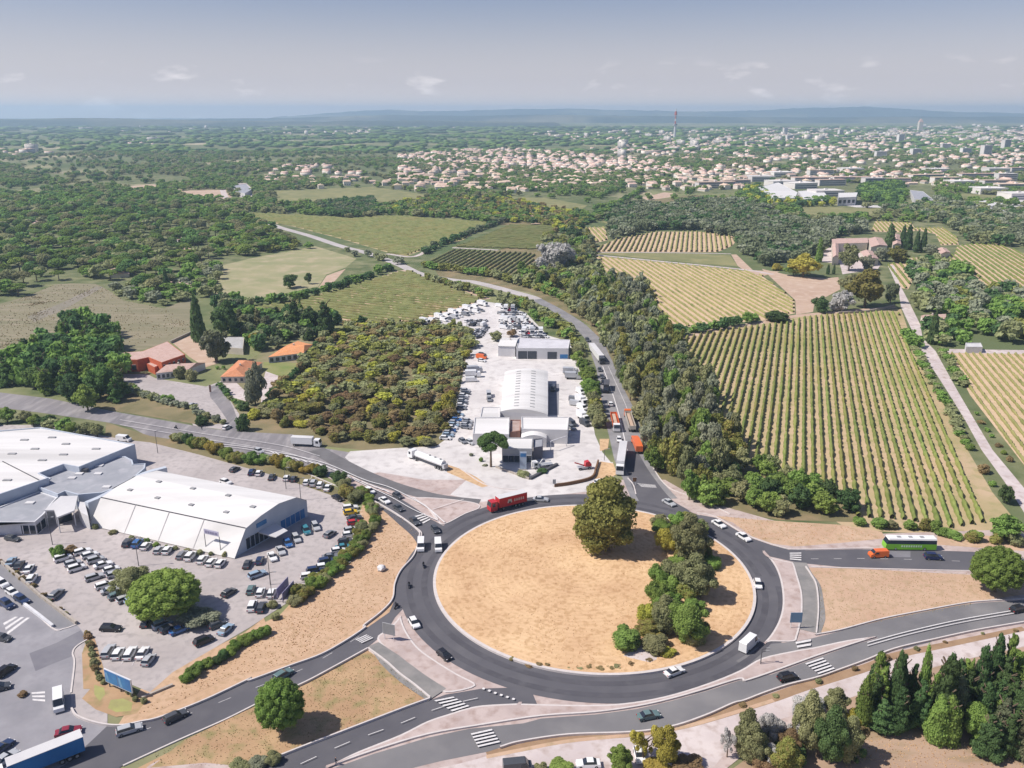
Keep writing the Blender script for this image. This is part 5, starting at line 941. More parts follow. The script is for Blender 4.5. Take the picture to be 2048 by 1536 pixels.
# --- the yard full of vehicles: small in the photo
yv = {}
def ymesh(kind, col):
    k = (kind, col)
    if k in yv: return yv[k]
    mb = MB()
    if kind == 'car': mb.side([(-2.05, .3), (-2.1, .62), (-2.0, .9), (1.0, .92), (1.85, .76), (2.1, .6), (2.08, .3)], -.88, .88, 0, .05).hexa([(-1.8, -.8, .925), (1.0, -.8, .925), (1.0, .8, .925), (-1.8, .8, .925), (-1.45, -.62, 1.4), (.3, -.62, 1.4), (.3, .62, 1.4), (-1.45, .62, 1.4)], 1).box(-1.45, .3, -.62, .62, 1.402, 1.46, 0)
    elif kind == 'lorry': mb.box(-3.6, 1.2, -1.15, 1.15, 1.0, 3.2, 0).side([(1.4, .5), (1.4, 2.5), (2.9, 2.5), (3.3, 1.5), (3.3, .5)], -1.1, 1.1, 0).hexa([(2.92, -.95, 2.45), (3.31, -.95, 1.55), (3.31, .95, 1.55), (2.92, .95, 2.45), (2.96, -.95, 2.48), (3.35, -.95, 1.58), (3.35, .95, 1.58), (2.96, .95, 2.48)], 1).box(-3.4, 3.0, -.5, .5, .5, .99, 1)
    else: mb.side([(-2.6, .35), (-2.6, 2.1), (1.3, 2.1), (1.9, 1.3), (2.5, 1.05), (2.55, .35)], -.93, .93, 0, .08).hexa([(1.36, -.78, 2.07), (1.92, -.82, 1.34), (1.92, .82, 1.34), (1.36, .78, 2.07), (1.40, -.78, 2.1), (1.96, -.82, 1.37), (1.96, .82, 1.37), (1.40, .78, 2.1)], 1)
    for x in ((-1.3, 1.3) if kind == 'car' else (-2.3, 2.3) if kind == 'lorry' else (-1.6, 1.65)):
        for s in (-1, 1): mb.cyl((x, s * .8 - .1, .34), .34, .2, 'y', 10, 2)
    yv[k] = mb.mesh('yard_' + kind, [pmat(col), M_CGLASS, M_TYRE]); return yv[k]
def yrow(desc, c, a, b, n, hd, kinds, cols, group='vehicles parked in the yard', jit=.3):
    for k in range(n):
        t = (k + .5) / n; x = a[0] + (b[0] - a[0]) * t; y = a[1] + (b[1] - a[1]) * t; kd = kinds[k % len(kinds)]; cl = cols[k % len(cols)]
        o = bpy.data.objects.new({'car': 'parked_car', 'lorry': 'parked_lorry', 'van': 'parked_van'}[kd], ymesh(kd, cl)); COL.objects.link(o); place(o, c, x, y, hd[0], hd[1], .7); o.rotation_euler.z += RV.uniform(-.1, .1)
        o.location.x += RV.uniform(-jit, jit); o.location.y += RV.uniform(-jit, jit); tag(o, f"{cl} {kd}, {OD[min(k, 17)]} {desc}", kd, group)
yrow('from the left below the upper vineyard edge', 'O', (20, 390), (900, 120), 9, (90, 20), ['lorry', 'van'], ['white'])
yrow('from the left just under the lorry line', 'O', (220, 370), (880, 200), 9, (60, 12), ['car', 'van'], ['silver', 'white', 'grey'])
yrow('from the left in the left block, middle line', 'O', (600, 350), (930, 350), 5, (60, -30), ['car'], ['white', 'grey', 'white', 'dark grey'])
yrow('from the left in the left block, lower line', 'O', (640, 400), (900, 400), 4, (60, -30), ['car', 'van'], ['white', 'dark grey', 'silver'])
yrow('from the top in the slanting line by the track', 'O', (910, 430), (790, 580), 7, (80, -20), ['car'], ['dark grey', 'silver', 'white'])
yrow('from the top in the second slanting line', 'O', (810, 460), (720, 560), 4, (80, -20), ['car'], ['white', 'grey'])
for j, (y, x0, x1, n) in enumerate(((150, 1060, 1300, 5), (195, 1100, 1330, 5), (245, 1070, 1430, 7), (300, 1100, 1450, 7), (350, 1090, 1480, 7), (395, 1090, 1560, 8), (445, 1120, 1620, 8), (510, 1340, 1680, 6), (560, 1400, 1740, 6))):
    yrow(f'from the left in yard line {["one", "two", "three", "four", "five", "six", "seven", "eight", "nine"][j]} below the far tip', 'O', (x0, y), (x1, y + 8), n, (-10, 40) if j % 2 else (70, 10), [['van', 'car', 'car'], ['car', 'lorry'], ['car']][j % 3], [['white', 'silver', 'white', 'dark grey'], ['white', 'white', 'red', 'silver'], ['silver', 'dark grey', 'white']][j % 3])
yrow('from the top in the left fence line beside the thicket', 'Q', (500, 150), (500, 260), 3, (80, 10), ['car', 'van', 'car'], ['dark grey', 'orange', 'white'])
yrow('from the top among the long trucks by the left fence', 'Q', (430, 350), (370, 510), 3, (90, -4), ['lorry', 'lorry', 'van'], ['silver', 'white', 'white'])
yrow('from the top in the left car line by the yellow tree', 'Q', (310, 590), (245, 830), 8, (80, 4), ['car'], ['silver', 'dark grey', 'white', 'grey'])
yrow('from the top in the shade below the yellow tree', 'Q', (240, 880), (60, 1190), 10, (80, 6), ['car'], ['silver blue', 'white', 'blue', 'silver'])
yrow('from the top in the short line left of the front annexe', 'Q', (330, 960), (310, 1060), 4, (70, 10), ['car'], ['silver', 'grey'])
yrow('from the top in the trucks along the right fence', 'Q', (1570, 380), (1620, 470), 3, (80, 2), ['lorry', 'van'], ['silver', 'white'])
yrow('from the top in the right fence line', 'Q', (1690, 590), (1740, 1040), 7, (40, 22), ['van', 'car', 'lorry'], ['white', 'dark grey', 'white', 'white', 'silver'])
yrow('from the top in the inner right line of the yard', 'Q', (1620, 700), (1640, 790), 2, (60, 6), ['van'], ['grey', 'silver'])
yrow('standing on the painted shadow strip beside the workshop hall', 'Q', (1365, 590), (1365, 590), 1, (4, 40), ['van'], ['dark grey'])
yrow('of two beside the showroom corner', 'Q', (1580, 980), (1600, 1080), 2, (30, 24), ['van', 'car'], ['dark grey', 'grey'])
yrow('of two small pickups by the side annexe', 'Q', (580, 640), (600, 740), 2, (6, 40), ['van', 'car'], ['silver', 'grey'])
yrow('from the left at the foot of the umbrella pine', 'R', (130, 380), (290, 420), 2, (40, 22), ['car'], ['grey', 'silver'])
# --- people and two-wheelers
M_SKIN, M_CLOTH, M_CLOTH2, M_HELM = mat('skin', (.45, .27, .19)), mat('dark clothes', (.03, .03, .04)), mat('blue jeans', (.05, .07, .13)), mat('helmet', (.03, .03, .035), rough=.3)
def skin_mesh(name, joints, edges, mats_, zsplit=None):
    me = bpy.data.meshes.new(name); me.from_pydata([j[:3] for j in joints], edges, []); o = bpy.data.objects.new(name, me); COL.objects.link(o)
    md = o.modifiers.new('skin', 'SKIN'); md.use_smooth_shade = True
    for i, j in enumerate(joints): me.skin_vertices[0].data[i].radius = (j[3], j[3])
    me.skin_vertices[0].data[0].use_root = True; ms = o.modifiers.new('sub', 'SUBSURF'); ms.levels = 1; ms.render_levels = 1
    dg = bpy.context.evaluated_depsgraph_get(); em = bpy.data.meshes.new_from_object(o.evaluated_get(dg)); bpy.data.objects.remove(o); em.name = name
    for m in mats_: em.materials.append(m)
    if zsplit is not None:
        for p in em.polygons: p.material_index = zsplit(p.center)
    return em
ride = [(0, 0, .82, .15), (.02, 0, 1.05, .16), (.12, 0, 1.32, .17), (.17, 0, 1.45, .07), (.2, 0, 1.60, .11), (.22, 0, 1.68, .10),
        (.15, .19, 1.36, .07), (.32, .26, 1.15, .05), (.55, .24, 1.08, .04), (.62, .23, 1.08, .035), (.15, -.19, 1.36, .07), (.32, -.26, 1.15, .05), (.55, -.24, 1.08, .04), (.62, -.23, 1.08, .035),
        (.02, .12, .80, .10), (.42, .18, .74, .075), (.25, .18, .34, .055), (.38, .18, .28, .045), (.02, -.12, .80, .10), (.42, -.18, .74, .075), (.25, -.18, .34, .055), (.38, -.18, .28, .045)]
E_ = [(0, 1), (1, 2), (2, 3), (3, 4), (4, 5), (2, 6), (6, 7), (7, 8), (8, 9), (2, 10), (10, 11), (11, 12), (12, 13), (0, 14), (14, 15), (15, 16), (16, 17), (0, 18), (18, 19), (19, 20), (20, 21)]
ride_me = skin_mesh('person', ride, E_, [M_CLOTH, M_CLOTH2, M_HELM], lambda c: 2 if c.z > 1.5 else (1 if c.z < .85 else 0))
walk = [(0, 0, .93, .14), (0, 0, 1.15, .14), (0, 0, 1.40, .16), (0, 0, 1.52, .06), (.02, 0, 1.64, .10), (.02, 0, 1.74, .09),
        (0, .20, 1.42, .065), (-.06, .25, 1.15, .05), (.02, .26, .90, .038), (.05, .26, .80, .035), (0, -.20, 1.42, .065), (.10, -.25, 1.15, .05), (.22, -.25, .92, .038), (.26, -.25, .84, .035),
        (0, .10, .88, .10), (.12, .11, .50, .07), (.10, .11, .10, .05), (.24, .11, .05, .04), (0, -.10, .88, .10), (-.08, -.11, .50, .07), (-.25, -.11, .14, .05), (-.12, -.11, .07, .04)]
walk_me = skin_mesh('person', walk, E_, [M_CLOTH, M_CLOTH2, M_SKIN], lambda c: 2 if c.z > 1.56 or (abs(c.y) > .2 and c.z < .92) else (1 if c.z < .95 else 0))
moto_parts = [('frame', MB().side([(-.75, .55), (-.7, .78), (-.1, .80), (.1, .98), (.5, .95), (.62, .70), (.35, .35), (-.3, .3)], -.14, .14, 0, .03).mesh('frame', [M_HELM])),
              ('handlebar', MB().box(.56, .62, -.36, .36, 1.04, 1.09).box(.58, .66, -.05, .05, .6, 1.039).mesh('handlebar', [M_DGREY]))]
mw = MB().cyl((0, -.06, 0), .31, .12, 'y', 14).mesh('wheel', [M_TYRE])
for k, (c, x, y, dx, dy, lab) in enumerate((('C', 1634, 915, 8, 44, 'uppermost of three'), ('C', 1530, 1062, -10, 44, 'in the middle of three'), ('C', 1436, 1212, -34, 36, 'lowest, taking the lower left exit'), ('J', 628, 860, 44, 12, 'far off near the houses'))):
    root = empty('motorcycle'); tag(root, 'dark motorcycle ' + lab, 'motorcycle', 'motorcycles on the road'); place(root, c, x, y, dx, dy, .6)
    for nm, me in moto_parts: o = bpy.data.objects.new(nm, me); COL.objects.link(o); o.parent = root
    for xx in (-.68, .72): o = bpy.data.objects.new('wheel', mw); COL.objects.link(o); o.parent = root; o.location = (xx, 0, .31)
    p = bpy.data.objects.new('person', ride_me); COL.objects.link(p); p.location = root.location; p.rotation_euler = root.rotation_euler; tag(p, 'dark-clothed helmeted rider on the roundabout motorcycle ' + lab, 'person', 'motorcycle riders')
for c, x, y, rz, lab in (('D', 630, 1212, .6, 'pedestrian in dark clothes on the pavement at the bottom edge'), ('J', 820, 880, 2.4, 'pedestrian in dark clothes on the edge of the approach road')):
    p = bpy.data.objects.new('person', walk_me); COL.objects.link(p); q = W(c, x, y); p.location = (q[0], q[1], topz(q[0], q[1])); p.rotation_euler.z = rz; tag(p, lab, 'person')
# boulders and small things
def rock(c, x, y, s, m, label, cat='rock', name='boulder', sc=(1, 1, .8)):
    import bmesh
    bm = bmesh.new(); bmesh.ops.create_icosphere(bm, subdivisions=2, radius=s); rr = random.Random(int(x * 7 + y))
    for v in bm.verts: v.co = Vector((v.co.x * sc[0], v.co.y * sc[1], v.co.z * sc[2])) * rr.uniform(.82, 1.12)
    me = bpy.data.meshes.new(name); bm.to_mesh(me); bm.free(); me.materials.append(m); o = bpy.data.objects.new(name, me); COL.objects.link(o); q = W(c, x, y); o.location = (q[0], q[1], s * sc[2] * .6 + .15); tag(o, label, cat); return o
rock('C', 1328, 955, 1.1, M_WHITE, 'white boulder lying in the dry verge left of the roundabout'); rock('G', 985, 385, 1.1, M_DGREY, 'dark upright stone at the edge of the roundabout bushes', sc=(.5, .5, 1.3))
# ------------------------------------------------------------------ vegetation
def fmat(name, c, k=1.75, rnd=.22, br=None):
    c2 = tuple(min(v * k, 1) for v in c); m = mat('foliage ' + name, c, c2, scale=.35, obj=False, rnd=rnd, c3=br, scale2=1.4, rough=.85, spec=.12, lo=.3, hi=.7)
    nt = m.node_tree; b = nt.nodes['Principled BSDF']; src = b.inputs['Base Color'].links[0].from_socket; tr = nt.nodes.new('ShaderNodeBsdfTranslucent'); ms = nt.nodes.new('ShaderNodeMixShader'); ms.inputs[0].default_value = .38
    nt.links.new(src, tr.inputs[0]); nt.links.new(b.outputs[0], ms.inputs[1]); nt.links.new(tr.outputs[0], ms.inputs[2]); nt.links.new(ms.outputs[0], nt.nodes['Material Output'].inputs[0]); return m
FM = {'pine': fmat('pine', (0.121, 0.200, 0.062)), 'brightpine': fmat('bright pine', (.165, .250, .060), 1.6), 'olive': fmat('olive', (0.261, 0.270, 0.134), 1.5), 'green': fmat('green', (0.168, 0.244, 0.062)),
      'darkgreen': fmat('dark green', (0.078, 0.131, 0.049)), 'yellowgreen': fmat('yellow green', (0.371, 0.362, 0.071), 1.6), 'yellow': fmat('yellow', (.36, .31, .07), 1.4), 'brown': fmat('brown', (.25, .19, .095), 1.5),
      'greygreen': fmat('grey green', (0.243, 0.258, 0.177), 1.5), 'mix': fmat('mixed', (0.222, 0.235, 0.066), 1.6, .25, (.30, .22, .09)), 'plane': fmat('plane tree', (.205, .21, .062), 1.6, .1), 'grey': fmat('bare grey', (0.525, 0.512, 0.488), 1.3), 'darkgrey': fmat('grey oak', (0.157, 0.177, 0.101), 1.5)}
M_BARK = mat('bark', (.14, .10, .07), (.20, .15, .11), scale=2.0)
import bmesh
_bm = bmesh.new(); bmesh.ops.create_icosphere(_bm, subdivisions=1, radius=1); ICO_V = np.array([v.co[:] for v in _bm.verts]); ICO_F = np.array([[v.index for v in f.verts] for f in _bm.faces]); _bm.free()
_bm = bmesh.new(); bmesh.ops.create_icosphere(_bm, subdivisions=2, radius=1); ICO2_V = np.array([v.co[:] for v in _bm.verts]); ICO2_F = np.array([[v.index for v in f.verts] for f in _bm.faces]); _bm.free()
def lobes(kind, r):
    out = []
    def add(x, y, z, a, c): out.append((x, y, z, a, c))
    if kind == 'round':
        for i in range(26):
            p = r.normal(size=3); p /= np.linalg.norm(p); q = r.uniform(.5, 1.15); s = r.uniform(.08, .16); add(p[0] * .36 * q, p[1] * .36 * q, .52 + p[2] * .37 * q, s, s * r.uniform(.75, 1.1))
        add(0, 0, .50, .30, .36)
    elif kind == 'dome':
        for i in range(70):
            z = 1 - (i + .5) / 70 * 1.55; a = i * 2.39996; q = math.sqrt(max(1 - z * z, 0)); s = r.uniform(.075, .105); add(math.cos(a) * q * .40, math.sin(a) * q * .40, .53 + z * .38 + r.uniform(-.02, .02), s, s)
        add(0, 0, .52, .40, .36)
    elif kind == 'umbrella':
        for i in range(20):
            a = r.uniform(0, 6.28); q = math.sqrt(r.uniform(0, 1)) * .37; s = r.uniform(.10, .15); add(math.cos(a) * q, math.sin(a) * q, .86 - .22 * (q / .4) ** 2 + r.uniform(-.07, .03), s, s * .75)
    elif kind == 'cypress':
        for i in range(16): z = .06 + .88 * i / 15; w = .42 * (1 - z) ** .55 * (1.0 if z > .15 else .8); add(r.uniform(-.05, .05), r.uniform(-.05, .05), z, max(w, .08), .09)
    elif kind == 'conifer':
        for i in range(34):
            z = r.uniform(.08, .97); w = .42 * (1 - z) ** .75 + .03; a = r.uniform(0, 6.28); s = r.uniform(.08, .14) * (1.15 - z * .6); add(math.cos(a) * w * .75, math.sin(a) * w * .75, z, s, s * .6)
        for z in (.2, .4, .6, .8): add(0, 0, z, .30 * (1 - z) + .04, .14)
    elif kind == 'poplar':
        for i in range(20): z = r.uniform(.16, .93); a = r.uniform(0, 6.28); w = .26 * math.sin(math.pi * min(z + .05, 1)) ** .7; s = r.uniform(.10, .18); add(math.cos(a) * w, math.sin(a) * w, z, s, s * .8)
        add(0, 0, .5, .2, .35)
    elif kind == 'shrub':
        for i in range(13): a = r.uniform(0, 6.28); q = r.uniform(.05, .33); s = r.uniform(.12, .2); add(math.cos(a) * q, math.sin(a) * q, r.uniform(.25, .74) - q * .35, s, s * 1.25)
        add(0, 0, .3, .33, .35)
    elif kind == 'wispy':
        for i in range(16): a = r.uniform(0, 6.28); q = r.uniform(.02, .36); s = r.uniform(.05, .11); add(math.cos(a) * q, math.sin(a) * q, r.uniform(.25, .92), s, s * 1.6)
    return np.array(out)
def crown_arrays(kind, seed, nleaf, leaf, core=.82, sub=1, asp=1.0):
    r = np.random.default_rng(seed); Lb = lobes(kind, r); V = []; F3 = []; nb = 0
    iv, if_ = (ICO_V, ICO_F) if sub == 1 else (ICO2_V, ICO2_F)
    if kind != 'wispy':
        for x, y, z, a, c in Lb:
            v = iv * (1 + r.normal(0, .10, (len(iv), 1))) * np.array([a, a, c]) * core + np.array([x, y, z]); V.append(v); F3.append(if_ + nb); nb += len(v)
    w = Lb[:, 3] ** 2; k = r.choice(len(Lb), nleaf * 2, p=w / w.sum()); d = r.normal(size=(nleaf * 2, 3)); d /= np.linalg.norm(d, axis=1, keepdims=True); d[:, 2] = np.where(r.uniform(size=len(d)) < .55, np.abs(d[:, 2]), d[:, 2])
    rad = r.uniform(.78, 1.12, (len(d), 1)); P = Lb[k, :3] + d * rad * Lb[k][:, [3, 3, 4]]
    ins = np.zeros(len(P), bool)
    for x, y, z, a, c in Lb:
        q = (P - np.array([x, y, z])) / np.array([a, a, c]); ins |= (q ** 2).sum(1) < .62
    P = P[~ins][:nleaf]; d = d[~ins][:nleaf]; P[:, 2] = np.maximum(P[:, 2], .02)
    n = d + r.normal(0, .55, d.shape); n /= np.linalg.norm(n, axis=1, keepdims=True); t = np.cross(n, r.normal(size=n.shape)); t /= np.linalg.norm(t, axis=1, keepdims=True); b = np.cross(n, t)
    s = leaf * r.uniform(.55, 1.25, (len(P), 1)); bz = b * np.array([1, 1, asp]); tz = t * np.array([1, 1, asp])
    Q = np.stack([P - tz * s - bz * s * .6, P + tz * s * .7 - bz * s, P + tz * s + bz * s * .6, P - tz * s * .7 + bz * s], 1).reshape(-1, 3)
    F4 = (np.arange(len(P) * 4).reshape(-1, 4) + nb)
    V.append(Q); return np.concatenate(V), F4, (np.concatenate(F3) if F3 else np.zeros((0, 3), int))
def crown_mesh(kind, seed, nleaf, leaf, **k):
    V, F4, F3 = crown_arrays(kind, seed, nleaf, leaf, **k); return np_mesh('crown', V, F4=F4, F3=F3, mats=[FM['pine']])
def trunk_mesh(kind, seed):
    r = random.Random(seed); mb = MB(); top = {'umbrella': .72, 'dome': .5, 'round': .5, 'conifer': .9, 'cypress': .8, 'poplar': .7, 'wispy': .75}.get(kind, .5); w = .035 if kind != 'cypress' else .05
    mb.cyl((0, 0, -.01), w, top, n=7, r2=w * .35)
    for i in range(6): a = r.uniform(0, 6.28); z = top * r.uniform(.5, .95); strut(mb, (0, 0, z), (math.cos(a) * .24, math.sin(a) * .24, z + .17), .010)
    return mb.mesh('trunk', [M_BARK])
PROTO = {}
SPEC = {'round': (1700, .030), 'dome': (1900, .026), 'umbrella': (1500, .030), 'cypress': (1100, .05), 'conifer': (1900, .032), 'poplar': (1500, .032), 'shrub': (1000, .042), 'wispy': (800, .034),
        'round_hi': (9000, .0155), 'dome_hi': (11000, .0135), 'conifer_hi': (6500, .020), 'shrub_hi': (3000, .024), 'umbrella_hi': (6000, .017), 'poplar_hi': (6000, .018), 'wispy_hi': (4500, .015), 'cypress_hi': (4500, .022)}
def proto(kind, i):
    k = (kind, i)
    if k not in PROTO:
        base = kind.replace('_hi', ''); n, l = SPEC[kind]; sd = 100 * i + sum(map(ord, kind)); PROTO[k] = (crown_mesh(base, sd, n, l, sub=2 if '_hi' in kind else 1), None if base == 'shrub' else trunk_mesh(base, sd))
    return PROTO[k]
KN = {'round': ('broadleaf_tree', 'tree'), 'dome': ('stone_pine', 'tree'), 'umbrella': ('umbrella_pine', 'tree'), 'cypress': ('cypress_tree', 'tree'), 'conifer': ('conifer_tree', 'tree'), 'poplar': ('poplar_tree', 'tree'), 'shrub': ('shrub', 'shrub'), 'wispy': ('thin_tree', 'tree')}
RT = random.Random(77); COUNT = {}
def tree(kind, p, w, h, col, label, group=None, nvar=4):
    base = kind.replace('_hi', ''); cm, tm = proto(kind, RT.randrange(nvar)); nm, cat = KN[base]; COUNT[nm] = COUNT.get(nm, 0) + 1; rz = RT.uniform(0, 6.28)
    cr = bpy.data.objects.new('crown' if tm else nm, cm); COL.objects.link(cr); cr.material_slots[0].link = 'OBJECT'; cr.material_slots[0].material = FM[col]
    if tm is None:
        cr.location = (p[0], p[1], p[2] if len(p) > 2 else 0); cr.rotation_euler = (0, 0, rz); cr.scale = (w, w, h); return tag(cr, label, cat, group)
    root = empty(nm, (p[0], p[1], p[2] if len(p) > 2 else 0), rz); root.scale = (w, w, h); cr.parent = root
    t = bpy.data.objects.new('trunk', tm); COL.objects.link(t); t.parent = root; return tag(root, label, cat, group)
def tpx(kind, c, x, yb, wpx, hpx, col, label, group=None, lift=0.0, nvar=4):      # base point and apparent size on the survey sheet
    m = mpp(c, yb); Y = W(c, x, yb)[1]; ph = math.atan2(HC, Y); w = wpx * m; h = max((hpx * m / CO - w * .5 * math.sin(ph)) / math.cos(ph), w * .35)
    p = W(c, x, yb); return tree(kind, (p[0], p[1], lift), w * 1.12, h * 1.05, col, label, group, nvar)
# --- the individual trees
tpx('round_hi', 'f', 1214, 1104, 150, 158, 'plane', 'big spreading tree with yellowish leaves at the top of the roundabout island')
for a in (('round_hi', 'E', 1750, 905, 290, 360, 'olive', 'olive-brown tree at the top of the roundabout grove'), ('round_hi', 'E', 1575, 830, 170, 210, 'yellowgreen', 'small yellow-green tree left of the grove top'),
          ('round_hi', 'E', 1790, 1170, 300, 340, 'olive', 'broad olive-green tree in the middle of the roundabout grove'), ('shrub_hi', 'E', 1545, 1080, 170, 190, 'brightpine', 'bright green bush on the left edge of the grove, upper one'),
          ('shrub_hi', 'E', 1520, 1210, 170, 190, 'brightpine', 'bright green bush on the left edge of the grove, lower one'), ('shrub_hi', 'E', 1435, 1350, 180, 180, 'yellowgreen', 'yellow-green bush stepping out left of the grove'),
          ('shrub_hi', 'E', 1290, 1520, 260, 200, 'green', 'low dark bush at the bottom left end of the grove'), ('round_hi', 'E', 1730, 1490, 300, 340, 'green', 'leafy green tree at the bottom right of the grove'),
          ('round_hi', 'E', 1560, 1430, 240, 300, 'olive', 'dull olive tree inside the lower grove'), ('shrub_hi', 'E', 1480, 1540, 220, 160, 'olive', 'dull bush beside the gravel patch of the grove'), ('shrub_hi', 'G', 1215, 410, 150, 90, 'yellowgreen', 'low yellowish bush right of the gravel patch'),
          ('shrub_hi', 'E', 1650, 1050, 200, 220, 'olive', 'olive bush between the grove trees')): tpx(*a[:8], group='roundabout grove', lift=.3)
tpx('dome_hi', 'f', 334, 1232, 130, 104, 'brightpine', 'wide bright green dome pine standing in the middle of the car park'); tpx('round_hi', 'f', 263, 1190, 76, 70, 'olive', 'dull olive tree left of the dome pine in the car park')
tpx('shrub_hi', 'f', 402, 1242, 78, 44, 'greygreen', 'grey-green bush in the shade right of the dome pine'); tpx('shrub_hi', 'f', 118, 1116, 32, 34, 'green', 'small round green bush in the car park before the shops'); tpx('shrub', 'f', 143, 1107, 34, 22, 'brown', 'rusty low bush beside the small round green one')
tpx('dome_hi', 'f', 564, 1462, 90, 108, 'brightpine', 'lone round pine on the dry triangle at the bottom left'); tpx('dome_hi', 'f', 1988, 1184, 94, 98, 'brightpine', 'lone round pine on the dry field at the right'); tpx('umbrella_hi', 'f', 982, 934, 70, 76, 'pine', 'umbrella pine with bare trunk before the office block')
for a in (('shrub', 'R', 395, 660, 70, 70, 'green', 'small round bush at the foot of the umbrella pine'), ('shrub', 'R', 450, 715, 80, 40, 'greygreen', 'grey low bush right of the umbrella pine trunk'), ('shrub', 'R', 270, 590, 60, 50, 'greygreen', 'small grey bush left of the umbrella pine'), ('shrub', 'R', 940, 840, 200, 60, 'olive', 'planter shrubs before the office block'), ('shrub', 'R', 1180, 800, 160, 50, 'darkgreen', 'dark low shrubs along the planter edge'),
          ('round', 'O', 1045, 630, 200, 160, 'olive', 'rounded olive tree left of the rear garage'), ('round', 'O', 1245, 570, 160, 110, 'brown', 'brownish tree just behind the rear garage'), ('shrub', 'O', 660, 560, 170, 130, 'olive', 'bush at the thicket tip inside the yard'),
          ('shrub', 'Q', 80, 860, 190, 250, 'yellow', 'yellow leafy tree at the edge of the thicket by the yard')): tpx(*a)
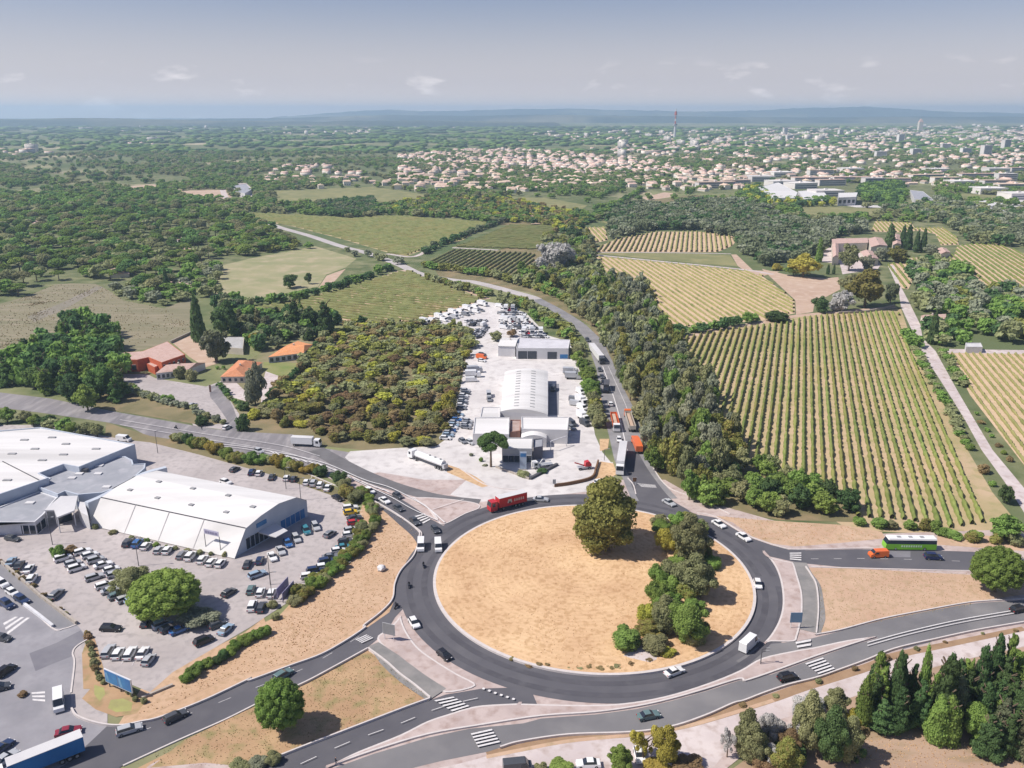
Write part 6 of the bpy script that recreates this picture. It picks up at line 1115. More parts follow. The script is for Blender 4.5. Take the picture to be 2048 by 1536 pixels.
for a in (('cypress', 'K', 1455, 1180, 120, 310, 'darkgreen', 'tall leaning cypress at the meadow edge above the houses'), ('round', 'K', 1590, 1330, 190, 260, 'darkgrey', 'blue-grey tree between the houses and the shed'), ('round', 'K', 1640, 1160, 220, 270, 'darkgreen', 'dark tree right of the tall cypress'),
          ('cypress', 'L', 368, 970, 26, 105, 'darkgreen', 'thin cypress in front of the left vineyard'), ('conifer', 'L', 330, 1110, 130, 240, 'darkgreen', 'dark ragged conifer behind the orange-roofed bungalow'), ('conifer', 'L', 560, 1150, 170, 260, 'darkgreen', 'dark conifer at the thicket corner below the vineyard'),
          ('round', 'L', 450, 1090, 150, 170, 'darkgreen', 'dark tree between the two ragged conifers'), ('round', 'L', 815, 1065, 90, 80, 'darkgreen', 'small dark round tree at the vineyard corner'), ('cypress', 'K', 1222, 815, 50, 160, 'darkgreen', 'slim cypress beside the pale low cottage'),
          ('round', 'J', 1210, 690, 160, 300, 'greygreen', 'blue-grey garden tree in front of the terracotta house'), ('round', 'J', 1215, 260, 110, 110, 'yellow', 'yellow-leaved tree behind the grey shed'), ('round', 'J', 920, 380, 160, 230, 'greygreen', 'grey-blue tree left of the grey shed'),
          ('shrub', 'J', 660, 500, 110, 110, 'olive', 'palm-like bush in front of the white house, left'), ('shrub', 'J', 740, 520, 90, 100, 'olive', 'bush in front of the white house, right'), ('round', 'J', 90, 290, 280, 180, 'green', 'wide dark tree at the meadow side of the left grove'),
          ('shrub', 'J', 820, 840, 120, 90, 'darkgreen', 'dark rounded bush by the road before the side road mouth'), ('shrub', 'J', 1120, 730, 110, 80, 'darkgreen', 'dark bush at the inner corner of the side road'), ('shrub', 'J', 1130, 880, 110, 140, 'darkgreen', 'dark tall bush at the side road mouth'), ('shrub', 'J', 1200, 790, 120, 90, 'yellowgreen', 'yellow-green bush above the side road mouth'), ('round', 'L', 290, 790, 120, 110, 'darkgreen', 'dark round tree in the sparse upper field'), ('round', 'L', 430, 760, 60, 80, 'darkgreen', 'small dark tree right of the round one in the sparse field'),
          ('round', 'M', 545, 470, 120, 130, 'darkgreen', 'dark round tree where the vineyard tracks meet'), ('round', 'M', 400, 690, 270, 260, 'grey', 'pale grey leafless tree at the vineyard corner'), ('cypress_hi', 'H', 1080, 860, 150, 440, 'darkgreen', 'pointed dark cypress, leftmost of the lower right trees'), ('cypress_hi', 'H', 1275, 830, 120, 440, 'green', 'tall thin cypress, highest of the lower right trees'),
          ('conifer_hi', 'H', 1440, 950, 300, 530, 'darkgreen', 'spiky dark conifer right of the thin cypress'), ('cypress_hi', 'H', 1612, 800, 90, 330, 'green', 'small pointed cypress among the lower right trees'), ('conifer_hi', 'H', 1705, 860, 180, 350, 'darkgreen', 'small dark conifer right of the small pointed cypress'),
          ('round_hi', 'H', 2010, 620, 260, 290, 'green', 'leafy tree at the right frame edge above the dark wood'), ('shrub_hi', 'H', 1870, 600, 190, 140, 'green', 'light green bush left of the leafy tree at the right edge'),
          ('round_hi', 'G', 880, 1260, 190, 210, 'green', 'dark green round tree at the bottom edge beside the white car'), ('wispy_hi', 'G', 1045, 1180, 230, 270, 'yellowgreen', 'thin yellowish tree above the bottom edge'), ('poplar_hi', 'G', 1205, 1200, 230, 300, 'yellowgreen', 'bright yellow-green tree at the bottom centre'),
          ('shrub_hi', 'G', 1150, 1280, 260, 140, 'yellow', 'yellow bush cut by the bottom edge'), ('shrub_hi', 'G', 440, 1250, 210, 110, 'green', 'green bush at the bottom edge left of the white car'), ('shrub_hi', 'G', 300, 1260, 100, 90, 'olive', 'small olive bush at the bottom edge'),
          ('shrub_hi', 'G', 1400, 1270, 240, 150, 'brown', 'brown bush at the bottom edge right of the yellow one'), ('round_hi', 'G', 1800, 1150, 230, 350, 'olive', 'ragged olive tree at the bottom, left of the brown copse'), ('wispy_hi', 'G', 1930, 1100, 160, 270, 'grey', 'thin leafless tree in the bottom copse'), ('wispy_hi', 'G', 1660, 1150, 150, 200, 'grey', 'pale leafless bush left of the ragged olive tree'),
          ('round_hi', 'H', 460, 1120, 250, 460, 'olive', 'tall dull olive tree in the bottom copse'), ('wispy_hi', 'H', 390, 1080, 200, 300, 'grey', 'bare grey tree beside the tall olive one'), ('round_hi', 'H', 620, 1200, 260, 430, 'darkgreen', 'dark tree in the middle of the bottom copse'), ('round_hi', 'H', 760, 1180, 230, 330, 'olive', 'light olive tree at the right of the bottom copse'), ('shrub_hi', 'H', 800, 930, 160, 160, 'yellowgreen', 'yellow-green bush beside the gravel track'),
          ('round_hi', 'H', 300, 1260, 260, 280, 'mix', 'yellowish bush-like tree at the bottom of the copse'), ('round_hi', 'H', 60, 1200, 230, 300, 'olive', 'dull tree at the left end of the bottom copse'), ('shrub_hi', 'H', 170, 1250, 200, 170, 'brown', 'brown scrub between the copse trees'),
          ('round', 'F', 1930, 335, 115, 125, 'darkgreen', 'round dark bush standing alone beside the farm lane'), ('shrub', 'F', 1845, 228, 60, 48, 'green', 'small round bush beside the farm lane'), ('shrub', 'F', 1790, 148, 85, 75, 'brown', 'brown bush beside the farm lane'),
          ('round', 'F', 1930, 560, 230, 190, 'green', 'wide green tree at the right corner of the striped vineyard'), ('shrub', 'F', 1730, 570, 120, 90, 'green', 'green bush at the foot of the striped vineyard'), ('shrub', 'F', 1540, 540, 110, 70, 'green', 'smaller green bush at the foot of the striped vineyard'),
          ('shrub_hi', 'D', 180, 1190, 130, 110, 'olive', 'grey-green bush at the bottom edge of the dry triangle, right'), ('shrub_hi', 'D', 60, 1215, 170, 110, 'greygreen', 'grey-green bush at the bottom edge of the dry triangle, middle'), ('shrub_hi', 'D', -60, 1235, 150, 100, 'olive', 'grey-green bush at the bottom edge of the dry triangle, left'),
          ('shrub', 'B', 170, 1010, 80, 50, 'brown', 'dry bush on the small street island'),
          ('cypress', 'N', 1062, 490, 80, 160, 'darkgreen', 'broad cypress in the farm estate, leftmost'), ('cypress', 'N', 1158, 470, 50, 130, 'darkgreen', 'cypress in the farm estate, second'), ('cypress', 'N', 1196, 510, 72, 165, 'darkgreen', 'cypress in the farm estate, third and widest'), ('cypress', 'N', 1256, 530, 55, 150, 'darkgreen', 'cypress in the farm estate, fourth'), ('cypress', 'N', 1305, 530, 55, 165, 'darkgreen', 'cypress in the farm estate, rightmost'),
          ('cypress', 'N', 545, 600, 60, 160, 'green', 'green cypress left of the farm court'), ('cypress', 'N', 612, 690, 30, 70, 'darkgreen', 'tiny cypress by the farm court wall'), ('cypress', 'N', 655, 690, 26, 70, 'darkgreen', 'tiny cypress at the farm court corner'), ('cypress', 'N', 1372, 1200, 80, 220, 'darkgreen', 'dark cypress beside the farm lane'), ('cypress', 'N', 1500, 210, 36, 90, 'darkgreen', 'small cypress by the far car park'),
          ('round', 'N', 765, 665, 150, 190, 'olive', 'olive-coloured tree inside the farm court'), ('round', 'N', 900, 660, 120, 110, 'greygreen', 'grey-green tree right of the farm court tree'), ('round', 'N', 965, 500, 110, 60, 'greygreen', 'grey rounded tree behind the front outbuilding'), ('round', 'N', 1010, 595, 110, 110, 'greygreen', 'grey tree beside the lane at the farm estate'),
          ('round', 'N', 1125, 605, 160, 120, 'mix', 'yellow-green tree in front of the cypresses'), ('round', 'N', 430, 710, 240, 170, 'yellowgreen', 'large yellow-green tree left of the farm court'), ('round', 'N', 360, 700, 130, 90, 'green', 'green bush under the large yellow-green tree'), ('round', 'N', 1365, 550, 110, 80, 'greygreen', 'grey bush right of the cypresses'), ('shrub', 'N', 240, 660, 90, 60, 'yellow', 'yellow bush at the edge of the grey wood'),
          ('shrub', 'N', 240, 1030, 220, 90, 'darkgreen', 'dark hedge clump at the lower corner of the pale vineyard'), ('round', 'N', 560, 970, 130, 120, 'darkgreen', 'dark round tree at the left end of the stone wall'), ('round', 'N', 700, 960, 180, 160, 'grey', 'bare greyish trees by the stone wall'), ('round', 'N', 880, 930, 270, 280, 'mix', 'large mixed green tree behind the stone wall'), ('round', 'N', 790, 830, 190, 150, 'olive', 'olive tree above the stone wall'), ('round', 'N', 1070, 900, 100, 160, 'darkgrey', 'grey-green tree where the wall meets the lane')):
    tpx(*a[:8])
# --- scattered trees and bushes
LIM = {'broadleaf_tree': 295, 'stone_pine': 295, 'umbrella_pine': 295, 'conifer_tree': 290, 'poplar_tree': 290, 'shrub': 298, 'cypress_tree': 100, 'thin_tree': 100}
STUFF = []
QUEUE = []
def scatter(s, sp, kinds, wr, hr, cols, label, group, prob=1.0, excl=None):
    P = pts(s); xs = [p[0] for p in P]; ys = [p[1] for p in P]; y = min(ys)
    while y < max(ys):
        x = min(xs)
        while x < max(xs):
            px, py = x + RT.uniform(-.45, .45) * sp, y + RT.uniform(-.45, .45) * sp; x += sp
            if RT.random() > prob or not inpoly(px, py, P): continue
            if excl and any(inpoly(px, py, e) for e in excl): continue
            if abs(px) > (py * math.cos(PITCH) + HC * math.sin(PITCH)) * .64 + 15: continue
            QUEUE.append((math.hypot(px, py), RT.choice(kinds), (px, py), RT.uniform(*wr), RT.uniform(*hr), RT.choice(cols), label, group))
        y += sp
def hedge(s, sp, kinds, wr, hr, cols, label, group, jit=.6, prob=1.0):
    P = densify(pts(s), 8); L2 = [0]
    for i in range(1, len(P)): L2.append(L2[-1] + np.linalg.norm(P[i] - P[i - 1]))
    d = 0
    while d < L2[-1]:
        p = [np.interp(d, L2, [q[k] for q in P]) + RT.uniform(-jit, jit) for k in (0, 1)]; d += sp * RT.uniform(.8, 1.2)
        if RT.random() > prob: continue
        if abs(p[0]) > (p[1] * math.cos(PITCH) + HC * math.sin(PITCH)) * .64 + 15: continue
        QUEUE.append((math.hypot(*p), RT.choice(kinds), tuple(p), RT.uniform(*wr), RT.uniform(*hr), RT.choice(cols), label, group))
# near groups
scatter('E 1480,620 1700,560 1900,700 1960,900 1960,1080 1880,1200 1880,1420 1820,1510 1560,1530 1420,1500 1440,1330 1520,1240 1570,1080 1600,900 1560,760', 4.4, ['round_hi', 'shrub_hi', 'shrub_hi'], (5, 7), (3.6, 5.6), ['green', 'olive', 'mix', 'olive', 'brightpine'], 'bush in the dense roundabout grove', 'roundabout grove', .9)
scatter('H 880,860 1150,780 1500,860 1750,800 2100,660 2400,650 2400,1250 2048,1220 1850,1150 1400,1060 1100,1010 880,1000', 3.7, ['conifer_hi', 'conifer_hi', 'round_hi', 'conifer_hi', 'cypress_hi'], (5, 7.5), (7, 12), ['darkgreen', 'green', 'darkgreen', 'green', 'darkgrey'], 'dark tree in the lower right wood', 'lower right wood')
scatter('H 60,1229 130,1020 330,900 420,880 640,820 840,900 830,1229', 4.6, ['round_hi', 'shrub_hi', 'wispy_hi', 'round_hi'], (5, 7.5), (4, 8), ['olive', 'brown', 'grey', 'mix', 'darkgreen'], 'brownish tree or bush in the copse at the bottom edge', 'bottom copse')
for s_ in ('C -180,0 0,60 120,95 200,140 330,165 450,165 600,200 760,230 900,260 960,275', 'C 1020,320 1080,400 1180,460'): hedge(s_, 3.4, ['shrub_hi'], (4, 7), (3, 5), ['green', 'olive', 'mix', 'darkgreen', 'yellow'], 'bush in the road belt behind the car park', 'road belt bushes', .8)
for s_ in ('C 1200,400 1240,480 1275,560 1265,640 1210,730 1130,830 1040,910 960,1000 860,1090 760,1170 680,1230', 'C 1190,640 1150,760 1060,860 960,960 820,1060 700,1150'): hedge(s_, 2.6, ['shrub_hi'], (3.2, 4.8), (2.2, 3.6), ['green', 'mix', 'brightpine', 'olive'], 'bush in the curved hedge right of the car park', 'curved car park hedge', .6)
hedge('B 1960,560 1850,600 1740,660 1600,760 1480,810 1400,880 1350,930', 1.9, ['shrub_hi'], (2.8, 4), (2, 2.8), ['green', 'brightpine', 'darkgreen'], 'bush in the low hedge below the car park', 'lower car park hedge', .3)
scatter('C 500,1180 620,1180 640,1290 480,1380 420,1330', 3.4, ['shrub_hi'], (2.5, 4), (1.2, 2.2), ['olive', 'brown'], 'dull scrub at the corner of the car park', 'car park scrub', .7)
hedge('B 640,560 680,700 700,850 760,930', 1.8, ['shrub'], (1.4, 2.4), (1, 1.6), ['olive', 'brown'], 'small dry shrub in the garden bed by the billboard', 'billboard garden shrubs', .3)
hedge('B 960,980 1000,1040 1060,1060', 1.6, ['shrub'], (1.5, 2.2), (.9, 1.4), ['olive', 'darkgreen'], 'small shrub right of the billboard', 'billboard garden shrubs', .3)
hedge('B 0,40 200,180 380,330 540,480', 3.2, ['shrub'], (1.5, 2.6), (.8, 1.4), ['olive', 'brown'], 'small shrub along the ramp wall', 'ramp wall shrubs', .2, .7)
hedge('A 700,940 900,1000 1100,1050 1350,1110 1650,1150', 3.4, ['shrub'], (1.4, 3), (.8, 1.8), ['green', 'olive'], 'small shrub at the foot of the white hall', 'hall foot shrubs', .2, .8)
hedge('f 1060,1330 1110,1337 1200,1339 1290,1328 1340,1312', 2.2, ['shrub'], (1.5, 3), (.5, 1.1), ['brown', 'brown', 'olive'], 'tuft of dry weeds at the lower rim of the roundabout island', 'island rim weeds', .4)
hedge('f 1020,1318 985,1302 935,1262 900,1215', 6, ['shrub'], (1, 1.8), (.4, .8), ['brown', 'mix'], 'tuft of dry weeds at the left rim of the roundabout island', 'island rim weeds', .4)
hedge('H 0,780 400,660 850,510 1200,390 1500,310 2000,220', 9, ['shrub'], (1, 2.2), (.5, 1.2), ['brown', 'olive'], 'dry tuft along the earth bank of the bypass', 'bypass tufts', .8)
hedge('H 860,900 1000,760 1150,800 1300,850 1500,800 1700,740 1900,660 2100,600 2300,560', 3.0, ['conifer_hi', 'cypress_hi', 'conifer_hi'], (4.5, 6.5), (9, 13.5), ['darkgreen', 'green', 'darkgreen'], 'dark tree in the front of the lower right wood', 'lower right wood front', 1.2)
# around the shops and houses
scatter('f -60,775 60,700 110,690 150,640 225,665 245,740 250,800 180,830 100,790 0,770', 7.5, ['round', 'conifer', 'round'], (8, 12), (8, 13), ['green', 'darkgreen', 'pine'], 'large dark tree in the grove left of the rust-red building', 'left grove')
hedge('f -20,850 40,845 110,855 170,868 230,872', 6, ['round', 'shrub'], (6, 8), (4, 7), ['green', 'darkgreen', 'olive'], 'tree between the warehouse and the road at left', 'warehouse trees', 1.5)
scatter('K 1560,900 1760,890 1850,960 2048,1000 L 240,1000 620,1010 640,1090 560,1180 300,1200 150,1240 0,1260 K 1840,1230 1800,1190 1620,1130', 7, ['round', 'conifer', 'round'], (6, 10), (5.5, 9), ['darkgreen', 'green', 'darkgrey', 'olive'], 'dark garden tree among the villas below the left vineyard', 'villa garden trees')
hedge('J 300,620 430,650 560,690 700,720 850,790 980,840', 3.2, ['shrub'], (3.2, 4.6), (2, 3.2), ['greygreen', 'greygreen', 'olive'], 'grey-green oleander bush along the roadside forecourt', 'oleander hedge', 1.0)
hedge('J 290,590 450,640 600,680', 4, ['shrub'], (3.5, 5), (2.2, 3.6), ['green', 'olive'], 'green bush on the inner side of the forecourt hedge', 'forecourt bushes', .8)
hedge('J 1660,260 1600,380 1500,480 1400,570 1300,650', 2.6, ['shrub'], (2.6, 3.6), (2.6, 3.4), ['darkgreen'], 'dark clipped bush in the straight hedge beside the thicket', 'straight dark hedge', .3)
hedge('J 960,560 1000,620 1060,680 1110,740', 3.5, ['shrub'], (2.4, 4), (1.8, 3), ['green', 'olive', 'darkgreen'], 'garden bush along the side road', 'side road bushes', .5)
hedge('J 1000,470 1100,430 860,440', 5, ['shrub'], (2, 4), (1.5, 2.5), ['olive', 'green'], 'small garden bush between the houses', 'garden bushes', 1, .8)
scatter('f 515,835 560,770 640,690 700,650 835,648 900,650 945,668 952,695 925,755 905,830 885,892 780,893 690,893 620,862 560,852', 4.9, ['shrub', 'shrub', 'round'], (4, 9), (2.2, 5.2), ['mix', 'olive', 'olive', 'brown', 'olive', 'yellowgreen', 'mix', 'brown'], 'bush of the thicket left of the yard', 'thicket', .9)
# belt right of the north road
scatter('f 1190,565 1290,585 1320,650 1340,690 1375,740 1420,800 1445,860 1480,915 1440,975 1420,1015 1330,985 1305,930 1285,860 1240,760 1215,700 1175,650 1140,610', 6.0, ['poplar', 'poplar', 'round'], (6.5, 9.5), (7, 15), ['olive', 'greygreen', 'green', 'greygreen', 'olive', 'mix'], 'tall olive-green tree in the belt beside the north road', 'north road belt')
scatter('f 1090,485 1180,480 1200,560 1260,580 1180,600 1120,590 1060,575 1040,548 1090,540', 8, ['round', 'poplar'], (8, 12), (8, 12), ['mix', 'olive', 'green', 'darkgrey'], 'bushy tree where the belt meets the upper vineyards', 'upper belt')
scatter('f 1390,1000 1410,940 1500,930 1560,950 1640,985 1702,1020 1705,1045 1600,1040 1500,1025 1430,1022', 6, ['round', 'round'], (6.5, 9), (5.5, 8.5), ['green', 'green', 'olive', 'darkgreen'], 'leafy tree in the belt below the striped vineyard', 'vineyard foot trees')
hedge('F 1020,475 1150,485 1300,490 1480,520 1650,560 1800,580 2048,600', 4, ['shrub'], (4, 6), (2.4, 4), ['green', 'olive', 'mix'], 'bush along the foot of the striped vineyard', 'vineyard foot bushes', 1)
scatter('f 860,560 960,585 1000,600 1060,618 1110,650 1150,690 1100,672 1055,625 1000,606 965,598 850,560', 6, ['shrub', 'round'], (5, 8), (4, 6.5), ['mix', 'olive', 'green'], 'bush in the strip between the yard and the upper road', 'upper road strip')
hedge('f 860,562 960,588 1050,612 1110,645 1150,680', 7, ['round', 'shrub'], (5, 8), (4, 6), ['mix', 'olive'], 'bush on the lower side of the upper road', 'upper road strip', 1.5)
hedge('f 850,535 960,552 1050,572 1120,598 1160,630', 6, ['round', 'shrub'], (6, 9), (5, 7), ['mix', 'olive', 'green'], 'bush on the far side of the upper road', 'upper road far side', 2)
hedge('f 1150,695 1160,735 1172,760 1192,830 1195,865', 6, ['round'], (6, 8), (5, 7), ['green', 'mix', 'olive'], 'roadside tree between the yard fence and the north road', 'yard fence trees', 1)
# vineyard-side hedges
for s_, c_, l_ in (('L -100,930 200,900 400,860 700,780 900,700 1050,650', ['darkgreen', 'green'], 'dark hedge tree above the left vineyard'), ('L 1280,540 1400,480 1500,440 1650,380 1900,295', ['darkgreen', 'darkgrey'], 'dark hedge tree on the diagonal between two vineyards'),
               ('M 1280,1150 1400,1120 1600,1090 1750,1060 1900,1030', ['darkgreen', 'green'], 'dark bush at the top edge of the striped vineyard'), ('M 620,330 700,260 800,210 950,130 1050,80', ['darkgreen', 'green'], 'dark tree in the diagonal hedge up to the village'),
               ('N 1200,1160 1230,1230', ['green'], 'bush left of the farm lane'), ('L 700,500 760,560 860,560 960,590 1100,620', ['greygreen', 'olive'], 'grey bush beside the country road bend')): hedge(s_, 6.5, ['round', 'shrub'], (6, 10), (4, 7), c_, l_, l_.replace('dark ', '') + 's', 2, .45 if 'bend' in l_ else 1.0)
hedge('f 1822,690 1850,740 1885,800 1915,860 1940,900', 4.2, ['shrub'], (4, 5.5), (2, 3.4), ['olive', 'green'], 'bush in the hedge left of the farm lane', 'lane hedge left', .8)
hedge('f 1882,705 1905,740 1925,775', 4, ['shrub'], (4, 6), (2.5, 4), ['green', 'olive'], 'bush in the hedge right of the farm lane', 'lane hedge right', .8)
hedge('f 1950,830 1980,870 2020,930', 8, ['shrub'], (2, 4), (1.2, 2.4), ['brown', 'green'], 'small bush on the bank right of the farm lane', 'lane bank bushes', .8)
scatter('L 480,190 900,150 950,200 930,255 750,275 560,265', 8, ['round'], (9, 13), (7, 10), ['darkgreen', 'darkgreen', 'darkgrey'], 'tree of the dark copse between the two green fields', 'field copse')
scatter('M 780,330 860,210 1100,190 1180,240 1400,170 1700,180 2048,250 N 100,240 380,330 850,340 900,390 650,420 620,520 500,560 160,640 60,600 M 1900,600 1740,520 1720,430 1450,372 1150,372 860,428 800,440', 10, ['round'], (10, 15), (8, 12), ['darkgrey', 'darkgrey', 'darkgreen', 'greygreen'], 'rounded grey-green oak in the wood behind the pale vineyard', 'grey oak wood')
scatter('N 1230,620 1500,640 1640,700 1620,800 2048,850 2300,900 2300,1180 1980,1200 1600,1100 1500,1000 1290,960 1200,800', 10, ['round'], (10, 14), (8, 12), ['greygreen', 'olive', 'green', 'mix', 'darkgreen'], 'tree in the leafy cluster right of the farm lane', 'lane side trees')
scatter('N 1300,1060 1600,1060 1640,1200 1500,1220 1330,1190', 8, ['round'], (8, 11), (6, 8), ['olive', 'green', 'darkgreen'], 'tree around the lane house', 'lane house trees')
scatter('N 950,240 1250,270 1450,320 1570,380 1600,460 2048,500 2300,560 2300,250 1700,230 1400,150 1200,230', 13, ['round'], (11, 16), (8, 12), ['darkgrey', 'greygreen', 'darkgreen', 'olive'], 'tree in the scrubby wood before the works', 'right scrub wood')
scatter('N 850,50 1000,30 1150,40 1200,120 1150,180 900,170 840,130', 11, ['round'], (10, 14), (8, 12), ['darkgreen', 'green'], 'tree in the dark clump between the works buildings', 'works tree clump')
scatter('N 0,60 100,60 220,150 640,160 700,200 380,200 0,170 M 1800,50 1700,180', 12, ['round'], (9, 13), (7, 10), ['green', 'yellowgreen', 'darkgreen'], 'tree below the large white distribution hall', 'works edge trees')
scatter('M 0,130 400,220 600,240 640,320 560,420 380,380 330,330 L 1900,320 1700,260 1500,280 1100,260 960,200 1200,160', 11, ['round', 'shrub'], (7, 11), (5, 8), ['mix', 'brown', 'darkgreen', 'yellowgreen'], 'scrubby tree on the rough slope below the village', 'rough slope trees')
scatter('L 0,360 280,430 440,500 200,520 0,560 K 1560,560 1500,480 1640,430', 9, ['round', 'shrub'], (7, 10), (5, 7), ['green', 'olive', 'mix'], 'bushy tree beside the country road in the left middle', 'country road trees')
scatter('K 820,800 1100,780 1360,700 1560,620 1620,700 1620,850 1380,880 1200,930 900,880', 8.5, ['round', 'shrub'], (7, 11), (4, 8), ['green', 'olive', 'greygreen'], 'light green tree at the edge of the meadow', 'meadow edge trees')
# the pine wood on the left
FOREST = 'f -260,410 0,398 120,392 300,396 440,402 480,440 560,462 610,490 500,512 430,505 400,545 340,590 250,588 225,565 190,562 130,566 60,590 0,604 -260,660'
scatter(FOREST, 11.5, ['umbrella', 'round', 'dome', 'umbrella'], (10, 15), (7, 11), ['pine', 'green', 'green', 'olive'], 'pine in the wood beyond the meadow', 'pine wood', .66)
QUEUE.sort(key=lambda q: q[0])
CW = {'pine': 'deep green', 'brightpine': 'bright green', 'olive': 'dull olive', 'green': 'green', 'darkgreen': 'dark green', 'yellowgreen': 'yellow-green', 'yellow': 'yellow', 'brown': 'brownish', 'greygreen': 'grey-green', 'mix': 'green and tan', 'plane': 'yellowish', 'grey': 'grey leafless', 'darkgrey': 'grey-green'}
BW = {'round': 'tree', 'dome': 'round pine', 'umbrella': 'umbrella pine', 'cypress': 'cypress', 'conifer': 'conifer', 'poplar': 'tall tree', 'shrub': 'bush', 'wispy': 'thin tree'}
PREP = (' in the ', ' along ', ' beside ', ' at the ', ' below ', ' behind ', ' between ', ' around ', ' where ', ' on the ', ' before ', ' under ', ' right of ', ' left of ', ' above ', ' of the ')
def ordinal(n):
    t = ['', 'first', 'second', 'third', 'fourth', 'fifth', 'sixth', 'seventh', 'eighth', 'ninth', 'tenth', 'eleventh', 'twelfth', 'thirteenth', 'fourteenth', 'fifteenth', 'sixteenth', 'seventeenth', 'eighteenth', 'nineteenth']
    if n < 20: return t[n]
    a, b = divmod(n, 10); T_ = ['', '', 'twent', 'thirt', 'fort', 'fift', 'sixt', 'sevent', 'eight', 'ninet']
    return (T_[a] + 'ieth') if b == 0 else (T_[a] + 'y-' + t[b])
def sectors(ps):           # words for where each of these points stands in its group, seen from the camera
    n = len(ps); az = [p[0] / (p[1] + 35) for p in ps]; out = [''] * n
    if n <= 32:
        for k, i in enumerate(sorted(range(n), key=lambda i: az[i])): out[i] = f', {ordinal(k + 1)} from the left' if n > 1 else ''
        return out
    nr = 3 if n > 40 else 1; ry = sorted(range(n), key=lambda i: ps[i][1]); R_ = ['near', 'middle', 'far']
    C_ = ['leftmost', 'left', 'central', 'right', 'rightmost']
    for r in range(nr):
        row_ = sorted(ry[r * n // nr:(r + 1) * n // nr], key=lambda i: az[i]); m = len(row_)
        for k, i in enumerate(row_): out[i] = (f', {R_[r]} ' if nr > 1 else ', ') + C_[k * 5 // m]
    return out
GR = {}
for i, q in enumerate(QUEUE): GR.setdefault(q[6], []).append(i)
for lab, ii in GR.items():
    ss = sectors([QUEUE[i][2] for i in ii]); k = min([lab.find(p_) for p_ in PREP if lab.find(p_) > 0] or [len(lab)])
    for i, s_ in zip(ii, ss): q = list(QUEUE[i]); q[6] = f"{CW[q[5]]} {BW[q[1].replace('_hi', '')]}{lab[k:]}{s_}"; QUEUE[i] = tuple(q)
for d, kind, p, w, h, col, lab, grp in QUEUE:
    base = kind.replace('_hi', ''); nm = KN[base][0]
    if COUNT.get(nm, 0) >= LIM[nm]: STUFF.append((p, w, h, col, base)); continue
    if p[1] > 420 and kind.endswith('_hi'): kind = base
    tree(kind, p, w, h, col, lab, grp)
print('trees', COUNT, 'left over', len(STUFF))
# what is past three hundred of a kind, and everything farther off, reads as one mass of wood
LOWP = {}
def low(kind, i):
    k = (kind, i)
    if k not in LOWP: LOWP[k] = crown_arrays(kind, 900 + i * 7 + len(kind), {'round': 170, 'umbrella': 150, 'dome': 170}.get(kind, 120), .085)
    return LOWP[k]
def mass(name, items, label, group=None):
    by = {}
    for it in items: by.setdefault(it[3], []).append(it)
    Vs, Fq, Ft, mi4, mi3, nb = [], [], [], [], [], 0; mats_ = [FM[k] for k in by]
    for mi_, (k, its) in enumerate(by.items()):
        for p, w, h, col, base in its:
            V, F4, F3 = low(base if base in ('round', 'umbrella', 'dome') else 'round', RT.randrange(3)); a = RT.uniform(0, 6.28); ca, sa = math.cos(a) * w, math.sin(a) * w
            X = np.stack([V[:, 0] * ca - V[:, 1] * sa + p[0], V[:, 0] * sa + V[:, 1] * ca + p[1], V[:, 2] * h], 1); Vs.append(X); Fq.append(F4 + nb); Ft.append(F3 + nb); mi4 += [mi_] * len(F4); mi3 += [mi_] * len(F3); nb += len(X)
    if not Vs: return
    o = bpy.data.objects.new(name, np_mesh(name, np.concatenate(Vs), F4=np.concatenate(Fq), F3=np.concatenate(Ft), mats=mats_, mi=mi4 + mi3)); COL.objects.link(o); o['kind'] = 'stuff'; tag(o, label, 'wood')
mass('woodland', STUFF, 'far part of the wooded land where single trees merge')
# --- tufts of dry grass that roughen the open ground
M_TUFT = mat('dry tufts', (.55, .36, .19), (.72, .52, .30), scale=.8, rough=.95); M_TUFTG = mat('green tufts', (.34, .30, .13), (.52, .38, .22), scale=.5, rough=.95)
def tufts(s, n, label, m, hmax=.4, excl=None, ring=None):
    r = np.random.default_rng(n); P = ring or pts(s); xs = [p[0] for p in P]; ys = [p[1] for p in P]; V = []; k = 0; tries = 0
    cl = [(r.uniform(min(xs), max(xs)), r.uniform(min(ys), max(ys)), r.uniform(3, 9)) for _ in range(26)]
    while k < n and tries < n * 6:
        tries += 1
        if r.uniform() < .55: c = cl[r.integers(len(cl))]; x, y = c[0] + r.normal() * c[2], c[1] + r.normal() * c[2]
        else: x, y = r.uniform(min(xs), max(xs)), r.uniform(min(ys), max(ys))
        if not inpoly(x, y, P): continue
        z = topz(x, y); h = hmax * r.uniform(.3, 1); w = h * r.uniform(.5, 1.1)
        for _ in range(3):
            a = r.uniform(0, 3.14); dx, dy = math.cos(a) * w, math.sin(a) * w; lx, ly = r.normal(0, .3 * h, 2); V += [(x - dx, y - dy, z), (x + dx, y + dy, z), (x + dx * .6 + lx, y + dy * .6 + ly, z + h), (x - dx * .6 + lx, y - dy * .6 + ly, z + h)]
        k += 1
    if V: o = bpy.data.objects.new('grass_tufts', np_mesh('grass_tufts', V, F4=np.arange(len(V)).reshape(-1, 4), mats=[m])); COL.objects.link(o); o['kind'] = 'stuff'; tag(o, label, 'grass')
tufts('', 3800, 'dry tufts of grass all over the roundabout island', M_TUFT, .14, ring=circ(RI - 1))
tufts('C 1250,440 1440,550 1585,665 1600,720 1560,850 1450,960 1405,1060 1395,1170 1320,1255 1000,1470 D 640,310 500,380 300,455 0,540 B 1700,860 1500,960 1180,1110 980,1150 1320,940 1720,680 1960,520 C 560,1330 760,1200 980,1040 1190,800 1290,620', 2600, 'dry tufts on the verge beside the car park', M_TUFT, .15)
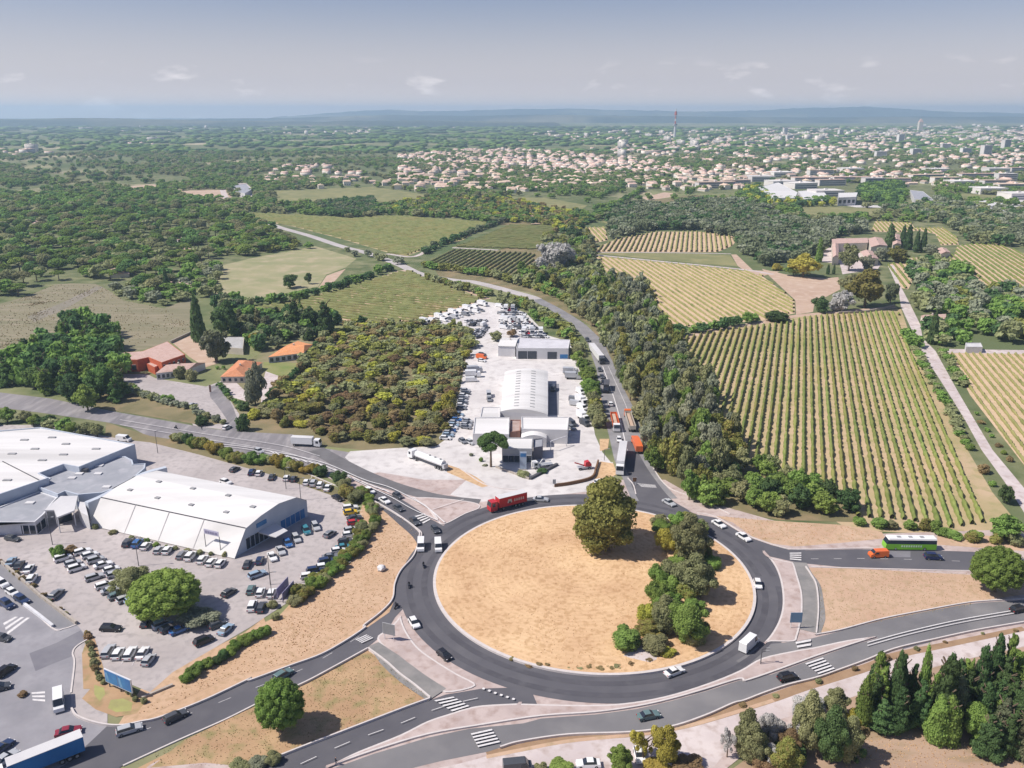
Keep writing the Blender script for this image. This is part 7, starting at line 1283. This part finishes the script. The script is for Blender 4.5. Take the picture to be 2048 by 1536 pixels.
tufts('D 860,370 1310,722 700,955 40,1229 B 900,1500 1340,1340 1890,1075 D 370,630', 2600, 'weedy tufts on the dry triangle at the bottom left', M_TUFTG, .12)
tufts('F 672,745 735,850 750,1000 738,1160 1500,1030 2048,915 2200,860 2048,772 1000,752', 2600, 'weedy tufts on the dry field at the right', M_TUFTG, .12)
tufts('F 100,418 900,475 1170,560 600,612 330,548', 900, 'dry tufts on the strip below the striped vineyard', M_TUFT, .15)
tufts('H 850,1000 1500,1000 2048,1100 2048,1229 700,1229', 900, 'dry tufts on the bare ground at the bottom right', M_TUFT, .15)
tufts('K -200,1010 400,765 700,760 1200,940 1420,1090 830,1260 300,1400 -200,1500', 3000, 'weeds all over the meadow on the left', M_TUFTG, .4)
# --- vine rows
M_VINE = mat('vine leaves', (.13, .175, .04), (.23, .26, .075), scale=.25, c3=(.26, .23, .07), scale2=.03, rough=.8, rnd=.15); M_VINEY = mat('yellowing vine leaves', (.23, .23, .08), (.33, .30, .12), scale=.2, c3=(.15, .17, .05), scale2=.1, rough=.8); M_VINED = mat('dark vine leaves', (.13, .155, .05), (.21, .215, .085), scale=.15, c3=(.20, .18, .07), scale2=.05, rough=.8)
rngv = np.random.default_rng(12)
def row_arrays(a, b, w, h, step, gap=.05):
    L_ = np.linalg.norm(b - a); n = max(int(L_ / step), 1); t = (b - a) / L_; nn_ = np.array([-t[1], t[0]]); s = np.linspace(0, L_, n + 1); c = a + np.outer(s, t)
    V = []; 
    prof = [(-1, .12), (-.95, .62), (-.3, 1.0), (.4, .97), (1, .58), (.9, .1)]
    k = (rngv.uniform(.65, 1.25, n + 1) * np.where(rngv.uniform(size=n + 1) < gap, .35, 1))
    for u, z in prof:
        V.append(np.concatenate([c + np.outer(u * w / 2 * k * rngv.uniform(.8, 1.2, n + 1), nn_), (z * h * (.55 + .45 * k) * rngv.uniform(.88, 1.1, n + 1))[:, None]], 1))
    m = len(prof); V = np.concatenate(V); i = np.arange(n)
    F = np.concatenate([np.stack([j * (n + 1) + i, j * (n + 1) + i + 1, (j + 1) * (n + 1) + i + 1, (j + 1) * (n + 1) + i], 1) for j in range(m - 1)])
    return V, F
def vine_rows(key, d0, d1, sp, w, h, m, label, group, individual=True, step=1.3, gap=.06):
    P = np.array([p[:2] for p in VF[key]]); a, b = V2(d0), V2(d1); t = (b - a) / np.linalg.norm(b - a); nn_ = np.array([-t[1], t[0]]); S = P @ t; N = P @ nn_; Vs, Fs, nb, cnt = [], [], 0, 0
    q = N.min() + sp * .6; ROWS = []
    while q < N.max():
        xs = []
        for i in range(len(P)):
            j = (i + 1) % len(P)
            if (N[i] > q) != (N[j] > q): xs.append(S[i] + (S[j] - S[i]) * (q - N[i]) / (N[j] - N[i]))
        xs.sort()
        for s0, s1 in zip(xs[::2], xs[1::2]):
            if s1 - s0 < 6: continue
            A, B = t * (s0 + 1.5) + nn_ * q, t * (s1 - 1.5) + nn_ * q; V, F = row_arrays(A, B, w, h, step, gap)
            if individual:
                V[:, 0] -= A[0]; V[:, 1] -= A[1]; o = bpy.data.objects.new('vine_row', np_mesh('vine_row', V, F4=F, mats=[m])); COL.objects.link(o); o.location = (A[0], A[1], .02); ROWS.append((o, A, B)); cnt += 1
            else: Vs.append(V); Fs.append(F + nb); nb += len(V)
        q += sp
    for k_, (o, A_, B_) in enumerate(sorted(ROWS, key=lambda r_: ((r_[1] + r_[2])[0] / ((r_[1] + r_[2])[1] + 70)))): tag(o, f'{ordinal(k_ + 1)} {label}, counted from the left', 'vine row', group)
    if Vs: o = bpy.data.objects.new('vineyard', np_mesh('vineyard', np.concatenate(Vs), F4=np.concatenate(Fs), mats=[m])); COL.objects.link(o); o['kind'] = 'stuff'; tag(o, label, 'vineyard')
    return cnt
nv = vine_rows('V1', W('f', 1797, 627), W('f', 1982, 1030), 3.0, 1.2, 1.5, M_VINE, 'vine row of the large striped vineyard', 'rows of the striped vineyard', gap=.13)
nv += vine_rows('V4', W('N', 1500, 1270), W('N', 1700, 1536), 3.2, .9, 1.2, M_VINEY, 'thin vine row of the vineyard at the right edge', 'rows of the right edge vineyard')
nv += vine_rows('V2', W('M', 670, 570), W('M', 1280, 1060), 4.4, 1.1, 1.2, M_VINEY, 'yellowish row of the pale vineyard behind the belt', 'rows of the pale vineyard', gap=.2)
print('vine rows', nv)
vine_rows('V3', W('N', 1060, 640), W('N', 1180, 800), 4.6, 1.5, 1.4, M_VINE, 'sloping vineyard right of the farm estate', None, False, 2.5)
vine_rows('V5', W('N', 1060, 640), W('N', 1180, 800), 4, 1.3, 1.4, M_VINE, 'small vineyard behind the farm cypresses', None, False, 3)
vine_rows('M3', W('M', 1100, 400), W('M', 1050, 525), 4.2, 1.6, 1.5, M_VINEY, 'curved-edged vineyard under the grey oak wood', None, False, 3)
vine_rows('M2', W('M', 640, 360), W('M', 720, 450), 4.5, 1.8, 1.5, M_VINEY, 'tiny vineyard patch beside the oak wood', None, False, 3)
vine_rows('M1', W('M', 0, 640), W('M', 150, 540), 4.4, 2.0, 1.5, M_VINED, 'dark green vineyard left of the grey leafless tree', None, False, 3)
vine_rows('L9', W('M', 0, 500), W('M', 380, 480), 4, 2.3, 1.5, M_VINED, 'square dark green vineyard in the centre', None, False, 4)
vine_rows('L5', W('L', 300, 880), W('L', 1500, 1010), 5.6, 2.4, 1.4, M_VINED, 'wedge-shaped green vineyard above the thicket', None, False, 2.2, .25)
vine_rows('L7', W('L', 0, 270), W('L', 1500, 420), 7, 2.0, 1.5, M_VINED, 'wide green vineyard along the country road', None, False, 4, .1)
# ------------------------------------------------------------------ the village and the town
M_HW = mat('village walls', (.66, .60, .53), (.76, .71, .64), scale=.05, rnd=.12); M_HR = mat('village tiles', (.54, .40, .30), (.64, .50, .40), scale=.08, rnd=.22); M_BW = mat('block walls', (.70, .67, .64), (.60, .57, .55), scale=.03, rnd=.1); M_WIN = mat('window bands', (.10, .12, .15), (.16, .18, .21), scale=.2)
def house_mesh(L_, w, h, hr, kind):
    mb = MB()
    def gab(x0, x1, y0, y1, h, hr):
        mb.box(x0, x1, y0, y1, 0, h, 0); o = .4; b = len(mb.v); ym = (y0 + y1) / 2; k = (x1 - x0) * .12 if kind else 0
        mb.v += [(x0 - o, y0 - o, h + .02), (x1 + o, y0 - o, h + .02), (x1 + o, y1 + o, h + .02), (x0 - o, y1 + o, h + .02), (x0 + k, ym, h + hr), (x1 - k, ym, h + hr)]
        for q in ((0, 1, 5, 4), (2, 3, 4, 5), (1, 2, 5), (3, 0, 4), (3, 2, 1, 0)): mb.f.append(tuple(b + i for i in q)); mb.m.append(1)
    gab(-L_ / 2, L_ / 2, -w / 2, w / 2, h, hr)
    if kind == 2: gab(-L_ * .1, L_ * .3, -w / 2 - 4.5, -w / 2 - .05, h * .8, hr * .7)
    for x in np.arange(-L_ / 2 + 1.5, L_ / 2 - 1, 2.8):
        for s in (-1, 1): y = s * (w / 2 + .03); mb.box(x, x + 1.1, y - .03, y + .03, 1, 2.3, 2)
    mb.box(L_ * .2, L_ * .2 + .7, -.4, .4, h, h + hr + .8, 0)
    return mb.mesh('house', [M_HW, M_HR, M_WIN])
HM = [house_mesh(*a) for a in ((12, 8, 3.2, 1.8, 0), (14, 9, 5.5, 2, 1), (16, 9, 3.4, 2, 2), (10, 9, 5.8, 1.8, 1), (18, 8, 3.2, 1.6, 0), (13, 10, 6, 2, 2))]
def block_mesh(L_, w, h, tile):
    mb = MB().box(-L_ / 2, L_ / 2, -w / 2, w / 2, 0, h, 0).box(-L_ / 2 - .3, L_ / 2 + .3, -w / 2 - .3, w / 2 + .3, h + .02, h + .7, 1 if tile else 0)
    for k in range(int(h / 3)):
        for s in (-1, 1): y = s * (w / 2 + .05); mb.box(-L_ / 2 + 1.5, L_ / 2 - 1.5, y - .05, y + .05, 1 + k * 3, 2.3 + k * 3, 2)
    mb.box(-2, 2, -2, 2, h + .71, h + 2.5, 0); return mb.mesh('apartment_block', [M_BW, M_HR, M_WIN])
BM = [block_mesh(*a) for a in ((34, 13, 12, 0), (46, 14, 9, 1), (26, 14, 18, 0), (60, 16, 9, 1), (22, 16, 30, 0), (40, 30, 8, 0))]
RH = random.Random(9); HQ = []
def village(s, sp, prob, label, group, rot=.3, big=False):
    P = pts(s); xs = [p[0] for p in P]; ys = [p[1] for p in P]; y = min(ys)
    while y < max(ys):
        x = min(xs)
        while x < max(xs):
            px, py = x + RH.uniform(-.35, .35) * sp, y + RH.uniform(-.35, .35) * sp; x += sp
            if RH.random() < prob and inpoly(px, py, P): HQ.append((math.hypot(px, py), px, py, rot + RH.choice((0, math.pi / 2)) + RH.uniform(-.2, .2), label, group, big))
        y += sp
VLB = 'f 760,372 800,345 795,312 880,303 1000,300 1120,305 1290,325 1400,340 1490,360 1500,378 1400,385 1300,380 1220,368 1180,375 1000,388 900,380 830,385'
village(VLB, 27, .86, 'tiled house in the dense village on the slope beyond the vineyards', 'village houses')
village('f 500,340 560,335 640,330 740,352 760,372 640,378 540,372', 30, .5, 'house in the loose hamlet left of the village', 'hamlet houses')
village('f 1400,340 1500,330 1700,335 1900,345 2200,360 2200,395 1900,380 1800,372 1600,368 1500,362', 30, .5, 'tiled house between the village and the works', 'suburb houses')
# blocks behind the works
TB = []
for k, (x, y, i, r) in enumerate(((1620, 366, 3, .1), (1660, 371, 1, .2), (1700, 365, 3, 0), (1745, 372, 0, .15), (1790, 368, 1, .1), (1850, 360, 3, .2), (1890, 366, 1, .1), (1950, 358, 3, .1), (2010, 362, 0, .1), (2030, 380, 3, .05), (1600, 376, 5, .3), (1560, 372, 5, .2), (1990, 345, 5, 0), (1700, 345, 5, .2), (1640, 350, 1, .1), (1760, 318, 2, 0), (1830, 312, 2, .2), (1470, 372, 1, .3), (1430, 376, 3, .2),
                                (1570, 268, 4, .2), (1578, 280, 2, .2), (1620, 276, 0, 0), (1680, 272, 4, .3), (1760, 270, 2, 0), (1930, 310, 2, .1), (1970, 315, 4, .1), (2010, 300, 4, .2), (1890, 300, 2, 0), (1500, 290, 0, .2), (1800, 285, 4, .1), (1990, 372, 1, .1), (2040, 345, 1, .1), (1920, 372, 5, .1), (1975, 387, 5, .05), (2035, 398, 5, .1), (1870, 346, 5, 0), (1560, 353, 5, .2), (1650, 392, 5, .1), (1520, 362, 5, .1))):
    o = bpy.data.objects.new('apartment_block', BM[i]); COL.objects.link(o); p = W('f', x, y); o.location = (p[0], p[1], 0); o.rotation_euler.z = r; tag(o, 'pale long block of the town', 'apartment block', 'town blocks'); TB.append(o)
for o, s_ in zip(TB, sectors([tuple(o.location[:2]) for o in TB])): o['label'] = 'pale flat-topped block of the town beyond the works' + s_
# town beyond
village('f 1300,330 1400,300 1500,290 1700,285 2300,285 2300,345 1900,340 1700,330 1500,328', 40, .5, 'house of the town on the right', 'town houses')
village('f 1150,300 1300,285 1350,278 1700,265 2300,262 2300,284 1700,284 1500,289 1400,299 1300,325', 46, .45, 'house of the far town', 'town houses', big=True)
village('f 1040,268 1300,262 1700,254 2300,252 2300,261 1700,264 1350,276 1150,285', 75, .5, 'far town', 'town houses', big=True)
village('f 0,300 60,302 110,308 60,314 0,314', 40, .4, 'house in the far village on the left', 'left village houses', big=True)
village('f 520,262 740,262 740,272 520,270', 60, .3, 'far houses', 'far', big=True)
village('f 200,278 320,280 320,292 200,290', 60, .35, 'far houses', 'far', big=True)
village('f -100,255 1000,250 1000,262 -100,268', 170, .16, 'far houses', 'far', big=True)
HQ.sort(key=lambda q: q[0]); Vs, Fq, Ft, m4, m3, nb = [], [], [], [], [], 0
def marr(me):
    V = np.array([v.co[:] for v in me.vertices]); Q, T, a, b = [], [], [], []
    for p in me.polygons:
        (Q if len(p.vertices) == 4 else T).append(list(p.vertices)); (a if len(p.vertices) == 4 else b).append(p.material_index)
    return V, np.array(Q), np.array(T).reshape(-1, 3), a, b
HA = [marr(m) for m in HM]; BA = [marr(m) for m in BM]
VIS = [q for q in HQ if abs(q[1]) < (q[2] * math.cos(PITCH) + HC * math.sin(PITCH)) * .63 + 20][:298]; G2 = {}
for i, q in enumerate(VIS): G2.setdefault(q[4], []).append(i)
NL = {}
for lab, ii in G2.items():
    for i, s_ in zip(ii, sectors([VIS[i][1:3] for i in ii])): NL[VIS[i][:3]] = lab + s_
seen = 0
for d, x, y, rz, lab, grp, big in HQ:
    vis = abs(x) < (y * math.cos(PITCH) + HC * math.sin(PITCH)) * .63 + 20
    if not vis: continue
    if seen < 298:
        o = bpy.data.objects.new('village_house', RH.choice(HM)); COL.objects.link(o); o.location = (x, y, 0); o.rotation_euler.z = rz; k = RH.uniform(.85, 1.15); o.scale = (k, k, k); tag(o, NL[(d, x, y)], 'house', grp); seen += 1; continue
    A = RH.choice(BA[:4]) if big and RH.random() < .12 else RH.choice(HA); V, Q, T, a, b = A; k = RH.uniform(.9, 1.3); c, s = math.cos(rz) * k, math.sin(rz) * k
    X = np.stack([V[:, 0] * c - V[:, 1] * s + x, V[:, 0] * s + V[:, 1] * c + y, V[:, 2] * k], 1); Vs.append(X); Fq.append(Q + nb); m4 += a; nb0 = nb; nb += len(X)
    if len(T): Ft.append(T + nb0); m3 += b
o = bpy.data.objects.new('distant_town', np_mesh('distant_town', np.concatenate(Vs), F4=np.concatenate(Fq), F3=np.concatenate(Ft), mats=[M_HW, M_HR, M_WIN], mi=m4 + m3)); COL.objects.link(o); o['kind'] = 'stuff'; tag(o, 'houses of the far town merging into one mass', 'town')
print('houses', seen, 'town mass', len(Vs))
# --- far woods: clumps of crowns between the houses and over the plain
rw_ = np.random.default_rng(21); OPEN = [VF[k] for k in VF] + [pts(FOREST), pts('K 1260,80 1650,70 1700,120 1640,165 1400,140'), pts('K 1690,30 1800,20 1860,80 1850,150 1760,160 1740,60'), pts('K 820,60 1130,30 1150,60 1000,80'), pts('N 100,30 1400,20 1400,200 100,200')]
NP_ = rw_.uniform(0, 1000, 6)
def nfield(x, y, s): return math.sin(x / s * 1.7 + NP_[0] + 2.1 * math.sin(y / s * .9 + NP_[1])) + math.sin(y / s * 1.3 + NP_[2] + 1.7 * math.sin(x / s * 1.1 + NP_[3])) + .6 * math.sin((x + y) / s * 2.9 + NP_[4])
items = []
def woods(y0, y1, sp, w0, h0, thr, cols):
    y = y0
    while y < y1:
        xm = (y * math.cos(PITCH) + HC * math.sin(PITCH)) * .63 + 40; x = -xm
        while x < xm:
            px, py = x + rw_.uniform(-.45, .45) * sp, y + rw_.uniform(-.45, .45) * sp; x += sp
            f = nfield(px, py, 160) + .5 * nfield(px, py, 47)
            left = px < -.06 * py
            if f < thr - (.35 if left and py < 2600 else 0): 
                if rw_.uniform() > .10: continue
            if py < 1500 and any(inpoly(px, py, e) for e in OPEN): continue
            items.append(((px, py), w0 * rw_.uniform(.7, 1.3), h0 * rw_.uniform(.7, 1.2), cols[rw_.integers(len(cols))], 'round'))
        y += sp
woods(900, 1500, 13, 12, 8, -.2, ['green', 'green', 'pine', 'olive']); woods(1500, 2500, 18, 14, 8.5, .3, ['green', 'green', 'pine', 'olive', 'olive'])
n1_ = len(items); mass('far_woodland', items, 'woods and hedges beyond the vineyards'); print('far trees', n1_)
LOWP.clear()
def low(kind, i):
    k = ('c', i)
    if k not in LOWP:
        r = np.random.default_rng(i); V = ICO_V * (1 + r.normal(0, .16, (len(ICO_V), 1))) * np.array([.5, .5, .5]) + np.array([0, 0, .45]); LOWP[k] = (V, np.zeros((0, 4), int), ICO_F)
    return LOWP[k]
items = []; woods(2500, 4200, 36, 34, 10, .5, ['green', 'darkgreen', 'pine']); woods(4200, 7000, 75, 80, 12, .6, ['green', 'darkgreen'])
print('plain clumps', len(items)); mass('plain_woodland', items, 'woods of the far plain under the hills')
# ------------------------------------------------------------------ haze
hz = MB().box(-17000, 17000, -300, 18000, -3, 222)
ho = hz.obj('haze', []); ho['kind'] = 'stuff'
mh = bpy.data.materials.new('haze air'); mh.use_nodes = True; nt = mh.node_tree; nt.nodes.clear()
oo = nt.nodes.new('ShaderNodeOutputMaterial'); pv = nt.nodes.new('ShaderNodeVolumePrincipled')
pv.inputs['Color'].default_value = (.56, .76, 1.0, 1); pv.inputs['Density'].default_value = 1.08e-4; pv.inputs['Anisotropy'].default_value = 0.2
nt.links.new(pv.outputs[0], oo.inputs['Volume']); ho.data.materials.append(mh)
